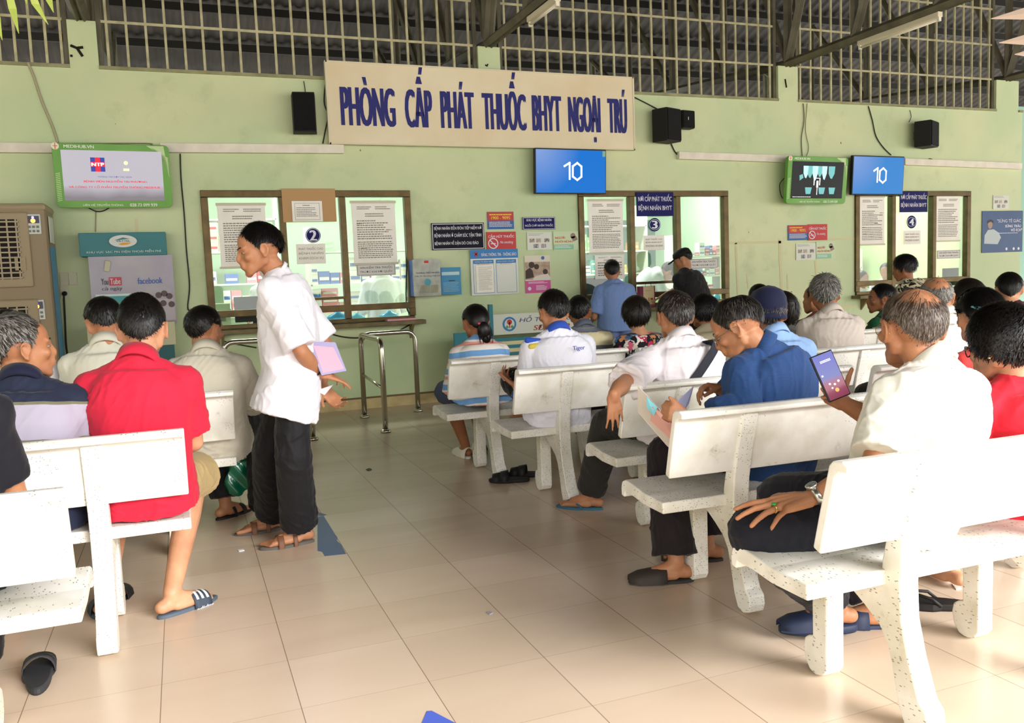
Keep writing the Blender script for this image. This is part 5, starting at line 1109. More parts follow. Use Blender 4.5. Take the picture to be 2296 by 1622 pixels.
def toes(mb, base, fwd, s, inner):
    up = vec(0, 0, 1)
    for i in range(5):
        k = inner * (.030 - .0155 * i); l = (.052, .047, .041, .034, .026)[i]; r = (.0125, .009, .0085, .008, .0075)[i]
        mb.capsule(base + fwd * .13 + s * k + up * .014, base + fwd * (.13 + l) + s * k + up * .010, r, r * .9, 8)

class Person:
    def __init__(s, label, root, pelvis, neck, head, hyaw=0.0, hpitch=0.0, hroll=0.0, sh=.175, skin='tan', sex='m', voxel=.008, build=1.0, hs=1.0, body_yaw=0.0, sh_yaw=None, arms=None, legs=None, slouch=.03, depth=1.0, name='person', cat='person', detail=False, seed=1):
        s.P, s.N, s.H = vec(*pelvis), vec(*neck), vec(*head); s.HR = head_frame(hyaw, hpitch, hroll); s.sh = sh; s.skin = skin_mat(skin); s.sex = sex
        s.voxel = voxel; s.b = build; s.hs = hs; s.by = body_yaw; s.sy = body_yaw if sh_yaw is None else sh_yaw; s.slouch = slouch; s.depth = depth; s.detail = detail
        s.root = empty(name, root); tag(s.root, label, cat); s.O = vec(*root); s.rng = random.Random(seed); s.nr = np.random.RandomState(seed)
        s.lat0 = rotz(s.by)[:, 0]; s.lat1 = rotz(s.sy)[:, 0]; s.fw0 = rotz(s.by)[:, 1]; s.fw1 = rotz(s.sy)[:, 1]
        ax = nrm(s.N - s.P); s.mid = (s.P + s.N) / 2 - s.fw0 * slouch
        s.SH = {}
        for k, sg in (('L', -1), ('R', 1)): s.SH[k] = s.N - ax * .062 + s.lat1 * sg * sh * .86 + vec(0, 0, -.004)
        s.arms = arms or {}; s.legs = legs or {}
        s.HIP = {k: s.P + s.lat0 * sg * .085 for k, sg in (('L', -1), ('R', 1))}
    def spine(s, t):
        t2 = t
        p = (1 - t2) ** 2 * s.P + 2 * t2 * (1 - t2) * s.mid + t2 ** 2 * s.N
        d = nrm(2 * (1 - t2) * (s.mid - s.P) + 2 * t2 * (s.N - s.mid)); lat = nrm(s.lat0 * (1 - min(max(t, 0), 1)) + s.lat1 * min(max(t, 0), 1)); lat = nrm(lat - d * (lat @ d)); fw = np.cross(d, lat); return p, d, lat, fw
    def torso(s, mb, rows, pad=0.0, n=28):
        rings = []
        for t, a, b, fo in rows:
            p, d, lat, fw = s.spine(t); a = a * s.b + pad; b = b * s.b * s.depth + pad
            ang = np.linspace(0, 2 * math.pi, n, endpoint=False); ca, sa = np.cos(ang), np.sin(ang); e = .82
            X = np.sign(ca) * np.abs(ca) ** e * a; Y = np.sign(sa) * np.abs(sa) ** e * b + fo
            rings.append(p + X[:, None] * lat + Y[:, None] * fw)
        mb.ring_loft(rings)
    ROWS_M = [(-.10, .14, .11, .0), (0, .165, .125, .0), (.25, .155, .115, .01), (.5, .160, .112, .01), (.72, .172, .112, .005), (.88, .150, .090, -.005), (.97, .10, .07, -.01), (1.02, .06, .055, -.005)]
    ROWS_F = [(-.10, .15, .115, .0), (0, .172, .125, .0), (.25, .148, .108, .0), (.5, .142, .105, .015), (.70, .152, .115, .015), (.88, .132, .085, -.005), (.97, .09, .065, -.01), (1.02, .052, .05, -.005)]
    def to_root(s, me): set_co(me, get_co(me) - s.O); return me
    def add(s, mb, name, m, parent=None, smooth=True, bevel=0): 
        mb.v = [v - s.O for v in mb.v]; return mb.build(name, m, parent or s.root, smooth, bevel)
    def head_pts(s): 
        return lambda x, y, z: s.H + s.HR @ (vec(x, y, z) * s.hs)
    def make_head(s, mb, face=True):
        q = s.head_pts(); R = s.HR; h = s.hs; E = lambda c, r: mb.ellipsoid(q(*c), vec(*r) * h, R, 20, 14)
        E((0, -.018, .030), (.073, .092, .083)); E((0, .028, -.012), (.062, .064, .082)); E((0, .02, .045), (.066, .072, .062))
        C = lambda a, b, r0, r1: mb.capsule(q(*a), q(*b), r0 * h, r1 * h, 10)
        for sg in (-1, 1):
            C((sg * .052, -.005, -.045), (sg * .022, .070, -.088), .020, .018); C((sg * .055, -.01, -.02), (sg * .053, -.002, -.055), .018, .018)
            E((sg * .042, .066, -.018), (.022, .020, .020)); C((sg * .012, .090, .024), (sg * .046, .074, .026), .010, .009)
            C((sg * .014, .093, -.034), (sg * .010, .100, -.036), .008, .008)
            # ear: helix, lobe, shallow bowl
            ec = lambda dy, dz: (sg * (.081 + .25 * (-dy) + .10 * max(dz, 0) + .003), -.006 + dy, -.004 + dz)
            arc = [(.010, -.008), (.014, .012), (.006, .028), (-.010, .031), (-.020, .018), (-.020, -.002), (-.012, -.020), (-.002, -.030)]
            for a, b in zip(arc[:-1], arc[1:]): C(ec(*a), ec(*b), .0052, .0052)
            E((sg * .076, -.008, -.002), (.006, .016, .026)); C(ec(.002, -.028), ec(.002, -.024), .0075, .0065)
        E((0, .075, -.095), (.024, .020, .019)); C((0, .089, .020), (0, .1075, -.021), .0080, .0122); C((0, .108, -.026), (0, .100, -.034), .0105, .010)
        E((0, .085, -.058), (.026, .017, .022)); C((-.018, .098, -.051), (.018, .098, -.051), .0072, .0072); C((-.016, .097, -.063), (.016, .097, -.063), .0082, .0082)
        E((0, .055, -.070), (.048, .040, .030))
        # neck
        mb.capsule(s.N - nrm(s.H - s.N) * .03, q(0, -.022, -.055), .057 * (1 if s.sex == 'm' else .85), .053 * (1 if s.sex == 'm' else .86), 16)
    def eyes(s):
        q = s.head_pts(); wm = mat('eye_white', '#9d8f84', .35); dm = mat('eye_dark', '#1a100c', .15)
        for sg in (-1, 1):
            mb = MB(); mb.ellipsoid(q(sg * .031, .0775, .004), vec(.0120, .0105, .0042) * s.hs, s.HR, 14, 8); e = s.add(mb, 'eye', wm)
            mb = MB(); mb.ellipsoid(q(sg * .031, .0855, .004), vec(.0050, .0034, .0040) * s.hs, s.HR, 12, 8); s.add(mb, 'iris', dm, e)
        for sg in (-1, 1):
            mb = MB(); mb.tube([q(sg * .014, .096, .026), q(sg * .030, .089, .031), q(sg * .047, .076, .027)], [.003, .004, .002], 6); s.add(mb, 'eyebrow', s.hm)
        mb = MB(); mb.tube([q(-.024, .0955, -.058), q(0, .1035, -.0575), q(.024, .0955, -.058)], [.001, .0028, .001], 6); s.add(mb, 'lips', mat('lip_tone', '#8c4f42', .45))
    def limb(s, mb, a, b, r0, rm, r1):
        m = a + (b - a) * .38; mb.capsule(a, m, r0, rm, 14); mb.capsule(m, b, rm, r1, 14)
    def body(s, hands=True, feet='bare'):
        mb = MB(); rows = s.ROWS_M if s.sex == 'm' else s.ROWS_F; s.torso(mb, rows, -.026); s.make_head(mb)
        k_ = 1.0 if s.sex == 'm' else .88; s.feet = {}
        for k in ('L', 'R'):
            S = s.SH[k]; mb.capsule(s.N - nrm(s.N - s.P) * .055, S, .044 * k_, .042 * k_, 12); mb.capsule(s.N + (s.H - s.N) * .12, S + (s.N - S) * .40, .040 * k_, .038 * k_, 12)
            a = s.arms.get(k)
            if a:
                E, Wr = vec(*a['e']), vec(*a['w']); s.limb(mb, S, E, .044 * k_, .045 * k_, .036 * k_); s.limb(mb, E, Wr, .038 * k_, .040 * k_, .025 * k_)
                d = nrm(vec(*a['d'])) if 'd' in a else nrm(Wr - E); n = vec(*a.get('n', (0, 0, -1))); sg = 1 if k == 'R' else -1
                if hands: 
                    mb.capsule(Wr, Wr + d * .02, .025 * k_, .022 * k_, 10); s.tips = hand(mb, Wr, d, n, a.get('ts', sg), a.get('curl', (.3, .4, .3)), a.get('spread', .12), a.get('sc', .98 if s.sex == 'm' else .88), a.get('thumb', (.3, .3)), a.get('each'), a.get('td'))
            l = s.legs.get(k)
            if l:
                K, A = vec(*l['k']), vec(*l['a']); s.limb(mb, s.HIP[k], K, .078, .070, .052); s.limb(mb, K, A, .052, .055, .034)
                f = l.get('f', (0, 1)); base, fw, sd = foot(mb, A, f, False); toes(mb, base, fw, sd, 1 if k == 'L' else -1); s.feet[k] = (base, fw, sd)
        me = s.to_root(remesh(mb, s.voxel, 3)); s.body_o = link(me, 'body', s.skin, s.root, True); return s.body_o
    # ---- garments
    def wrinkle(s, me, amp=.004, freq=22, seed=0, dirs=None, fine=.25):
        """soft irregular folds: ridged, domain-warped noise stretched along each fold direction"""
        co = get_co(me); no = get_no(me); r = np.random.RandomState(seed + 5); d = np.zeros(len(co))
        def noise(q, n=6):
            v = np.zeros(len(q))
            for _ in range(n): v += np.sin(q @ (r.randn(3)) + r.rand() * 6.28 + 1.3 * np.sin(q @ (r.randn(3) * .8) + r.rand() * 6.28))
            return v / n
        for i in range(4):
            t = nrm(r.randn(3)) if dirs is None else nrm(vec(*dirs[i % len(dirs)]) + r.randn(3) * .25)
            sc = freq * (1.5 + .8 * i); q = co * sc; q = q - (q @ t)[:, None] * t * .78
            n = noise(q); m = np.clip(noise(co * 7, 4) * 1.6 + .45, 0, 1)
            d += ((1 - np.clip(np.abs(n) * 3.0, 0, 1)) ** 1.6 - .25) * m * amp * 1.7 / (1 + .45 * i)
        set_co(me, co + no * d[:, None]); return me
    def set_s(s, me, f):
        a = me.attributes.new('s', 'FLOAT', 'POINT'); a.data.foreach_set('value', np.ascontiguousarray(f(get_co(me) + s.O), dtype=np.float32))
    def shirt(s, m, rows=None, pad=.012, sleeve=.62, sr=(.058, .070), hem=-.12, hemw=1.08, amp=.004, freq=20, voxel=None, name='shirt', collar=None, collar_m=None, stripe=False, neck=True, seed=3, sleeve_to=None, dirs=((0, .3, 1), (.6, .2, .5), (-.6, .2, .5)), neck_t=1.0, long=False, belly=0.0, extra=None, cuffs=None):
        mb = MB(); R = list(rows or (s.ROWS_M if s.sex == 'm' else s.ROWS_F)); base = [r for r in R if r[0] >= 0]
        R = [(hem, base[0][1] * hemw, base[0][2] * hemw, 0)] + [(t, a, b + (belly if .1 < t < .6 else 0), fo + (belly * .7 if .1 < t < .6 else 0)) for t, a, b, fo in base]
        R = [r for r in R if r[0] <= neck_t + .001]; s.torso(mb, R, pad)
        ax = nrm(s.N - s.P)
        for k in ('L', 'R'):
            S = s.SH[k]; kk = .9 if s.sex == 'f' else 1.0; sg = 1 if k == 'R' else -1
            mb.capsule(s.N - ax * .050 + s.lat1 * .03 * sg, S, (.054 + pad) * kk, (.047 + pad) * kk, 14); mb.capsule(s.N - ax * .115 + s.lat1 * .06 * sg, S - ax * .045 - s.lat1 * .02 * sg, (.075 + pad) * kk, (.058 + pad) * kk, 14)
            if neck_t >= 1: mb.capsule(s.N + (s.H - s.N) * .05, S + (s.N - S) * .40, (.046 + pad) * kk, (.040 + pad) * kk, 12)
            a = s.arms.get(k)
            if a and sleeve > 0:
                E = vec(*a['e']); Wr = vec(*a['w']); k_ = .86 if s.sex == 'f' else .92; mb.ellipsoid(S, (sr[0] * k_,) * 3)
                if long: mb.capsule(S, E, sr[0] * k_, sr[0] * .85, 14); mb.capsule(E, E + (Wr - E) * .88, sr[0] * .85, sr[0] * .62, 14, flat=False)
                elif sleeve <= 1: mb.tube([S, S + (E - S) * sleeve], [sr[0] * k_, sr[1] * k_], 18)
                else: mb.capsule(S, E, sr[0] * k_, sr[0] * k_ * .95, 16); mb.tube([E, E + (Wr - E) * (sleeve - 1)], [sr[0] * k_ * .95, sr[1] * k_], 18)
        if neck_t >= 1: nx = nrm(s.H - s.N); mb.tube([s.N - ax * .04, s.N + nx * .022], [.078, .067 * (1 if s.sex == 'm' else .9)], 20)
        if extra: extra(mb)
        me = remesh(mb, voxel or s.voxel, 9); set_co(me, get_co(me) - s.O); s.wrinkle(me, amp, freq, seed, dirs)
        if stripe:
            P, N = s.P, s.N; L = np.linalg.norm(N - P); ts = np.linspace(-.3, 1.3, 60); pts = np.array([s.spine(t)[0] for t in ts])
            def f(co):
                # value follows the spine; drooping toward the shoulders
                dd = ((co[:, None, :] - pts[None]) ** 2).sum(2); tt = ts[dd.argmin(1)]; ax_ = nrm(N - P)
                proj = (co - P) @ ax_ / L; lat = np.abs((co - (P + N) / 2) @ s.lat1); return proj + np.maximum(lat - .10, 0) * (stripe if isinstance(stripe, float) else 0.9)
            s.set_s(me, f)
        o = link(me, name, m, s.root, True)
        if collar:
            kind, rad, hgt = collar; nax = nrm(s.H - s.N); p0 = s.N + nax * .012; rad = rad * (.98 if s.sex == 'm' else .90); lat = nrm(s.lat1 - nax * (s.lat1 @ nax)); fw = np.cross(nax, lat)
            mb = MB(); ang = np.linspace(0, 2 * math.pi, 32, endpoint=False)
            def ring(r, z, tilt=.0): return np.array([p0 + (lat * math.cos(a) * r + fw * math.sin(a) * r * 1.02) + nax * (z - tilt * math.sin(a)) for a in ang])
            if kind == 'fold': rs = [ring(rad, .0, .02), ring(rad - .004, hgt, .024), ring(rad + .003, hgt + .002, .024), ring(rad + .015, -.012, .028), ring(rad + .009, -.018, .028)]
            elif kind == 'band': rs = [ring(rad, -.004, .02), ring(rad - .003, hgt, .022), ring(rad + .003, hgt, .022), ring(rad + .008, -.006, .022)]
            mb.ring_loft(rs, closed=True); s.add(mb, 'collar', collar_m or m, o)
        return o
    def trousers(s, m, r=(.098, .085, .078), hem=.93, shorts=False, hips=True, voxel=None, amp=.004, name='trousers', seed=9, rr=None):
        mb = MB(); 
        if hips: s.torso(mb, [(-.12, .135, .105, 0), (0, .152, .116, 0), (.14, .142, .106, 0)], .004)
        for k in ('L', 'R'):
            l = s.legs.get(k)
            if not l: continue
            K, A = vec(*l['k']), vec(*l['a']); r_ = r
            mb.capsule(s.HIP[k], K, r_[0] * .86, r_[1], 16)
            if shorts: mb.tube([s.HIP[k], K + (K - s.HIP[k]) * .02], [r_[0] * .86, r_[2]], 18)
            else: mb.tube([K, K + (A - K) * .5, K + (A - K) * hem], [r_[1], (r_[1] + r_[2]) / 2, r_[2]], 18)
        me = remesh(mb, voxel or s.voxel, 4); set_co(me, get_co(me) - s.O); s.wrinkle(me, amp, 16, seed, dirs=((.3, .6, .2), (0, .2, 1))); s.tro = link(me, name, m, s.root, True); return s.tro
    def footwear(s, kind='sandal', m=None, sole=None, which='LR'):
        for k in which:
            if k not in s.feet: continue
            base, fw, sd = s.feet[k]; inner = 1 if k == 'L' else -1; z0 = base[2] - .012
            out = []; n = 28
            for i in range(n):
                a = 2 * math.pi * i / n; y = .065 + .135 * math.sin(a); w = .047 if math.sin(a) > 0 else .036; x = w * math.cos(a) * (1 - .1 * math.sin(a)) + inner * .004 * math.sin(a); out.append((x, y))
            P = lambda x, y, z: vec(base[0], base[1], 0) + sd * x + fw * y + vec(0, 0, z0 + z)
            mb = MB(); mb.ring_loft([np.array([P(x * .96, .065 + (y - .065) * .97, -.012) for x, y in out]), np.array([P(x, y, -.004) for x, y in out]), np.array([P(x, y, .012) for x, y in out]), np.array([P(x * .9, .065 + (y - .065) * .95, .016) for x, y in out])])
            sh = s.add(mb, {'sandal': 'sandal', 'slide': 'sandal', 'flipflop': 'sandal', 'clog': 'shoe', 'shoe': 'shoe'}[kind], sole or m)
            if kind in ('sandal', 'slide', 'clog', 'shoe'):
                mb = MB(); rings = []
                ys = {'sandal': ((.085, .115), (.02, .04)), 'slide': ((.07, .145),), 'clog': ((.045, .20),), 'shoe': ((-.06, .20),)}[kind]
                for y0, y1 in ys:
                    nn = 9; rows = []
                    for j in range(5):
                        y = y0 + (y1 - y0) * j / 4; t = (y - .05) / .15; top = .064 - .022 * max(t, 0) * 1.2; wd = .049 - (.012 if y > .17 else 0)
                        if kind == 'clog' and j == 4: top = .028; wd = .03
                        if kind == 'shoe': top = (.075 if y < 0 else .064 - .022 * max(t, 0) * 1.2); wd = (.038 if y < 0 else .047)
                        if kind == 'shoe' and j == 4: top = .028; wd = .03
                        rows.append([P(wd * math.cos(a), y, .008 + top * math.sin(a) ** .8) for a in np.linspace(0, math.pi, nn)])
                    V = []; F_ = []
                    for j in range(5): V += rows[j]
                    inn = [v - vec(0, 0, .004) for v in V]; k0 = len(V)
                    for j in range(4):
                        for i in range(nn - 1): a_ = j * nn + i; F_.append((a_, a_ + 1, a_ + nn + 1, a_ + nn)); F_.append((a_ + k0, a_ + nn + k0, a_ + nn + 1 + k0, a_ + 1 + k0))
                    for i in range(nn - 1): F_.append((i, i + k0, i + 1 + k0, i + 1)); e = 4 * nn + i; F_.append((e, e + 1, e + 1 + k0, e + k0))
                    mb.add(V + inn, F_)
                s.add(mb, 'strap' if kind != 'shoe' else 'upper', m, sh); s.last_strap = sh
            if kind == 'flipflop':
                mb = MB(); t0 = P(inner * .010, .155, .012)
                for sg in (-1, 1): mb.tube([t0, P(inner * .01 + sg * .018, .12, .048), P(sg * .042, .055, .03), P(sg * .043, .035, .008)], .0055, 8)
                s.add(mb, 'strap', m, sh)
    # ---- hair
    def hair(s, m, vol=.012, length=.035, n=1800, bald=0.0, baldsoft=.25, whorl=(0.0, -.55, .83), region='m', wave=0.0, grav=.25, messy=.15, width=.0016, back=0.0, top=0.0, part=None, face_clear=True, name='hair', nape=-45, cap=True, bun=None, front=45, lift=.5, strands=6, tie=None, taper=None):
        q = s.head_pts(); R = s.HR; h = s.hs; C0 = vec(0, -.014, .028); RAD = vec(.0765, .0965, .0885); s.hm = m; nr = s.nr
        azs = np.array([0, 30, 50, 65, 80, 95, 110, 125, 150, 180.]); 
        if region == 'm': els = np.array([front, front - 3, front - 12, 12, -14, 8, 4, nape + 26, nape + 8, nape - 2.])
        elif region == 'f': els = np.array([front, front - 5, front - 18, 0, -18, -16, -18, -35, nape, nape])
        elif region == 'fup': els = np.array([front, front - 3, front - 14, 10, -8, 12, 8, -20, nape, nape])
        def thr(d):
            az = np.degrees(np.arctan2(np.abs(d[:, 0]), d[:, 1])); el = np.degrees(np.arcsin(np.clip(d[:, 2], -1, 1))); return el - np.interp(az, azs, els)
        crown = nrm(vec(0, -.30, .95)); 
        def dens(d):
            a = np.degrees(np.arccos(np.clip(d @ crown, -1, 1))); fr = np.degrees(np.arccos(np.clip(d @ nrm(vec(0, .45, .9)), -1, 1)))
            k = np.ones(len(d))
            if bald: k = np.clip((np.minimum(a, fr + 6) - bald) / (baldsoft * 60), 0, 1) + .04
            return k
        def shape(d, e):   # thickness over the skull
            k = np.clip(e / (taper or (40 if region == 'm' else 16)), 0, 1); t = vol * (k * (2 - k)) + .002; t = t + top * np.clip(d[:, 2], 0, 1) ** 2 * k + back * np.clip(-d[:, 1], 0, 1) * k; return t * (.45 + .55 * dens(d)) if bald else t
        if cap:
            nu, nv = 56, 40; V = []; ii = {}; F_ = []
            az = np.linspace(0, 2 * math.pi, nu, endpoint=False); D = []
            for j in range(nv + 1):
                ph = math.radians(90 - 150 * j / nv)
                for a in az: D.append((math.cos(ph) * math.sin(a), math.cos(ph) * math.cos(a), math.sin(ph)))
            D = np.array(D); e = thr(D); th = shape(D, e); nzv = 1 + .10 * np.sin(D @ vec(23, 9, 14)) * np.sin(D @ vec(-11, 26, 9))
            pts = C0 + D * (RAD + (th * .80 * nzv)[:, None]); ok = e > 0; dn = dens(D)
            pts[~ok] = (C0 + D * (RAD - .004))[~ok]
            for j in range(nv):
                for i in range(nu):
                    c = (j * nu + i, j * nu + (i + 1) % nu, (j + 1) * nu + (i + 1) % nu, (j + 1) * nu + i)
                    if sum(bool(ok[x]) for x in c) >= 1 and np.mean(dn[list(c)]) > .55: F_.append(c)
            used = sorted({x for f in F_ for x in f}); mp_ = {u: i for i, u in enumerate(used)}
            capv = np.array([q(*(p)) for p in pts[used]]); capf = [tuple(mp_[x] for x in f) for f in F_]
        # strands
        cand = nr.randn(n * 6, 3); cand /= np.linalg.norm(cand, axis=1)[:, None]; e = thr(cand); keep = ((e > 0) | ((region == 'm') & (nr.rand(len(e)) < np.exp(np.minimum(e, 0) / 4.5)) & (cand[:, 1] < .25))) & (nr.rand(len(cand)) < dens(cand)); cand = cand[keep][:n]; e = e[keep][:n]; m_ = len(cand)
        hw = nrm(vec(*whorl)); steps = strands; L = length * (.7 + .6 * nr.rand(m_)) * np.where(e < 0, .16, np.clip(.30 + e / 28, .30, 1)) if region != 'f' else length * (.7 + .6 * nr.rand(m_)); st = (L / steps)[:, None]
        th = shape(cand, e); p = C0 + cand * (RAD + (th * .35)[:, None]); path = [p.copy()]; ph0 = nr.rand(m_) * 6.28; rnd = nr.randn(m_, 3) * messy
        gdir = R.T @ vec(0, 0, -1)
        for k in range(steps):
            d = (p - C0) / RAD; d /= np.linalg.norm(d, axis=1)[:, None]
            flow = d - hw; flow = flow - d * (flow * d).sum(1)[:, None]; flow /= np.linalg.norm(flow, axis=1)[:, None] + 1e-6
            if part is not None:
                fx = np.zeros_like(d); fx[:, 0] = np.sign(d[:, 0] - part); fx[:, 2] = -.3; wt = np.clip(d[:, 2], 0, 1)[:, None]; flow = flow * (1 - wt * .7) + fx * wt * .7
            if tie is not None:
                tv = vec(*tie) - p; flow = tv / (np.linalg.norm(tv, axis=1)[:, None] + 1e-6); flow = flow - d * (flow * d).sum(1)[:, None] * .9
            dr = flow + gdir * grav + rnd + d * lift * (1 - k / steps) * .5
            if wave: dr = dr + wave * np.stack([np.sin(ph0 + k * 1.9), np.cos(ph0 * 1.7 + k * 1.6), np.sin(ph0 * 2.1 + k * 2.2)], 1)
            dr /= np.linalg.norm(dr, axis=1)[:, None]; stop = (thr(d) < np.minimum(e, 0) - 1 - 7 * (ph0 / 6.28))[:, None] if region in ('m', 'fup') else np.zeros((m_, 1), bool); p = np.where(stop, p + 1e-5, p + dr * st)
            d = (p - C0) / RAD; rr = np.linalg.norm(d, axis=1); d = d / rr[:, None]; e_ = thr(d); t_ = shape(d, np.maximum(e_, 8)) * (.55 + .5 * (k + 1) / steps); lim = C0 + d * (RAD + t_[:, None]); ins = np.linalg.norm(p - C0, axis=1) < np.linalg.norm(lim - C0, axis=1); p = np.where(ins[:, None], lim, p); path.append(p.copy())
        path = np.stack(path, 1)  # m,steps+1,3
        W = path @ (R * h).T + s.H; tang = np.gradient(W, axis=1); ctr = s.H + R @ C0; nout = W - ctr; side = np.cross(tang, nout); side /= np.linalg.norm(side, axis=2)[:, :, None] + 1e-9
        wd = width * np.array([1.0] + [1.0] * (steps - 2) + [.7, .15])[None, :, None]; A = W + side * wd; B = W - side * wd; k = steps + 1
        V = np.stack([A, B], 2).reshape(-1, 3); F2 = []
        base = (np.arange(m_) * k * 2)[:, None]; j = np.arange(steps)[None, :] * 2; a0 = base + j
        F2 = np.stack([a0, a0 + 1, a0 + 3, a0 + 2], -1).reshape(-1, 4)
        mb = MB()
        if cap: mb.add(capv, capf)
        if bun: bun(mb, q)
        mb.add(V, []); off = mb.n - len(V); mb.f.extend([tuple(x) for x in (F2 + off).tolist()])
        nb = mb.n - len(V); sv = np.concatenate([np.full(nb, .45), np.repeat(nr.rand(m_), k * 2)]).astype(np.float32); o = s.add(mb, name, m); a_ = o.data.attributes.new('s', 'FLOAT', 'POINT'); a_.data.foreach_set('value', sv); return o

def seated(x, y, seat=.445, yaw=0.0, lean=0.02, H=(0, 0, 0), height=1.0, head_fw=.05, **k):
    """pelvis, neck base and head for someone sitting upright-ish at x,y"""
    f = rotz(yaw)[:, 1]; P = vec(x, y, seat + .095); N = P + f * lean + vec(0, 0, .455 * height); Hd = N + f * head_fw + vec(0, 0, .155 * height); return P, N, Hd
def legs_sit(P, yaw=0.0, open_=.10, knee=.42, foot=.40, kz=.50, az=.085, fx=0.0, dz=0.0, fy=None):
    f = rotz(yaw)[:, 1]; l = rotz(yaw)[:, 0]; out = {}
    for k, sg in (('L', -1), ('R', 1)):
        K = P + f * knee + l * sg * (.085 + open_ * .5) + vec(0, 0, kz - P[2]); A = P + f * foot + l * sg * (.085 + open_ * .6 + fx); A[2] = az; out[k] = dict(k=tuple(K), a=tuple(A), f=tuple((rotz(yaw + (-sg) * .15)[:, 1])[:2]))
    return out
def arms_lap(P, N, sh, yaw=0.0, sex='m', fw=.30, z=.66, x=.08, out=.005):
    f = rotz(yaw)[:, 1]; l = rotz(yaw)[:, 0]; r = {}
    for k, sg in (('L', -1), ('R', 1)):
        E = N + l * sg * (sh + out) + f * .08 + vec(0, 0, -.32); W_ = P + f * fw + l * sg * x; W_[2] = z; r[k] = dict(e=tuple(E), w=tuple(W_), n=(0, 0, -1), d=tuple(nrm(f + l * -sg * .5 + vec(0, 0, -.15))), curl=(.3, .5, .3))
    return r
# ================================================================ people: who sits and stands where
deg = math.radians
BLK = hair_mat('#0e0b0a'); DKB = hair_mat('#17100c'); GREYMIX = hair_mat('#2a2622', '#8f8a84', .5); SALT = hair_mat('#3c3a36', '#97948c', .5); THIN = hair_mat('#33261d', '#85796f', .38); BROWNGREY = hair_mat('#1d1512', '#77706c', .12)
def C(name, col='#888888', kind='plain', **k): return cloth_mat(name, col, kind, **k)
def hd(px, py, Y): return at(px, py, Y=Y)
def from_head(H, px_=0.0, back=.06, drop=.135, seatz=.54, pel=None, py=0.0):
    """neck and pelvis below a head"""
    N = H + vec(0, -back, -drop); P = vec(N[0] + px_, N[1] + .035 + py, seatz) if pel is None else vec(*pel); return P, N
def mk(label, H, P, N, **k):
    root = (P[0], P[1], 0); return Person(label, root, P, N, H, **k)

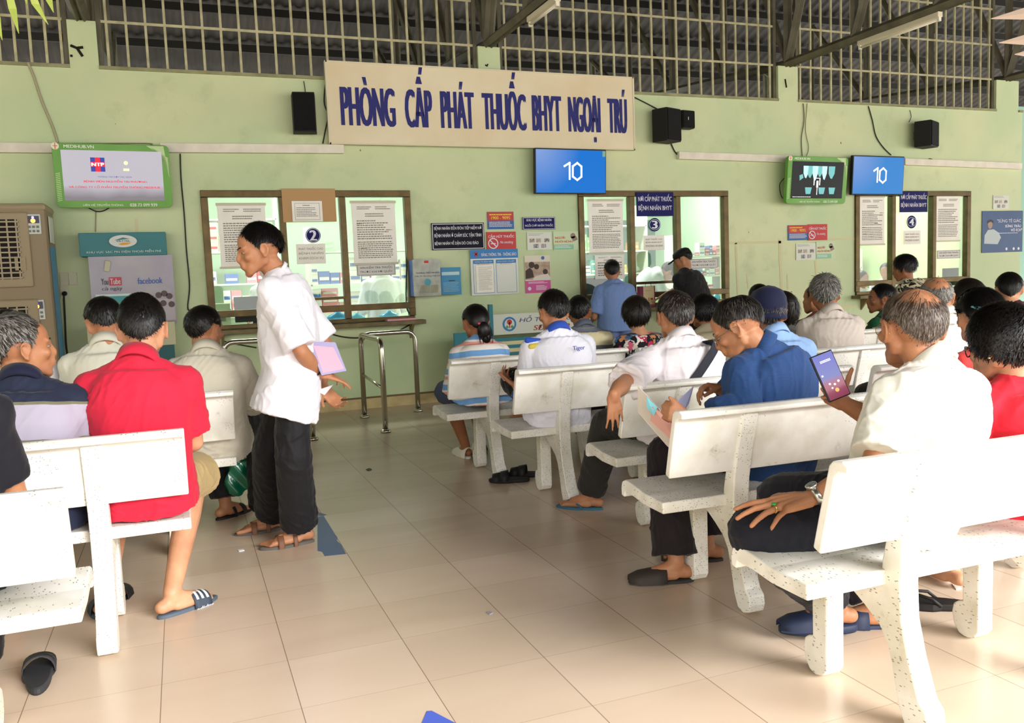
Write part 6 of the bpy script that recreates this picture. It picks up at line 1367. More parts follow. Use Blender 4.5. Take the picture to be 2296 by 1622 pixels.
# ---------- standing man in white, hands behind his back, facing left
def man_standing():
    H = hd(582, 562, 4.25); N = vec(H[0] + .085, 4.28, H[2] - .125); P = vec(.485, 4.25, .87)
    fa_ = at(668, 1228, Z=0); fb_ = at(598, 1196, Z=0)
    A1 = vec(fa_[0] + .02, fa_[1] + .06, .085); A2 = vec(fb_[0] + .04, fb_[1] + .04, .085)
    legs = {'L': dict(k=(.45, 4.12, .47), a=tuple(A1), f=(-1, -.10)), 'R': dict(k=(.36, 4.33, .47), a=tuple(A2), f=(-1, -.02))}
    p = mk('older man standing in white t-shirt, black trousers, hands behind his back', H, P, N, hyaw=deg(93), hpitch=deg(-12), body_yaw=deg(80), sh_yaw=deg(68), sh=.185, voxel=.0062, slouch=.05, depth=1.04, skin='tan', legs=legs, seed=4)
    S = p.SH['L']
    eL = at(688, 800, Y=4.10); wL = at(712, 836, Y=4.13); eR = at(728, 770, Y=4.42); wR = at(722, 868, Y=4.30)
    p.arms = {'L': dict(e=tuple(at(676, 790, Y=4.05)), w=tuple(at(714, 838, Y=4.16)), d=(.80, .10, -.25), n=(-.25, .3, -.9), each=((.15, .3, .2), (.2, .3, .2), (.3, .5, .3), (.5, .6, .3)), spread=.1, thumb=(.1, .1), td=(.75, .2, .5)),
              'R': dict(e=tuple(eR), w=tuple(wR), d=(.55, -.3, -.75), n=(.5, -.6, -.3), curl=(.5, .5, .3))}
    p.body(); p.hair(BLK, vol=.012, length=.045, n=3600, messy=.22, lift=.5, grav=.25, top=.010, front=38, nape=-36); p.eyes()
    p.shirt(C('white_tshirt', '#e6e3ea'), pad=.016, sleeve=.93, sr=(.072, .090), hem=-.46, hemw=1.16, amp=.0050, freq=13, seed=8, belly=.004, dirs=((.2, .2, 1), (.5, .2, .8), (.8, .2, .2)), collar=('band', .062, .012))
    p.trousers(C('black_trousers', '#121114', rough=.7), r=(.092, .085, .092), hem=.96)
    p.footwear('sandal', mat('brown_leather', '#6f4a34', .55), mat('grey_sole', '#5d5852', .7))
    nk = p.head_pts(); mb = MB(); ang = np.linspace(0, 2 * math.pi, 24); ax = nrm(p.H - p.N)
    mb.tube([p.N + ax * .035 + p.lat1 * .066 * math.cos(a) + p.fw1 * .066 * math.sin(a) + ax * (-.03 * math.sin(a)) for a in ang], .0018, 6); p.add(mb, 'necklace', mat('brass_chain', '#a48852', .3, .9))
    W = vec(*p.arms['L']['w']); E = vec(*p.arms['L']['e']); mb = MB(); d = nrm(W - E); u = nrm(np.cross(d, (0, 0, 1))); v = np.cross(d, u); mb.tube([W - d * .03 + u * .031 * math.cos(a) + v * .031 * math.sin(a) for a in ang], .006, 6); p.add(mb, 'bracelet', mat('dark_bracelet', '#2b1a1a', .5))
    # pink folder and slip held behind the back
    pts = [at(690, 766, Y=4.12), at(752, 768, Y=4.20), at(777, 832, Y=4.16), at(722, 842, Y=4.08)]
    def card(name, pts, m, label, cat, off=0.0, th=.002):
        n = nrm(np.cross(pts[1] - pts[0], pts[3] - pts[0])); c = sum(pts) / 4; v = [q - c + n * off for q in pts] + [q - c + n * (off + th) for q in pts]
        o = MB().add(v, [(3, 2, 1, 0), (4, 5, 6, 7), (0, 1, 5, 4), (1, 2, 6, 5), (2, 3, 7, 6), (3, 0, 4, 7)]).build(name, m); o.location = c; tag(o, label, cat); return o, c, n
    o, c, n = card('plastic_folder', pts, mat('lilac_plastic_sleeve', '#a8a2c8', .25), 'pink paper folder in plastic sleeve held behind standing man in white', 'folder', th=.004)
    ip = [pts[0] * .86 + pts[2] * .14, pts[1] * .84 + pts[3] * .16, pts[2] * .93 + pts[0] * .07, pts[3] * .93 + pts[1] * .07]
    for sg in (-.0012, .0042):
        v = [q - c + n * sg for q in ip] + [q - c + n * (sg + .0012) for q in ip]; MB().add(v, [(3, 2, 1, 0), (4, 5, 6, 7), (0, 1, 5, 4), (1, 2, 6, 5), (2, 3, 7, 6), (3, 0, 4, 7)]).build('pink_sheet', mat('pink_card', '#e6a9bd', .6), o)
    card('paper_slip', [at(709, 876, Y=4.2), at(728, 872, Y=4.24), at(748, 862, Y=4.2), at(728, 886, Y=4.16)], mat('white_slip', '#e2e0e4', .6), 'small white slip in the lower hand of the standing man', 'paper slip', th=.0015)
    return p
man_standing()

# ---------- seated people: generic builder
def sitter(label, H, top, hairdef, seat=.445, yaw=0.0, hy=0.0, hp=0.0, hr=0.0, sh=.175, sex='m', skin='tan', voxel=.009, trouser=None, shorts=False, legs=None, arms=None, px=0.0, py=0.0, feet=None, shirtk=None, build=1.0, slouch=.03, back=.06, drop=.132, n=None, seed=1, eyes=False, legk=None, hs=1.0, depth=1.0, lap=None):
    P, N = from_head(H, px, back, drop, seat + .095, None, py); H = vec(*H)
    p = mk(label, H, P, N, hyaw=deg(hy), hpitch=deg(hp), hroll=deg(hr), body_yaw=deg(yaw), sh=sh, sex=sex, skin=skin, voxel=voxel, build=build, slouch=slouch, seed=seed, hs=hs, depth=depth)
    p.legs = legs_sit(P, deg(yaw), **(legk or {})) if legs is None else legs
    p.arms = arms_lap(P, N, sh, deg(yaw), sex, **(lap or {}))
    if arms: p.arms.update(arms)
    p.body(); hk = dict(hairdef); hm = hk.pop('m'); hn = hk.pop('n', 1500); p.hair(hm, n=hn, **hk)
    if eyes: p.eyes()
    sk = dict(shirtk or {}); p.sh_o = p.shirt(top, **sk)
    if trouser is not None: p.trousers(trouser, shorts=shorts, r=(.095, .085, .078) if sex == 'm' else (.09, .078, .068))
    if feet: p.footwear(*feet)
    return p
SHORT = dict(m=BLK, vol=.012, length=.028, messy=.18); SHORTB = dict(m=DKB, vol=.013, length=.032, messy=.2)
WCOL = ('fold', .068, .034); POLO = ('fold', .067, .032)
DARKT = C('charcoal_trousers', '#24211f'); NAVYT = C('navy_black_trousers', '#15161f'); BLACKT = C('black_trousers', '#121114')
BROWNS = mat('black_rubber', '#1e1c1b', .6)

# left side
p = sitter('grey-haired man in navy polo with lavender band, looking right', hd(48, 784, 3.50), C('navy_band_polo', '#1e2438', 'stripes', stops=[(0, '#1c2238'), (.60, '#6e6c56'), (.62, '#a59fb0'), (.91, '#6e6c56'), (.93, '#20263a')]),
   dict(m=GREYMIX, vol=.016, length=.035, n=2600, messy=.2, top=.008), hy=-66, hp=2, yaw=-6, sh=.20, build=1.10, trouser=C('dark_navy_shorts', '#1a1c28'), shorts=True, shirtk=dict(pad=.018, sleeve=.85, hem=-.16, stripe=.35, collar=POLO, collar_m=C('navy_collar', '#171a33'), amp=.003, voxel=.007), voxel=.007, eyes=True, px=-.02, seed=21, feet=('slide', BROWNS, BROWNS), legk=dict(open_=.16, knee=.42, foot=.30))
def redman():
    H = hd(320, 741, 3.52); P, N = from_head(H, -.03, .07, .135); N = N + vec(-.025, 0, 0)
    K = at(440, 1085, Y=3.98); A = at(392, 1306, Y=3.72)
    legs = {'R': dict(k=(K[0] + .0, 3.95, .47), a=(at(385, 1330, Z=.085)[0], at(385, 1330, Z=.085)[1], .085), f=(.86, .52)), 'L': dict(k=(P[0] - .13, 3.90, .47), a=(at(232, 1340, Z=.085)[0] + .01, at(232, 1345, Z=.085)[1], .085), f=(-.25, .97))}
    lapd = arms_lap(P, N, .19, 0, fw=.34, z=.62); 
    lapd['R']['e'] = (N[0] + .175, N[1] + .06, N[2] - .31)
    p = mk('young man in a plain red shirt and khaki shorts seen from behind', H, P, N, hyaw=deg(-4), hpitch=deg(-6), sh=.19, voxel=.0065, skin='light', legs=legs, arms=lapd, seed=31, body_yaw=deg(-4), slouch=.05)
    p.body(); p.hair(BLK, vol=.011, length=.026, n=3400, messy=.12, top=.014, nape=-40, whorl=(.25, -.6, .75))
    p.shirt(C('red_shirt', '#c4203a'), pad=.018, sleeve=.80, sr=(.064, .076), hem=-.13, hemw=1.04, amp=.0050, freq=15, seed=12, collar=('fold', .070, .036), dirs=((.2, .2, 1), (.9, .1, .4), (-.9, .1, .4)))
    p.trousers(C('khaki_shorts', '#b39a68'), shorts=True, r=(.105, .10, .10)); p.footwear('slide', mat('navy_slide', '#39424f', .6), mat('slate_sole', '#4a5662', .6))
    # white stripes and lettering across the near slide
    base, fw, sd = p.feet['R']; mb = MB()
    for k in range(3):
        y0 = .080 + .022 * k; pts = []
        rows = []
        for yy in (y0, y0 + .011):
            t = (yy - .05) / .15; top_ = .0665 - .022 * max(t, 0) * 1.2; rows.append([vec(base[0], base[1], 0) + sd * .0505 * math.cos(a) + fw * yy + vec(0, 0, base[2] - .012 + .008 + top_ * math.sin(a) ** .8) for a in np.linspace(.5, math.pi - .5, 9)])
        mb.add(rows[0] + rows[1], [(i, i + 1, i + 10, i + 9) for i in range(8)])
    p.add(mb, 'stripe', mat('white_stripe', '#d4d8dc', .5), p.last_strap)
    p.add(Face(vec(base[0], base[1], base[2] - .016) + sd * .0465 + fw * .075, -sd * 0 + fw, (0, 0, 1), .075, .014).text(MB(), 'adidas', 0, 0, 1, 1, .002, bold=.03), 'lettering', mat('white_stripe'), p.last_strap)
    return p
redman()
sitter('man in grey-white shirt with lowered head, in front of the red-shirted man', hd(236, 724, 4.62), C('offwhite_shirt', '#c9c6b6'), dict(SHORT, n=1500, length=.034), hy=8, hp=-20, hr=-8, sh=.18, trouser=DARKT, shirtk=dict(collar=WCOL, pad=.018, sleeve=.8), seed=41)
def p4():
    H = hd(460, 741, 4.66); P, N = from_head(H, -.03, .09, .13, .54, None, .02)
    K = at(575, 985, Y=5.02); legs = {'R': dict(k=(P[0] + .30, 5.05, .52), a=tuple(at(592, 1150, Z=.085)), f=(.5, .86)), 'L': dict(k=(P[0] + .06, 5.08, .52), a=tuple(at(505, 1128, Z=.085)), f=(.75, .65))}
    W_ = at(560, 955, Y=4.98); E_ = at(535, 962, Y=4.80)
    arms = {'R': dict(e=(N[0] + .24, 4.72, N[2] - .30), w=(P[0] + .24, 5.0, .68), d=(.1, .9, .1), n=(0, -.2, 1), curl=(.5, .5, .3))}
    p = sitter('man in cream shirt bending forward over a green bag, right of the red shirt', H, C('cream_shirt', '#cfc9b8'), dict(SHORT, n=1700, whorl=(-.3, -.7, .65)), hy=-38, hp=-8, yaw=-18, sh=.185, trouser=BLACKT, legs=legs, arms=arms, shirtk=dict(collar=WCOL, pad=.022, sleeve=.95, sr=(.07, .088), hem=-.2, amp=.004), feet=('sandal', BROWNS, BROWNS), seed=51, slouch=.08, voxel=.008)
    o = MB().box((-.035, -.075, 0), (.035, .075, .009)).build('mobile_phone', mat('silver_phone', '#8d97a0', .25, .3), bevel=.004); o.location = (P[0] + .25, 5.11, .705); o.rotation_euler = (.3, .2, -.2); tag(o, 'silver phone in the hand of the man in the cream shirt', 'phone')
    # green bag hanging between the legs
    Y0 = 4.86; pts = [(507, 1060), (508, 1117), (534, 1113), (580, 1093), (590, 1030), (525, 1035)]; P3 = [at(a, b, Y=Y0) for a, b in pts]; c = sum(P3) / len(P3)
    v = [q - c for q in P3] + [q - c + vec(0, .10, .0) for q in P3]; n_ = len(P3); f = [tuple(range(n_)), tuple(range(2 * n_ - 1, n_ - 1, -1))] + [(i, i + n_, (i + 1) % n_ + n_, (i + 1) % n_) for i in range(n_)]
    mb = MB().add(v, f); me = remesh(mb, .012, 6); s0 = get_co(me); s0 += get_no(me) * (.010 * np.sin(s0 @ vec(60, 20, 45)))[:, None]; set_co(me, s0); o = link(me, 'shopping_bag', mat('green_plastic_bag', '#0f6a4c', .22, spec=.6), None, True); o.location = c; tag(o, 'dark green plastic bag hanging between the knees of the man in cream', 'plastic bag')
    MB().tube([P3[4] - c + vec(0, .05, -.01), P3[4] - c + vec(.02, .1, .10)], .006, 6).build('handle', mat('green_plastic_bag'), o)
    return p
p4()
def p5():
    e = at(92, 1040, Y=2.72); N = vec(e[0] - .23, 2.72, 1.0); P = vec(N[0] + .03, 2.70, .54); H = N + vec(-.06, .10, .145)
    sitter('person in black at the left edge, only shoulder and hip showing', H, C('black_shirt', '#14141c'), dict(SHORT, n=500), hy=10, hp=-20, sh=.19, trouser=BLACKT, shirtk=dict(pad=.022, sleeve=.8, hem=-.15), seed=61, voxel=.010, legs={'L': dict(k=(P[0] - .2, 3.1, .5), a=(P[0] - .25, 3.05, .085), f=(-.3, 1)), 'R': dict(k=(P[0] - .05, 3.14, .5), a=(P[0] - .1, 3.1, .085), f=(-.3, 1))})
p5()
sitter('person in white behind the grey-haired man, only a shoulder showing', hd(20, 752, 4.72), C('bright_white_shirt', '#d8d8de'), dict(SHORT, n=400), sh=.19, trouser=DARKT, shirtk=dict(pad=.02, collar=WCOL), seed=62, voxel=.012)

# right side, far rows first
def q1():
    H = hd(1066, 726, 5.38); P, N = from_head(H, 0, .05, .15)
    stops = [(0, '#d9d2c8'), (.10, '#d9998c'), (.30, '#e0dad4'), (.42, '#6f9fd2'), (.78, '#e0dad4')]
    def bun(mb, q):
        mb.ellipsoid(q(.02, -.115, -.055), (.045, .035, .055)); mb.ellipsoid(q(.035, -.10, -.10), (.035, .028, .045))
        for i in range(60):
            a = i * .7; c0 = q(.02 + .045 * math.cos(a), -.115 + .02 * math.sin(a), -.03 - .06 * (i % 7) / 7); mb.tube([c0, c0 + vec(.01 * math.cos(a * 2), -.01, -.03), c0 + vec(.012, 0, -.06 - .04 * (i % 5) / 5)], .0014, 3)
    a_ = at(1054, 1005, Z=.085)
    legs = {'L': dict(k=(P[0] - .10, 5.78, .49), a=(a_[0], a_[1] + .1, .085), f=(-.1, 1)), 'R': dict(k=(P[0] + .10, 5.80, .49), a=(a_[0] + .16, a_[1] + .22, .085), f=(.1, 1))}
    p = sitter('woman with low ponytail in pink and blue striped t-shirt and denim shorts', H, C('pink_blue_stripes', '#ffffff', 'stripes', stops=stops, repeat=3.1), dict(m=BLK, n=2200, vol=.014, length=.07, messy=.04, grav=0, lift=.1, region='fup', bun=bun, tie=(.02, -.12, -.05), nape=-40), hy=-2, hp=-8, sex='f', sh=.165, skin='brown', legs=legs,
       shirtk=dict(pad=.030, sleeve=1.0, sr=(.075, .09), hem=-.14, stripe=.5, amp=.003, collar=('band', .060, .010), voxel=.007), seed=71, voxel=.008, py=-.04)
    p.trousers(C('denim_shorts', '#26334e', 'denim', col2='#3a4a6a'), shorts=True, r=(.10, .09, .09)); p.footwear('shoe', mat('white_canvas_shoe', '#d5d0bf', .6), mat('white_sole', '#dcd8cc', .6))
    q = p.head_pts(); mb = MB(); mb.capsule(q(-.012, -.120, -.012), q(.040, -.112, -.022), .009, .007); p.add(mb, 'hair_tie', mat('coral_hair_tie', '#b8404c', .6))
    mb = MB(); mb.tube([q(-.070, .02, .095), q(-.035, .02, .122), q(0, .02, .130), (q(.035, .02, .122)), q(.07, .02, .095)], .005, 8); p.add(mb, 'headband', mat('cream_headband', '#ddd5be', .5))
q1()
sitter('man in cream and grey striped polo, in front of logo polo', hd(1300, 701, 5.62), C('cream_grey_polo', '#c8bb84', 'stripes', stops=[(0, '#d2c8a0'), (.42, '#6b6f7a'), (.60, '#8f8f8c'), (.62, '#62656f'), (.80, '#d2c8a0')], repeat=2.4), dict(SHORT, n=1500), hy=-34, yaw=-8, sh=.185, skin='brown', trouser=DARKT, shirtk=dict(pad=.02, sleeve=.8, stripe=.4, collar=POLO, collar_m=C('slate_collar', '#5c6372')), seed=81, legk=dict(open_=.05))
sitter('short-haired woman in black blouse with large red, blue and white flowers', hd(1425, 706, 5.35), C('floral_blouse', '#17131a', 'floral', scale=19, size=.52, colors=['#3f6ea8', '#b52a4c', '#17131a', '#c9bfae', '#b87f52', '#d4607c', '#2f5f74', '#e3dcd2']), dict(m=DKB, n=2200, vol=.026, length=.075, messy=.12, region='f', back=.012, wave=.15, lift=.2, nape=-50), sex='f', hy=-18, sh=.18, build=1.12, skin='light', trouser=BLACKT, shirtk=dict(pad=.022, sleeve=.9, neck_t=.97, amp=.003), seed=91)
def q6():
    p = sitter('curly-haired woman in plain beige top with a dark bag strap', hd(1577, 701, 5.30), C('beige_top', '#c7bb9c'), dict(m=BLK, n=2600, vol=.024, length=.055, messy=.2, wave=.6, region='f', nape=-32, lift=.2), sex='f', sh=.175, hy=0, skin='tan', trouser=DARKT, shirtk=dict(pad=.022, sleeve=.9), seed=101)
    mb = MB(); S = p.SH['L']; mb.tube([S + vec(.045, -.07, -.16), S + vec(.06, -.055, .02), S + vec(.06, .0, .058), S + vec(.06, .05, .03)], .010, 6); p.add(mb, 'bag_strap', mat('dark_strap', '#1c1d25', .6))
q6()
sitter('dark-haired person peeking out left of the navy cap', hd(1700, 671, 5.9), C('grey_top', '#8a8a8a'), dict(SHORT, n=700), seed=111, voxel=.012, trouser=DARKT)
sitter('woman with long dark hair hidden behind the navy cap', hd(1752, 696, 4.85), C('dim_top', '#5b5a58'), dict(m=DKB, n=1800, vol=.022, length=.20, messy=.12, region='f', wave=.2, lift=.2), sex='f', sh=.16, seed=112, voxel=.012, trouser=DARKT)
sitter('person in maroon almost hidden by the grey-haired man in beige', hd(1829, 672, 5.35), C('maroon_top', '#74303a'), dict(SHORT, n=500), seed=113, hy=15, voxel=.012, trouser=DARKT, sh=.2, drop=.13)
sitter('grey-haired man in a beige shirt seen from behind, by the tape marks', hd(1849, 661, 4.42), C('beige_shirt', '#c3b8ae'), dict(m=SALT, n=2400, vol=.020, length=.045, messy=.3, lift=.5, nape=-44), sh=.19, hy=-36, yaw=-14, hs=1.03, build=1.08, skin='brown', trouser=DARKT, shirtk=dict(pad=.020, sleeve=.85, collar=WCOL, amp=.005), seed=121, drop=.142)
sitter('woman in a green and orange patterned dress looking left', hd(1976, 672, 5.45), C('green_pattern', '#175a36', 'floral', scale=20, size=.3, colors=['#175a36', '#c97a2c', '#1b1512', '#175a36', '#b8412c', '#0f3322']), dict(m=BLK, n=1600, vol=.018, length=.06, messy=.06, region='fup', nape=-40), hy=52, sex='f', sh=.17, skin='brown', yaw=12, shirtk=dict(pad=.02, sleeve=.6), seed=131, eyes=True, trouser=BLACKT)
def q17():
    H = hd(2262, 650, 4.5)
    sitter('woman with tied-up hair in a maroon patterned dress at far right', H, C('maroon_pattern', '#4a1f2c', 'blotch', col2='#2b1420', scale=30), dict(m=BLK, n=1500, vol=.015, length=.05, messy=.08, region='fup', nape=-40, tie=(0, -.12, -.05)), sex='f', hy=-45, yaw=-15, sh=.17, skin='light', shirtk=dict(pad=.02, sleeve=.7), seed=141, seat=.445, trouser=BLACKT)
q17()
sitter('dark-haired person mostly hidden behind the woman with the blue hair clip', hd(2168, 668, 4.3), C('dark_top', '#333036'), dict(m=DKB, n=900, vol=.02, length=.05, region='f'), sex='f', seed=142, voxel=.012, trouser=DARKT)
sitter('bald old man in a white shirt just behind the man with the phone', hd(2098, 668, 3.52), C('ivory_shirt', '#e2dfd2'), dict(m=SALT, n=1500, vol=.007, length=.022, bald=52, baldsoft=.35, messy=.1), skin='tan', sh=.185, hy=-32, yaw=-8, shirtk=dict(pad=.02, sleeve=.85, collar=WCOL), seed=151, voxel=.007, trouser=DARKT)
def q8():
    H = hd(1722, 704, 3.72)
    p = sitter('person in navy cap and pale blue shirt, back to camera', H, C('pale_blue_shirt', '#8fb0dc'), dict(m=BROWNGREY, n=1800, vol=.016, length=.035, messy=.2, nape=-50, top=-.006), sh=.19, build=1.05, hs=1.04, skin='brown', shirtk=dict(pad=.022, sleeve=.95, sr=(.07, .085), collar=WCOL, amp=.003), seed=161, voxel=.008, trouser=DARKT, hy=-32, yaw=-10)
    q = p.head_pts(); R = p.HR; mb = MB()
    rings = []
    for a, r, z in ((0, .097, -.022), (1, .102, .005), (2, .107, .045), (3, .102, .085), (4, .082, .118), (5, .044, .133), (6, .012, .136)):
        rings.append(np.array([q((.88 * r + (.004 * math.sin(5 * t) if 1 < a < 5 else 0)) * math.cos(t), -.012 + 1.12 * r * math.sin(t), z - .010 * math.sin(t)) for t in np.linspace(0, 2 * math.pi, 28, endpoint=False)]))
    mb.ring_loft(rings); cap_ = p.add(mb, 'cap', C('navy_cap', '#151a38'))
    mb = MB(); mb.ring_loft([np.array([q(.089 * math.cos(t) * k, -.012 + .112 * math.sin(t) * k, -.028 + zz - .010 * math.sin(t)) for t in np.linspace(0, 2 * math.pi, 28, endpoint=False)]) for k, zz in ((1, 0), (1.03, 0), (1.03, .026), (1, .026))], closed=True); p.add(mb, 'cap_band', C('navy_cap'), cap_)
q8()
def q2():
    H = hd(1240, 702, 4.52); P, N = from_head(H, .03, .06, .135, .54, None, .03)
    kn = at(1142, 845, Y=4.82); w = at(1165, 865, Y=4.70); E = at(1180, 905, Y=4.50)
    legs = {'L': dict(k=tuple(kn + vec(.03, 0, -.03)), a=(P[0] - .05, 4.72, .50), f=(-.6, .8)), 'R': dict(k=(P[0] + .28, 4.80, .53), a=(P[0] - .02, 4.80, .50), f=(-.9, .2))}
    arms = {'L': dict(e=tuple(E), w=tuple(at(1158, 866, Y=4.66)), d=(-.25, .8, .35), n=(.2, .3, .9), curl=(.5, .6, .4))}
    p = sitter('man in white polo with blue collar and small blue back logo', H, C('white_polo', '#dcdce6'), dict(SHORT, n=2400, vol=.014, length=.034, messy=.22, top=.008), hy=2, hp=-12, sh=.195, build=1.05, skin='tan', legs=legs, arms=arms, shirtk=dict(pad=.020, sleeve=.88, sr=(.072, .085), hem=-.20, hemw=1.06, collar=POLO, collar_m=C('royal_blue_collar', '#2a4db0'), amp=.004, voxel=.0065, neck_t=1.0), trouser=BLACKT, seed=171, voxel=.007, slouch=.05)
    S = p.SH['L']; E = vec(*p.arms['L']['e']); d = nrm(E - S); L_ = np.linalg.norm(E - S) * .88; mb = MB(); mb.tube([S + d * (L_ - .022), S + d * (L_ + .003)], [.0885, .0895], 20); p.add(mb, 'sleeve_cuff', C('royal_blue_collar'), p.sh_o)
    # raglan stripe blue + yellow over the left shoulder
    for k, c in ((0, 'royal_blue_collar'), (1, 'yellow_trim')):
        mb = MB(); a0 = N + vec(-.075, .0, -.010 - .02 * k) + vec(0, -.055 * (k > -1), 0); a1 = S + vec(-.03 + .01 * k, -.028 - .02 * k, .070 - .035 * k); a0 = p.N + vec(-.085, -.035 - .03 * k, -.008); mb.capsule(a0 + vec(-.02 * k, 0, -.015 * k - .016), a1 + vec(0, 0, -.016), .016, .018, 10); p.add(mb, 'shoulder_band', C(c, '#c9b84a'), p.sh_o)
    # logo lettering on the back
    c, d_, lat, fw = p.spine(.78); F = Face(c + lat * .015 - fw * .1475 + d_ * .0, lat, d_, .075, .03)
    p.add(F.text(MB(), 'Tiger', 0, 0, 1, 1, .004, bold=.02), 'logo', mat('logo_blue', '#3a5ca8', .5), p.sh_o)
    pp = [at(1117, 838, Y=4.86), at(1160, 822, Y=4.90), at(1162, 848, Y=4.74), at(1130, 855, Y=4.72)]; c = sum(pp) / 4
    v = [q - c for q in pp] + [q - c + vec(0, 0, .006) for q in pp]; o = MB().add(v, [(3, 2, 1, 0), (4, 5, 6, 7), (0, 1, 5, 4), (1, 2, 6, 5), (2, 3, 7, 6), (3, 0, 4, 7)]).build('paper_sheaf', mat('pink_card', '#e6a9bd', .6)); o.location = c; tag(o, 'pink and white papers on the knee of the man in the logo polo', 'papers')
q2()
def q5():
    H = hd(1512, 711, 3.60); P, N = from_head(H, .02, .06, .14, .54, None, 0.02)
    el = at(1395, 862, Y=3.32); wr = at(1368, 888, Y=3.26)
    k = at(1345, 1000, Y=3.95); a = at(1318, 1112, Z=.085)
    legs = {'L': dict(k=(k[0] + .03, 3.92, .50), a=(a[0] + .03, a[1] + .03, .085), f=(-.75, .65)), 'R': dict(k=(P[0] + .22, 4.02, .50), a=(P[0] + .18, 4.0, .085), f=(.2, 1))}
    arms = {'L': dict(e=tuple(at(1398, 862, Y=3.34)), w=tuple(at(1376, 884, Y=3.22)), d=(-.02, -.12, -1), n=(.25, .9, 0), each=((.1, .15, .1), (.1, .1, .1), (.15, .2, .1), (.2, .3, .2)), spread=.16, td=(.65, -.2, -.72), thumb=(.1, .1), sc=.84)}
    p = sitter('man in white shirt with black sling strap, arm draped over bench back', H, C('pinkish_white_shirt', '#dad3d6'), dict(m=BROWNGREY, n=2800, vol=.014, length=.034, messy=.12, whorl=(.1, -.35, .93), nape=-46), hy=-8, hp=-4, sh=.20, build=1.08, skin='tan', legs=legs, arms=arms, shirtk=dict(pad=.024, sleeve=.90, sr=(.075, .095), collar=WCOL, amp=.006, freq=14, voxel=.0062, hem=-.18), trouser=C('dark_grey_trousers', '#2e2c29'), feet=('flipflop', mat('blue_flipflop', '#356074', .6), mat('blue_flipflop')), seed=181, voxel=.0054)
    # sling strap lying on the back: from the right shoulder down to the left hip
    pts = []
    for t in np.linspace(0, 1, 12):
        sp = .98 - .72 * t; c, d_, lat, fw = p.spine(sp); x = .105 - .26 * t; b_ = .135 - .01 * t; pts.append((c + lat * x - fw * (b_ * (1 - .18 * (x / .2) ** 2) + .016) + (vec(0, 0, .015) if t == 0 else 0), lat, d_))
    c, d_, lat, fw = p.spine(1.0); pts.insert(0, (c + lat * .10 + fw * .0 + d_ * -.006, lat, d_))
    rings = []
    for i, (q_, lat, d_) in enumerate(pts):
        tg = nrm(pts[min(i + 1, len(pts) - 1)][0] - pts[max(i - 1, 0)][0]); out = nrm(q_ - p.spine(.6)[0]); w_ = nrm(np.cross(tg, out)); rings.append(np.array([q_ + w_ * .021 + out * .002, q_ - w_ * .021 + out * .002, q_ - w_ * .021 - out * .004, q_ + w_ * .021 - out * .004]))
    mb = MB(); mb.ring_loft(rings); p.add(mb, 'sling_strap', mat('black_webbing', '#20222c', .7), p.sh_o, smooth=False)
q5()
def glasses(p, m, wire=.0013, lens=(.024, .018)):
    q = p.head_pts(); mb = MB(); g = mat('lens_glass', '#b9b3a8', .1, alpha=.35)
    for sg in (-1, 1):
        c = (sg * .034, .104, .0); mb.tube([q(c[0] + lens[0] * math.cos(a), c[1] - .012 * abs(math.cos(a)) * (1 if math.cos(a) * sg > 0 else 0), c[2] + lens[1] * math.sin(a)) for a in np.linspace(0, 2 * math.pi, 22)], wire, 6)
        mb.tube([q(sg * .058, .096, .006), q(sg * .078, .07, .008), q(sg * .083, .0, .010), q(sg * .083, -.018, .004), q(sg * .080, -.026, -.012)], wire * 1.2, 6)
    mb.tube([q(-.011, .108, .004), q(0, .112, .007), q(.011, .108, .004)], wire, 6); o = p.add(mb, 'glasses', m)
    for sg in (-1, 1):
        mb = MB(); mb.add([q(sg * .034 + lens[0] * math.cos(a), .103 - .010 * abs(math.cos(a)) * (1 if math.cos(a) * sg > 0 else 0), lens[1] * math.sin(a)) for a in np.linspace(0, 2 * math.pi, 20, endpoint=False)], [tuple(range(20))]); p.add(mb, 'lens', g, o, smooth=False)
def watch(p, k, col_band, col_case, back=.02):
    W_ = vec(*p.arms[k]['w']); E = vec(*p.arms[k]['e']); d = nrm(W_ - E); n = vec(*p.arms[k].get('n', (0, 0, -1))); n = -nrm(n - d * (n @ d)); s_ = np.cross(d, n); c = W_ - d * back; mb = MB(); ang = np.linspace(0, 2 * math.pi, 24, endpoint=False)
    mb.ring_loft([np.array([c + d * o_ + n * (r_ * .9) * math.sin(a) + s_ * r_ * math.cos(a) for a in ang]) for o_, r_ in ((-.009, .0300), (-.009, .0335), (.009, .0335), (.009, .0300))], closed=True); w = p.add(mb, 'watch', col_band)
    mb = MB(); mb.tube([c + n * .028, c + n * .038], .018, 20); p.add(mb, 'watch_case', col_case, w); mb = MB(); mb.tube([c + n * .0381, c + n * .0387], .0145, 20); p.add(mb, 'watch_dial', mat('grey_dial', '#55605c', .2), w)
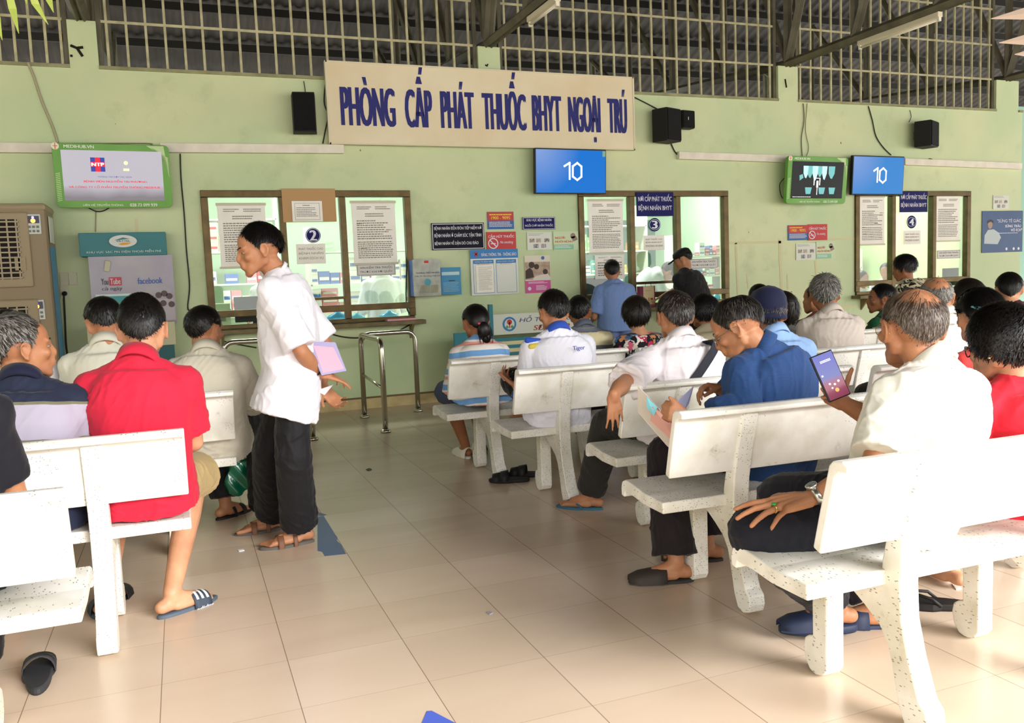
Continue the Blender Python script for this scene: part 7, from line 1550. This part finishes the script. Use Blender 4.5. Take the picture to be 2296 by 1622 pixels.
def q7():
    H = hd(1655, 737, 2.86); P = vec(H[0] + .17, 2.85, .54); N = vec(H[0] + .105, 2.82, H[2] - .105)
    wl = at(1545, 948, Y=2.74); wr = at(1614, 873, Y=3.02)
    legs = {'L': dict(k=(P[0] - .36, 3.10, .50), a=(at(1500, 1250, Z=.085)[0] - .0, at(1500, 1262, Z=.085)[1], .085), f=(-.88, .35)), 'R': dict(k=(P[0] - .16, 3.26, .50), a=(at(1585, 1215, Z=.085)[0], at(1585, 1215, Z=.085)[1], .085), f=(-.8, .5))}
    p = mk('man with glasses in blue denim shirt bent over a folder', H, P, N, hyaw=deg(42), hpitch=deg(-32), hroll=deg(0), body_yaw=deg(18), sh_yaw=deg(12), sh=.18, voxel=.0058, skin='tan', legs=legs, seed=191, build=1.0, slouch=.07)
    p.arms = {'L': dict(e=(p.SH['L'][0] - .05, 2.72, .745), w=tuple(wl), d=tuple(nrm(at(1497, 918, Y=2.76) - wl)), n=(.2, 1, -.2), each=((1.1, 1.2, .7), (1.15, 1.2, .7), (1.2, 1.2, .7), (1.2, 1.2, .7)), spread=.02, td=(-.6, .25, .75), thumb=(.5, .6)),
              'R': dict(e=(p.SH['R'][0] - .10, 3.10, .74), w=tuple(wr), d=(-.85, -.05, .18), n=(-.1, -.35, -.9), each=((.7, .5, .4), (.8, .6, .4), (.9, .7, .4), (1.0, .7, .4)), spread=.04, td=(-.9, -.2, -.35), thumb=(.2, .2))}
    p.body(); p.hair(hair_mat('#100d0c', '#5a544e', .2), n=4200, vol=.014, length=.042, messy=.08, whorl=(.0, -.40, .92), nape=-30, front=42, lift=.25, bald=6, baldsoft=.25); p.eyes()
    p.shirt(C('blue_denim_shirt', '#1a3560', 'denim', col2='#2a4c80', bscale=900), pad=.024, sleeve=1.55, sr=(.078, .068), hem=-.19, hemw=1.05, amp=.0055, freq=13, seed=18, collar=('fold', .070, .038), dirs=((.2, .2, 1), (.7, .2, .7), (.3, .1, 1)))
    p.trousers(C('dark_plum_trousers', '#1c1518'), r=(.10, .092, .098), hem=.94); p.footwear('clog', mat('dark_brown_clog', '#37302c', .6), mat('dark_brown_sole', '#2f2a27', .6)); glasses(p, mat('wire_frame', '#8d877c', .3, .9))
    watch(p, 'L', mat('black_watch_band', '#14120f', .5), mat('black_case', '#1c1a18', .3, .5))
    # open folder with papers
    def sheetp(name, pts, m, label, cat, th=.0015, parent=None, c0=None):
        P3 = [at(a, b, Y=y) for a, b, y in pts]; c = sum(P3) / len(P3) if c0 is None else c0; n_ = len(P3); nn = nrm(np.cross(P3[1] - P3[0], P3[-1] - P3[0])) * th
        v = [q - c for q in P3] + [q - c + nn for q in P3]; f = [tuple(range(n_)), tuple(range(2 * n_ - 1, n_ - 1, -1))] + [(i, i + n_, (i + 1) % n_ + n_, (i + 1) % n_) for i in range(n_)]
        o = MB().add(v, f).build(name, m, parent); 
        if parent is None: o.location = c; tag(o, label, cat)
        return o, c
    o, c = sheetp('document_folder', [(1430, 865, 2.95), (1476, 915, 2.90), (1545, 1005, 2.86), (1545, 1045, 2.86), (1495, 1000, 2.92), (1430, 925, 3.0)], mat('cream_folder', '#cfc6bb', .4), 'cream folder of papers held by the man in denim', 'folder')
    sheetp('pink_sheet', [(1458, 945, 2.925), (1462, 912, 2.88), (1530, 958, 2.83), (1530, 1010, 2.83)], mat('salmon_sheet', '#dda79c', .5), None, None, parent=o, c0=c); sheetp('teal_label', [(1450, 890, 2.90), (1474, 914, 2.87), (1466, 934, 2.875), (1450, 914, 2.90)], mat('teal_label', '#7ac0cc', .5), None, None, parent=o, c0=c)
    o, c = sheetp('paper_sheet', [(1513, 905, 2.95), (1556, 865, 3.02), (1545, 905, 2.96), (1532, 925, 2.9)], mat('lilac_paper', '#b9bce0', .6), 'folded lilac paper between the hands of the man in denim', 'paper')
q7()
def q14():
    H = hd(2192, 714, 2.82); P, N = from_head(H, 0, .05, .155)
    p = sitter('woman in a coral shirt with pale blue clip in her dark hair', H, C('coral_shirt', '#d8433f'), dict(m=BLK, n=3400, vol=.022, length=.085, messy=.05, region='fup', back=.02, tie=(0, -.13, .02), nape=-38, lift=.1), hy=-26, hp=-2, sex='f', sh=.178, skin='light', trouser=BLACKT, shirtk=dict(pad=.02, sleeve=.8, collar=('fold', .064, .03), amp=.003, voxel=.0065), seed=201, voxel=.007)
    q = p.head_pts(); mb = MB(); mb.tube([q(-.075, -.110, .055), q(-.052, -.132, .040), q(-.020, -.146, .012)], .0042, 6); mb.tube([q(-.075, -.110, .055), q(-.040, -.136, .050), q(-.020, -.146, .012)], .0036, 6); p.add(mb, 'hair_clip', mat('aqua_clip', '#6fc4cc', .35))
q14()
def q13():
    H = hd(2246, 775, 2.05); P = vec(H[0] + .08, 2.04, .54); N = vec(H[0] + .03, 2.01, H[2] - .135)
    p = mk('woman with black curly hair and glasses in bright red top', H, P, N, hyaw=deg(8), hpitch=deg(-14), body_yaw=deg(0), sh=.185, sex='f', skin='light', voxel=.0062, legs=legs_sit(P, 0), seed=211, build=1.1)
    p.arms = arms_lap(P, N, .19, 0, 'f'); p.body(); p.hair(BLK, n=5200, vol=.030, length=.060, messy=.22, wave=.75, grav=.5, region='f', lift=.15, nape=-42, strands=9, width=.0019); p.eyes()
    p.shirt(C('bright_red_top', '#cf1f31'), pad=.022, sleeve=.8, sr=(.07, .082), hem=-.18, amp=.0045, freq=12, seed=22); p.trousers(BLACKT, r=(.105, .09, .08)); glasses(p, mat('dark_frame', '#3a1a1c', .3), wire=.0022)
    q = p.head_pts(); mb = MB(); mb.ellipsoid(q(-.088, -.004, -.036), (.005, .005, .005)); p.add(mb, 'earring', mat('gold_stud', '#d8c08a', .2, .9))
q13()
def q12():
    H = hd(2044, 738, 2.05); P = vec(2.02, 1.97, .54); N = vec(H[0] + .03, 1.99, H[2] - .135)
    legs = {'L': dict(k=(1.585, 2.09, .475), a=(at(1872, 1440, Z=.0)[0] + .035, at(1872, 1440, Z=0)[1] + .03, .120), f=(-.93, .36)), 'R': dict(k=(P[0] - .08, 2.42, .46), a=(at(1958, 1415, Z=0)[0] + .05, at(1958, 1415, Z=0)[1] + .02, .085), f=(-.86, .5))}
    p = mk('bald man with phone, white shirt, gold ring, nearest bench at right', H, P, N, hyaw=deg(-16), hpitch=deg(-4), body_yaw=deg(14), sh_yaw=deg(2), sh=.185, voxel=.0055, skin='tan', legs=legs, seed=221, build=1.04, slouch=.05, hs=1.11)
    wL = at(1817, 1118, Y=1.985); wR = at(1894, 906, Y=2.25)
    p.arms = {'L': dict(e=(1.845, 1.90, .69), w=tuple(wL), d=(-.95, .16, -.10), n=(-.1, .12, -1), each=((.10, .20, .15), (.10, .25, .15), (.12, .25, .2), (.15, .3, .2)), spread=.42, td=(.1, .95, -.2), thumb=(.1, .1), sc=1.22),
              'R': dict(e=(P[0] + .20, 2.22, .72), w=tuple(wR), d=tuple(nrm(at(1843, 867, Y=2.25) - wR)), n=(.1, -1, .05), each=((.35, 1.35, .9), (.35, 1.35, .9), (.35, 1.35, .9), (.35, 1.35, .9)), spread=.16, td=(.25, -.25, .95), thumb=(.1, .1), sc=.98)}
    p.body(); p.hair(THIN, n=5200, vol=.007, length=.026, bald=38, baldsoft=.6, messy=.06, whorl=(0, -.35, .93), nape=-40, lift=.12, grav=.6, width=.0009); p.eyes()
    p.shirt(C('white_shirt', '#e9e6da'), pad=.022, sleeve=.86, sr=(.070, .084), hem=-.17, hemw=1.04, amp=.006, freq=12, seed=28, collar=('fold', .070, .040), belly=.015, dirs=((.2, .2, 1), (.7, .2, .7), (.3, .1, 1)))
    p.trousers(NAVYT, r=(.108, .095, .082), hem=.86); p.footwear('clog', mat('navy_clog', '#232c44', .55), mat('navy_clog')); glasses(p, mat('gold_wire', '#c0a468', .3, .9)); watch(p, 'L', mat('steel_band', '#b8b8b2', .25, .9), mat('steel_band'))
    # ring on the second finger of the hand on the knee
    d = nrm(vec(*p.arms['L']['d'])); n = vec(*p.arms['L']['n']); n = nrm(n - d * (n @ d)); s_ = -np.cross(d, n); k2 = vec(*p.arms['L']['w']) + d * .086 * 1.22 + s_ * -.011 * 1.22; fd = nrm(d + s_ * .42 * -.5 * .8); r0 = k2 + fd * .022; u = nrm(np.cross(fd, n)); mb = MB(); mb.tube([r0 + u * .0125 * math.cos(a) + n * .0125 * math.sin(a) for a in np.linspace(0, 2 * math.pi, 18)], .0022, 6); ring_ = p.add(mb, 'ring', mat('gold_ring', '#c9a84e', .25, .9)); mb = MB(); mb.ellipsoid(r0 - n * .0145, (.0075, .0075, .0045)); p.add(mb, 'green_stone', mat('jade_stone', '#2f8f4a', .2), ring_)
    # phone
    c = at(1862, 843, Y=2.20); ux = rotz(deg(-14)) @ vec(math.cos(deg(18)), 0, math.sin(deg(18))) ; uz = rotz(deg(-14)) @ vec(-math.sin(deg(18)), 0.25, math.cos(deg(18))); ux = nrm(ux); uz = nrm(uz - ux * (uz @ ux)); 
    o = empty('mobile_phone', c); tag(o, 'phone with blue and red call screen held by the bald man', 'phone'); nf = np.cross(ux, uz)
    M = np.stack([ux, -nf, uz], 1); w, h = .078, .158
    MB().box((-w / 2, 0, -h / 2), (w / 2, .011, h / 2), M=M).build('case', mat('black_phone_case', '#15151a', .4), o, bevel=.003)
    F = Face(M @ vec(-w / 2 + .004, -.001, -h / 2 + .004), ux, uz, w - .008, h - .008); F.n = nf * -1 if (nf @ (EYE - c)) < 0 else nf
    sm = bpy.data.materials.new('call_screen'); sm.use_nodes = True; nt = sm.node_tree; b = nt.nodes['Principled BSDF']; at_ = nt.nodes.new('ShaderNodeAttribute'); at_.attribute_name = 's'; rp = nt.nodes.new('ShaderNodeValToRGB'); e = rp.color_ramp.elements; e[0].position = .05; e[0].color = srgb('#8c3450'); e[1].position = .34; e[1].color = srgb('#a03a58'); x = e.new(.48); x.color = srgb('#5560b0'); x = e.new(.95); x.color = srgb('#3a44b8'); nt.links.new(at_.outputs['Fac'], rp.inputs['Fac']); nt.links.new(rp.outputs['Color'], b.inputs['Emission Color']); b.inputs['Emission Strength'].default_value = .55; b.inputs['Base Color'].default_value = (.02, .02, .03, 1); b.inputs['Roughness'].default_value = .15
    mb = MB(); F.rect(mb, 0, 0, 1, 1, .001); me = mb.mesh('display'); a = me.attributes.new('s', 'FLOAT', 'POINT'); co = get_co(me); a.data.foreach_set('value', ((co - F.c) @ uz / F.h).astype(np.float32)); link(me, 'display', sm, o)
    ic = mat('white_screen_text', '#ffffff', .5, emit='#ffffff', estr=.6)
    mb = MB(); F.lines(mb, .28, .80, .80, .86, 2, RNG, .0016, ragged=.1)
    for u, v, r in ((.3, .34, .0035), (.52, .30, .0035), (.74, .34, .0035), (.34, .24, .0028), (.12, .55, .003)): F.disc(mb, u, v, r, .0016, 14)
    mb.build('screen_icons', ic, o); mb = MB(); F.disc(mb, .52, .17, .0065, .0016, 18); mb.build('call_button', mat('orange_button', '#e0803c', .5, emit='#e88a50', estr=.7), o)
    return p
q12()
# ---------- people standing at the windows
def stander(label, H, top, hairdef, yaw=0.0, hy=0.0, hp=0.0, lean=.05, arms=None, trouser=BLACKT, sex='m', skin='tan', shirtk=None, seed=1, voxel=.011, sh=.18, zP=.90, px=0, foot_y=None):
    H = vec(*H); f = rotz(deg(yaw))[:, 1]; N = H - f * .04 + vec(0, 0, -.15); P = vec(N[0] + px, N[1] - lean, zP); l = rotz(deg(yaw))[:, 0]
    legs = {k: dict(k=tuple(P + l * sg * .09 + vec(0, 0, .47 - P[2])), a=tuple(P + l * sg * .10 + vec(0, 0, .085 - P[2])), f=tuple(f[:2])) for k, sg in (('L', -1), ('R', 1))}
    p = mk(label, H, P, N, hyaw=deg(hy), hpitch=deg(hp), body_yaw=deg(yaw), sh=sh, sex=sex, skin=skin, voxel=voxel, seed=seed, legs=legs)
    p.arms = {k: dict(e=tuple(p.SH[k] + l * sg * .07 + f * .02 + vec(0, 0, -.27)), w=tuple(p.SH[k] + l * sg * .0 + f * .24 + vec(0, 0, -.30)), d=tuple(f), n=(0, 0, -1)) for k, sg in (('L', -1), ('R', 1))}
    if arms: p.arms.update(arms)
    p.body(); hk = dict(hairdef); hm = hk.pop('m'); hn = hk.pop('n', 1200); p.hair(hm, n=hn, **hk); p.sh_o = p.shirt(top, **(shirtk or {}))
    if trouser is not None: p.trousers(trouser); p.footwear('shoe', BROWNS, BROWNS)
    return p
stander('man in a light blue shirt standing at window 3, back turned', hd(1372, 608, 8.28), C('light_blue_uniform', '#7590c4'), dict(SHORT, n=1300), hy=-22, trouser=C('steel_blue_trousers', '#5f6f9a'), shirtk=dict(pad=.03, sleeve=.85, sr=(.075, .095), hem=-.42, hemw=1.06, amp=.004), seed=301, sh=.20, zP=.84, lean=.03)
def capman():
    H = hd(1531, 583, 8.28); wr = at(1484, 668, Y=8.50)
    p = stander('man in a black cap and black shirt leaning to window 3', H, C('black_shirt_far', '#191719'), dict(SHORT, n=900), yaw=20, hy=44, hp=-22, arms={'L': dict(e=tuple(at(1522, 648, Y=8.26)), w=tuple(at(1487, 664, Y=8.40)), d=(-.6, .6, -.35), n=(0, 0, -1), curl=(.4, .4, .3))}, shirtk=dict(pad=.026, sleeve=.85, hem=-.2), seed=302, lean=.12, zP=.86, px=.10, sh=.2)
    q = p.head_pts(); mb = MB(); rings = [np.array([q(.90 * r * math.cos(t), -.012 + 1.12 * r * math.sin(t), z) for t in np.linspace(0, 2 * math.pi, 20, endpoint=False)]) for r, z in ((.093, .03), (.097, .06), (.088, .095), (.06, .118), (.015, .13))]; mb.ring_loft(rings)
    mb.ring_loft([np.array([q(-.06 * k, .09, .035), q(.06 * k, .09, .035), q(.045 * k, .165, .018), q(0, .178, .02), q(-.045 * k, .165, .018)]) + vec(0, 0, dz) for k, dz in ((1, 0), (1, .006))]); p.add(mb, 'cap', mat('black_cap', '#131110', .7)); p.eyes()
capman()
def leopard():
    H = hd(2027, 602, 6.3); p = stander('woman in a cream and black patterned blouse near window 4', H, C('leopard_blouse', '#c2b897', 'blotch', col2='#14110f', scale=11), dict(m=BLK, n=1800, vol=.022, length=.05, messy=.35, wave=.5, region='f', nape=-35), yaw=10, hy=30, hp=-14, sex='f', skin='brown', shirtk=dict(pad=.022, sleeve=.9, amp=.003), seed=303, sh=.18, zP=.80, lean=.16, px=.12)
leopard()
# ---------- staff inside the pharmacy
COAT = C('white_coat', '#d9dde4')
stander('pharmacist in white coat behind window 2, back turned, near the blue bags', hd(852, 596, 9.55), COAT, dict(SHORTB, n=700, region='f', length=.09, vol=.02), yaw=0, sex='f', shirtk=dict(pad=.03, sleeve=1.85, sr=(.07, .06), hem=-.4), seed=311, voxel=.013, trouser=DARKT, sh=.2, px=.0, zP=.84)
def bender():
    H = hd(1497, 612, 9.45); N = H + vec(-.13, .06, .02); P = vec(N[0] - .25, 9.70, .92)
    p = mk('pharmacist in white coat and dark cap bending behind the glass', H, P, N, hyaw=deg(-100), hpitch=deg(-55), body_yaw=deg(-100), sh=.18, voxel=.012, seed=312)
    p.arms = {'L': dict(e=tuple(N + vec(.05, .12, -.25)), w=tuple(N + vec(.2, .05, -.32)), d=(1, 0, -.2), n=(0, 0, -1)), 'R': dict(e=tuple(N + vec(.0, -.14, -.24)), w=tuple(N + vec(.18, -.12, -.32)), d=(1, 0, -.2), n=(0, 0, -1))}
    p.legs = {k: dict(k=(P[0], P[1] + d, .47), a=(P[0], P[1] + d, .085), f=(1, 0)) for k, d in (('L', .09), ('R', -.09))}
    p.body(); p.hair(BLK, n=700, vol=.012); p.shirt(COAT, pad=.028, sleeve=1.8, sr=(.07, .06), hem=-.3); p.trousers(DARKT); p.footwear('shoe', BROWNS, BROWNS)
    q = p.head_pts(); mb = MB(); mb.ellipsoid(q(0, -.02, .045), (.088, .108, .092), p.HR); p.add(mb, 'surgical_cap', mat('dark_green_cap', '#23312d', .6)); mb = MB(); mb.ellipsoid(q(0, .082, -.045), (.045, .03, .04), p.HR); p.add(mb, 'face_mask', mat('mask_cloth', '#a9bcc0', .7))
bender()
stander('staff member at right edge of window 3, only a white sleeve showing', hd(1660, 585, 9.5), COAT, dict(SHORTB, n=400), seed=313, voxel=.013, shirtk=dict(pad=.03, sleeve=1.85, sr=(.07, .06), hem=-.3), sh=.19, zP=.84)
def insider(label, px, py, Y, seed, hy=150, z=None, **k): 
    return stander(label, hd(px, py, Y), COAT, dict(SHORTB, n=900), yaw=160, hy=hy, hp=-18, seed=seed, voxel=.013, shirtk=dict(pad=.025, sleeve=1.8, sr=(.07, .06), hem=-.3), zP=.62, **k)
insider('seated staff member with bowed dark head, far left inside window 4', 1931, 627, 9.6, 314, hy=200); insider('seated staff member with short dark hair inside window 4, beside the mullion', 1987, 610, 9.5, 315, hy=120)
insider('staff member low at left of window 2, mostly hidden by the standing man', 600, 610, 9.9, 316, hy=180)

# ================================================================ loose things on the floor
def slipper(px, py, rz, label, m, kind='band', sc=1.0):
    c = at(px, py, Z=0); o = empty('slipper', (c[0], c[1], 0), rz); tag(o, label, 'slipper'); out = []
    n = 28
    for i in range(n):
        a = 2 * math.pi * i / n; y = .13 * math.sin(a); w = .048 if math.sin(a) > 0 else .038; out.append((w * math.cos(a) * sc, y * sc))
    MB().ring_loft([np.array([(x * .94, y * .96, 0) for x, y in out]), np.array([(x, y, .008) for x, y in out]), np.array([(x, y, .022) for x, y in out]), np.array([(x * .9, y * .95, .026) for x, y in out])]).build('sole', m, o, smooth=False)
    if kind == 'band':
        for y0, y1, hgt in ((.005, .055, .062), (.055, .105, .048)):
            rows = [[(.049 * math.cos(a) * sc, y * sc, .015 + h_ * math.sin(a) ** .8) for a in np.linspace(0, math.pi, 11)] for y, h_ in ((y0, hgt), (y1, hgt - .010))]; V = rows[0] + rows[1]; V2 = [(x * .93, y, z - .004) for x, y, z in V]
            f = [(i, i + 1, i + 12, i + 11) for i in range(10)] + [(i + 22, i + 33, i + 34, i + 23) for i in range(10)] + [(i, i + 22, i + 23, i + 1) for i in range(10)] + [(i + 11, i + 12, i + 34, i + 33) for i in range(10)]
            MB().add(V + V2, f).build('strap', m, o, smooth=True)
    else:
        for sg in (-1, 1): MB().tube([(0, .075, .024), (sg * .018, .055, .055), (sg * .040, .0, .045), (sg * .044, -.03, .02)], .006, 8).build('strap', m, o, smooth=True)
RUB = mat('black_rubber', '#1e1c1b', .6); DG = mat('dark_grey_rubber', '#2f3033', .6)
slipper(88, 1524, .10, 'black slipper alone on the floor at lower left', DG, sc=1.05)
slipper(1142, 1081, 1.15, 'left of two black slippers under the bench of the logo-polo man', RUB); slipper(1182, 1068, 1.0, 'right of two black slippers, half behind a bench foot', RUB)
slipper(2085, 1362, .95, 'black thong slipper under the nearest bench at right', RUB, 'thong', 1.1)
def floor_patch(pts, m, name, label, cat, th=.0012):
    P3 = [at(a, b, Z=0) for a, b in pts]; c = sum(P3) / len(P3); n_ = len(P3); v = [q - c + vec(0, 0, .0004) for q in P3] + [q - c + vec(0, 0, th) for q in P3]; f = [tuple(range(n_ - 1, -1, -1)), tuple(range(n_, 2 * n_))] + [(i, (i + 1) % n_, (i + 1) % n_ + n_, i + n_) for i in range(n_)]
    o = MB().add(v, f).build(name, m); o.location = c; tag(o, label, cat); return o
floor_patch([(712, 1160), (726, 1158), (752, 1200), (757, 1206), (755, 1213), (765, 1222), (776, 1243), (728, 1248), (722, 1238), (712, 1236)], mat('blue_grey_sticker', '#5b6f8e', .5), 'floor_sticker', 'worn blue-grey sticker on the floor behind the standing man', 'floor sticker')
floor_patch([(712, 1149), (733, 1155), (724, 1158), (712, 1157)], mat('blue_grey_sticker'), 'sticker_scrap', 'small torn scrap beside the worn blue-grey floor sticker', 'floor sticker')
floor_patch([(957, 1596), (968, 1595), (1012, 1618), (1022, 1623), (1030, 1700), (920, 1690), (944, 1627)], mat('royal_blue_sticker', '#4c62c0', .5), 'floor_sticker', 'bright blue floor sticker cut off at the bottom edge', 'floor sticker')
p_ = at(2091, 356, Y=YW - .05); o = MB().ellipsoid((0, 0, .012), (.05, .02, .018), roty(.3)).build('dead_leaf', mat('dead_leaf_brown', '#5b4a38', .8), smooth=True); o.location = (p_[0], YW - .03, at(2091, 363, Y=YW - .03)[2] + .01); tag(o, 'small brown dead leaf lying on the trunking at right', 'leaf')
for pts, lab, col in (([(1090, 1375), (1098, 1373), (1106, 1376), (1098, 1380)], 'small grey spot on the bright middle of the floor', '#9b98a0'), ([(820, 1054), (828, 1051), (834, 1054), (826, 1057)], 'tiny dark scrap on the floor near the rail', '#4c4a3c'), ([(533, 1235), (546, 1233), (548, 1236), (536, 1238)], 'tiny white scrap in front of the standing man', '#e5e5ea'), ([(2134, 1311), (2148, 1309), (2156, 1322), (2144, 1324)], 'crumpled white paper scrap under benches at right', '#d8d4cc')):
    floor_patch(pts, mat('scrap_' + col, col, .7), 'floor_scrap', lab, 'scrap', .004)
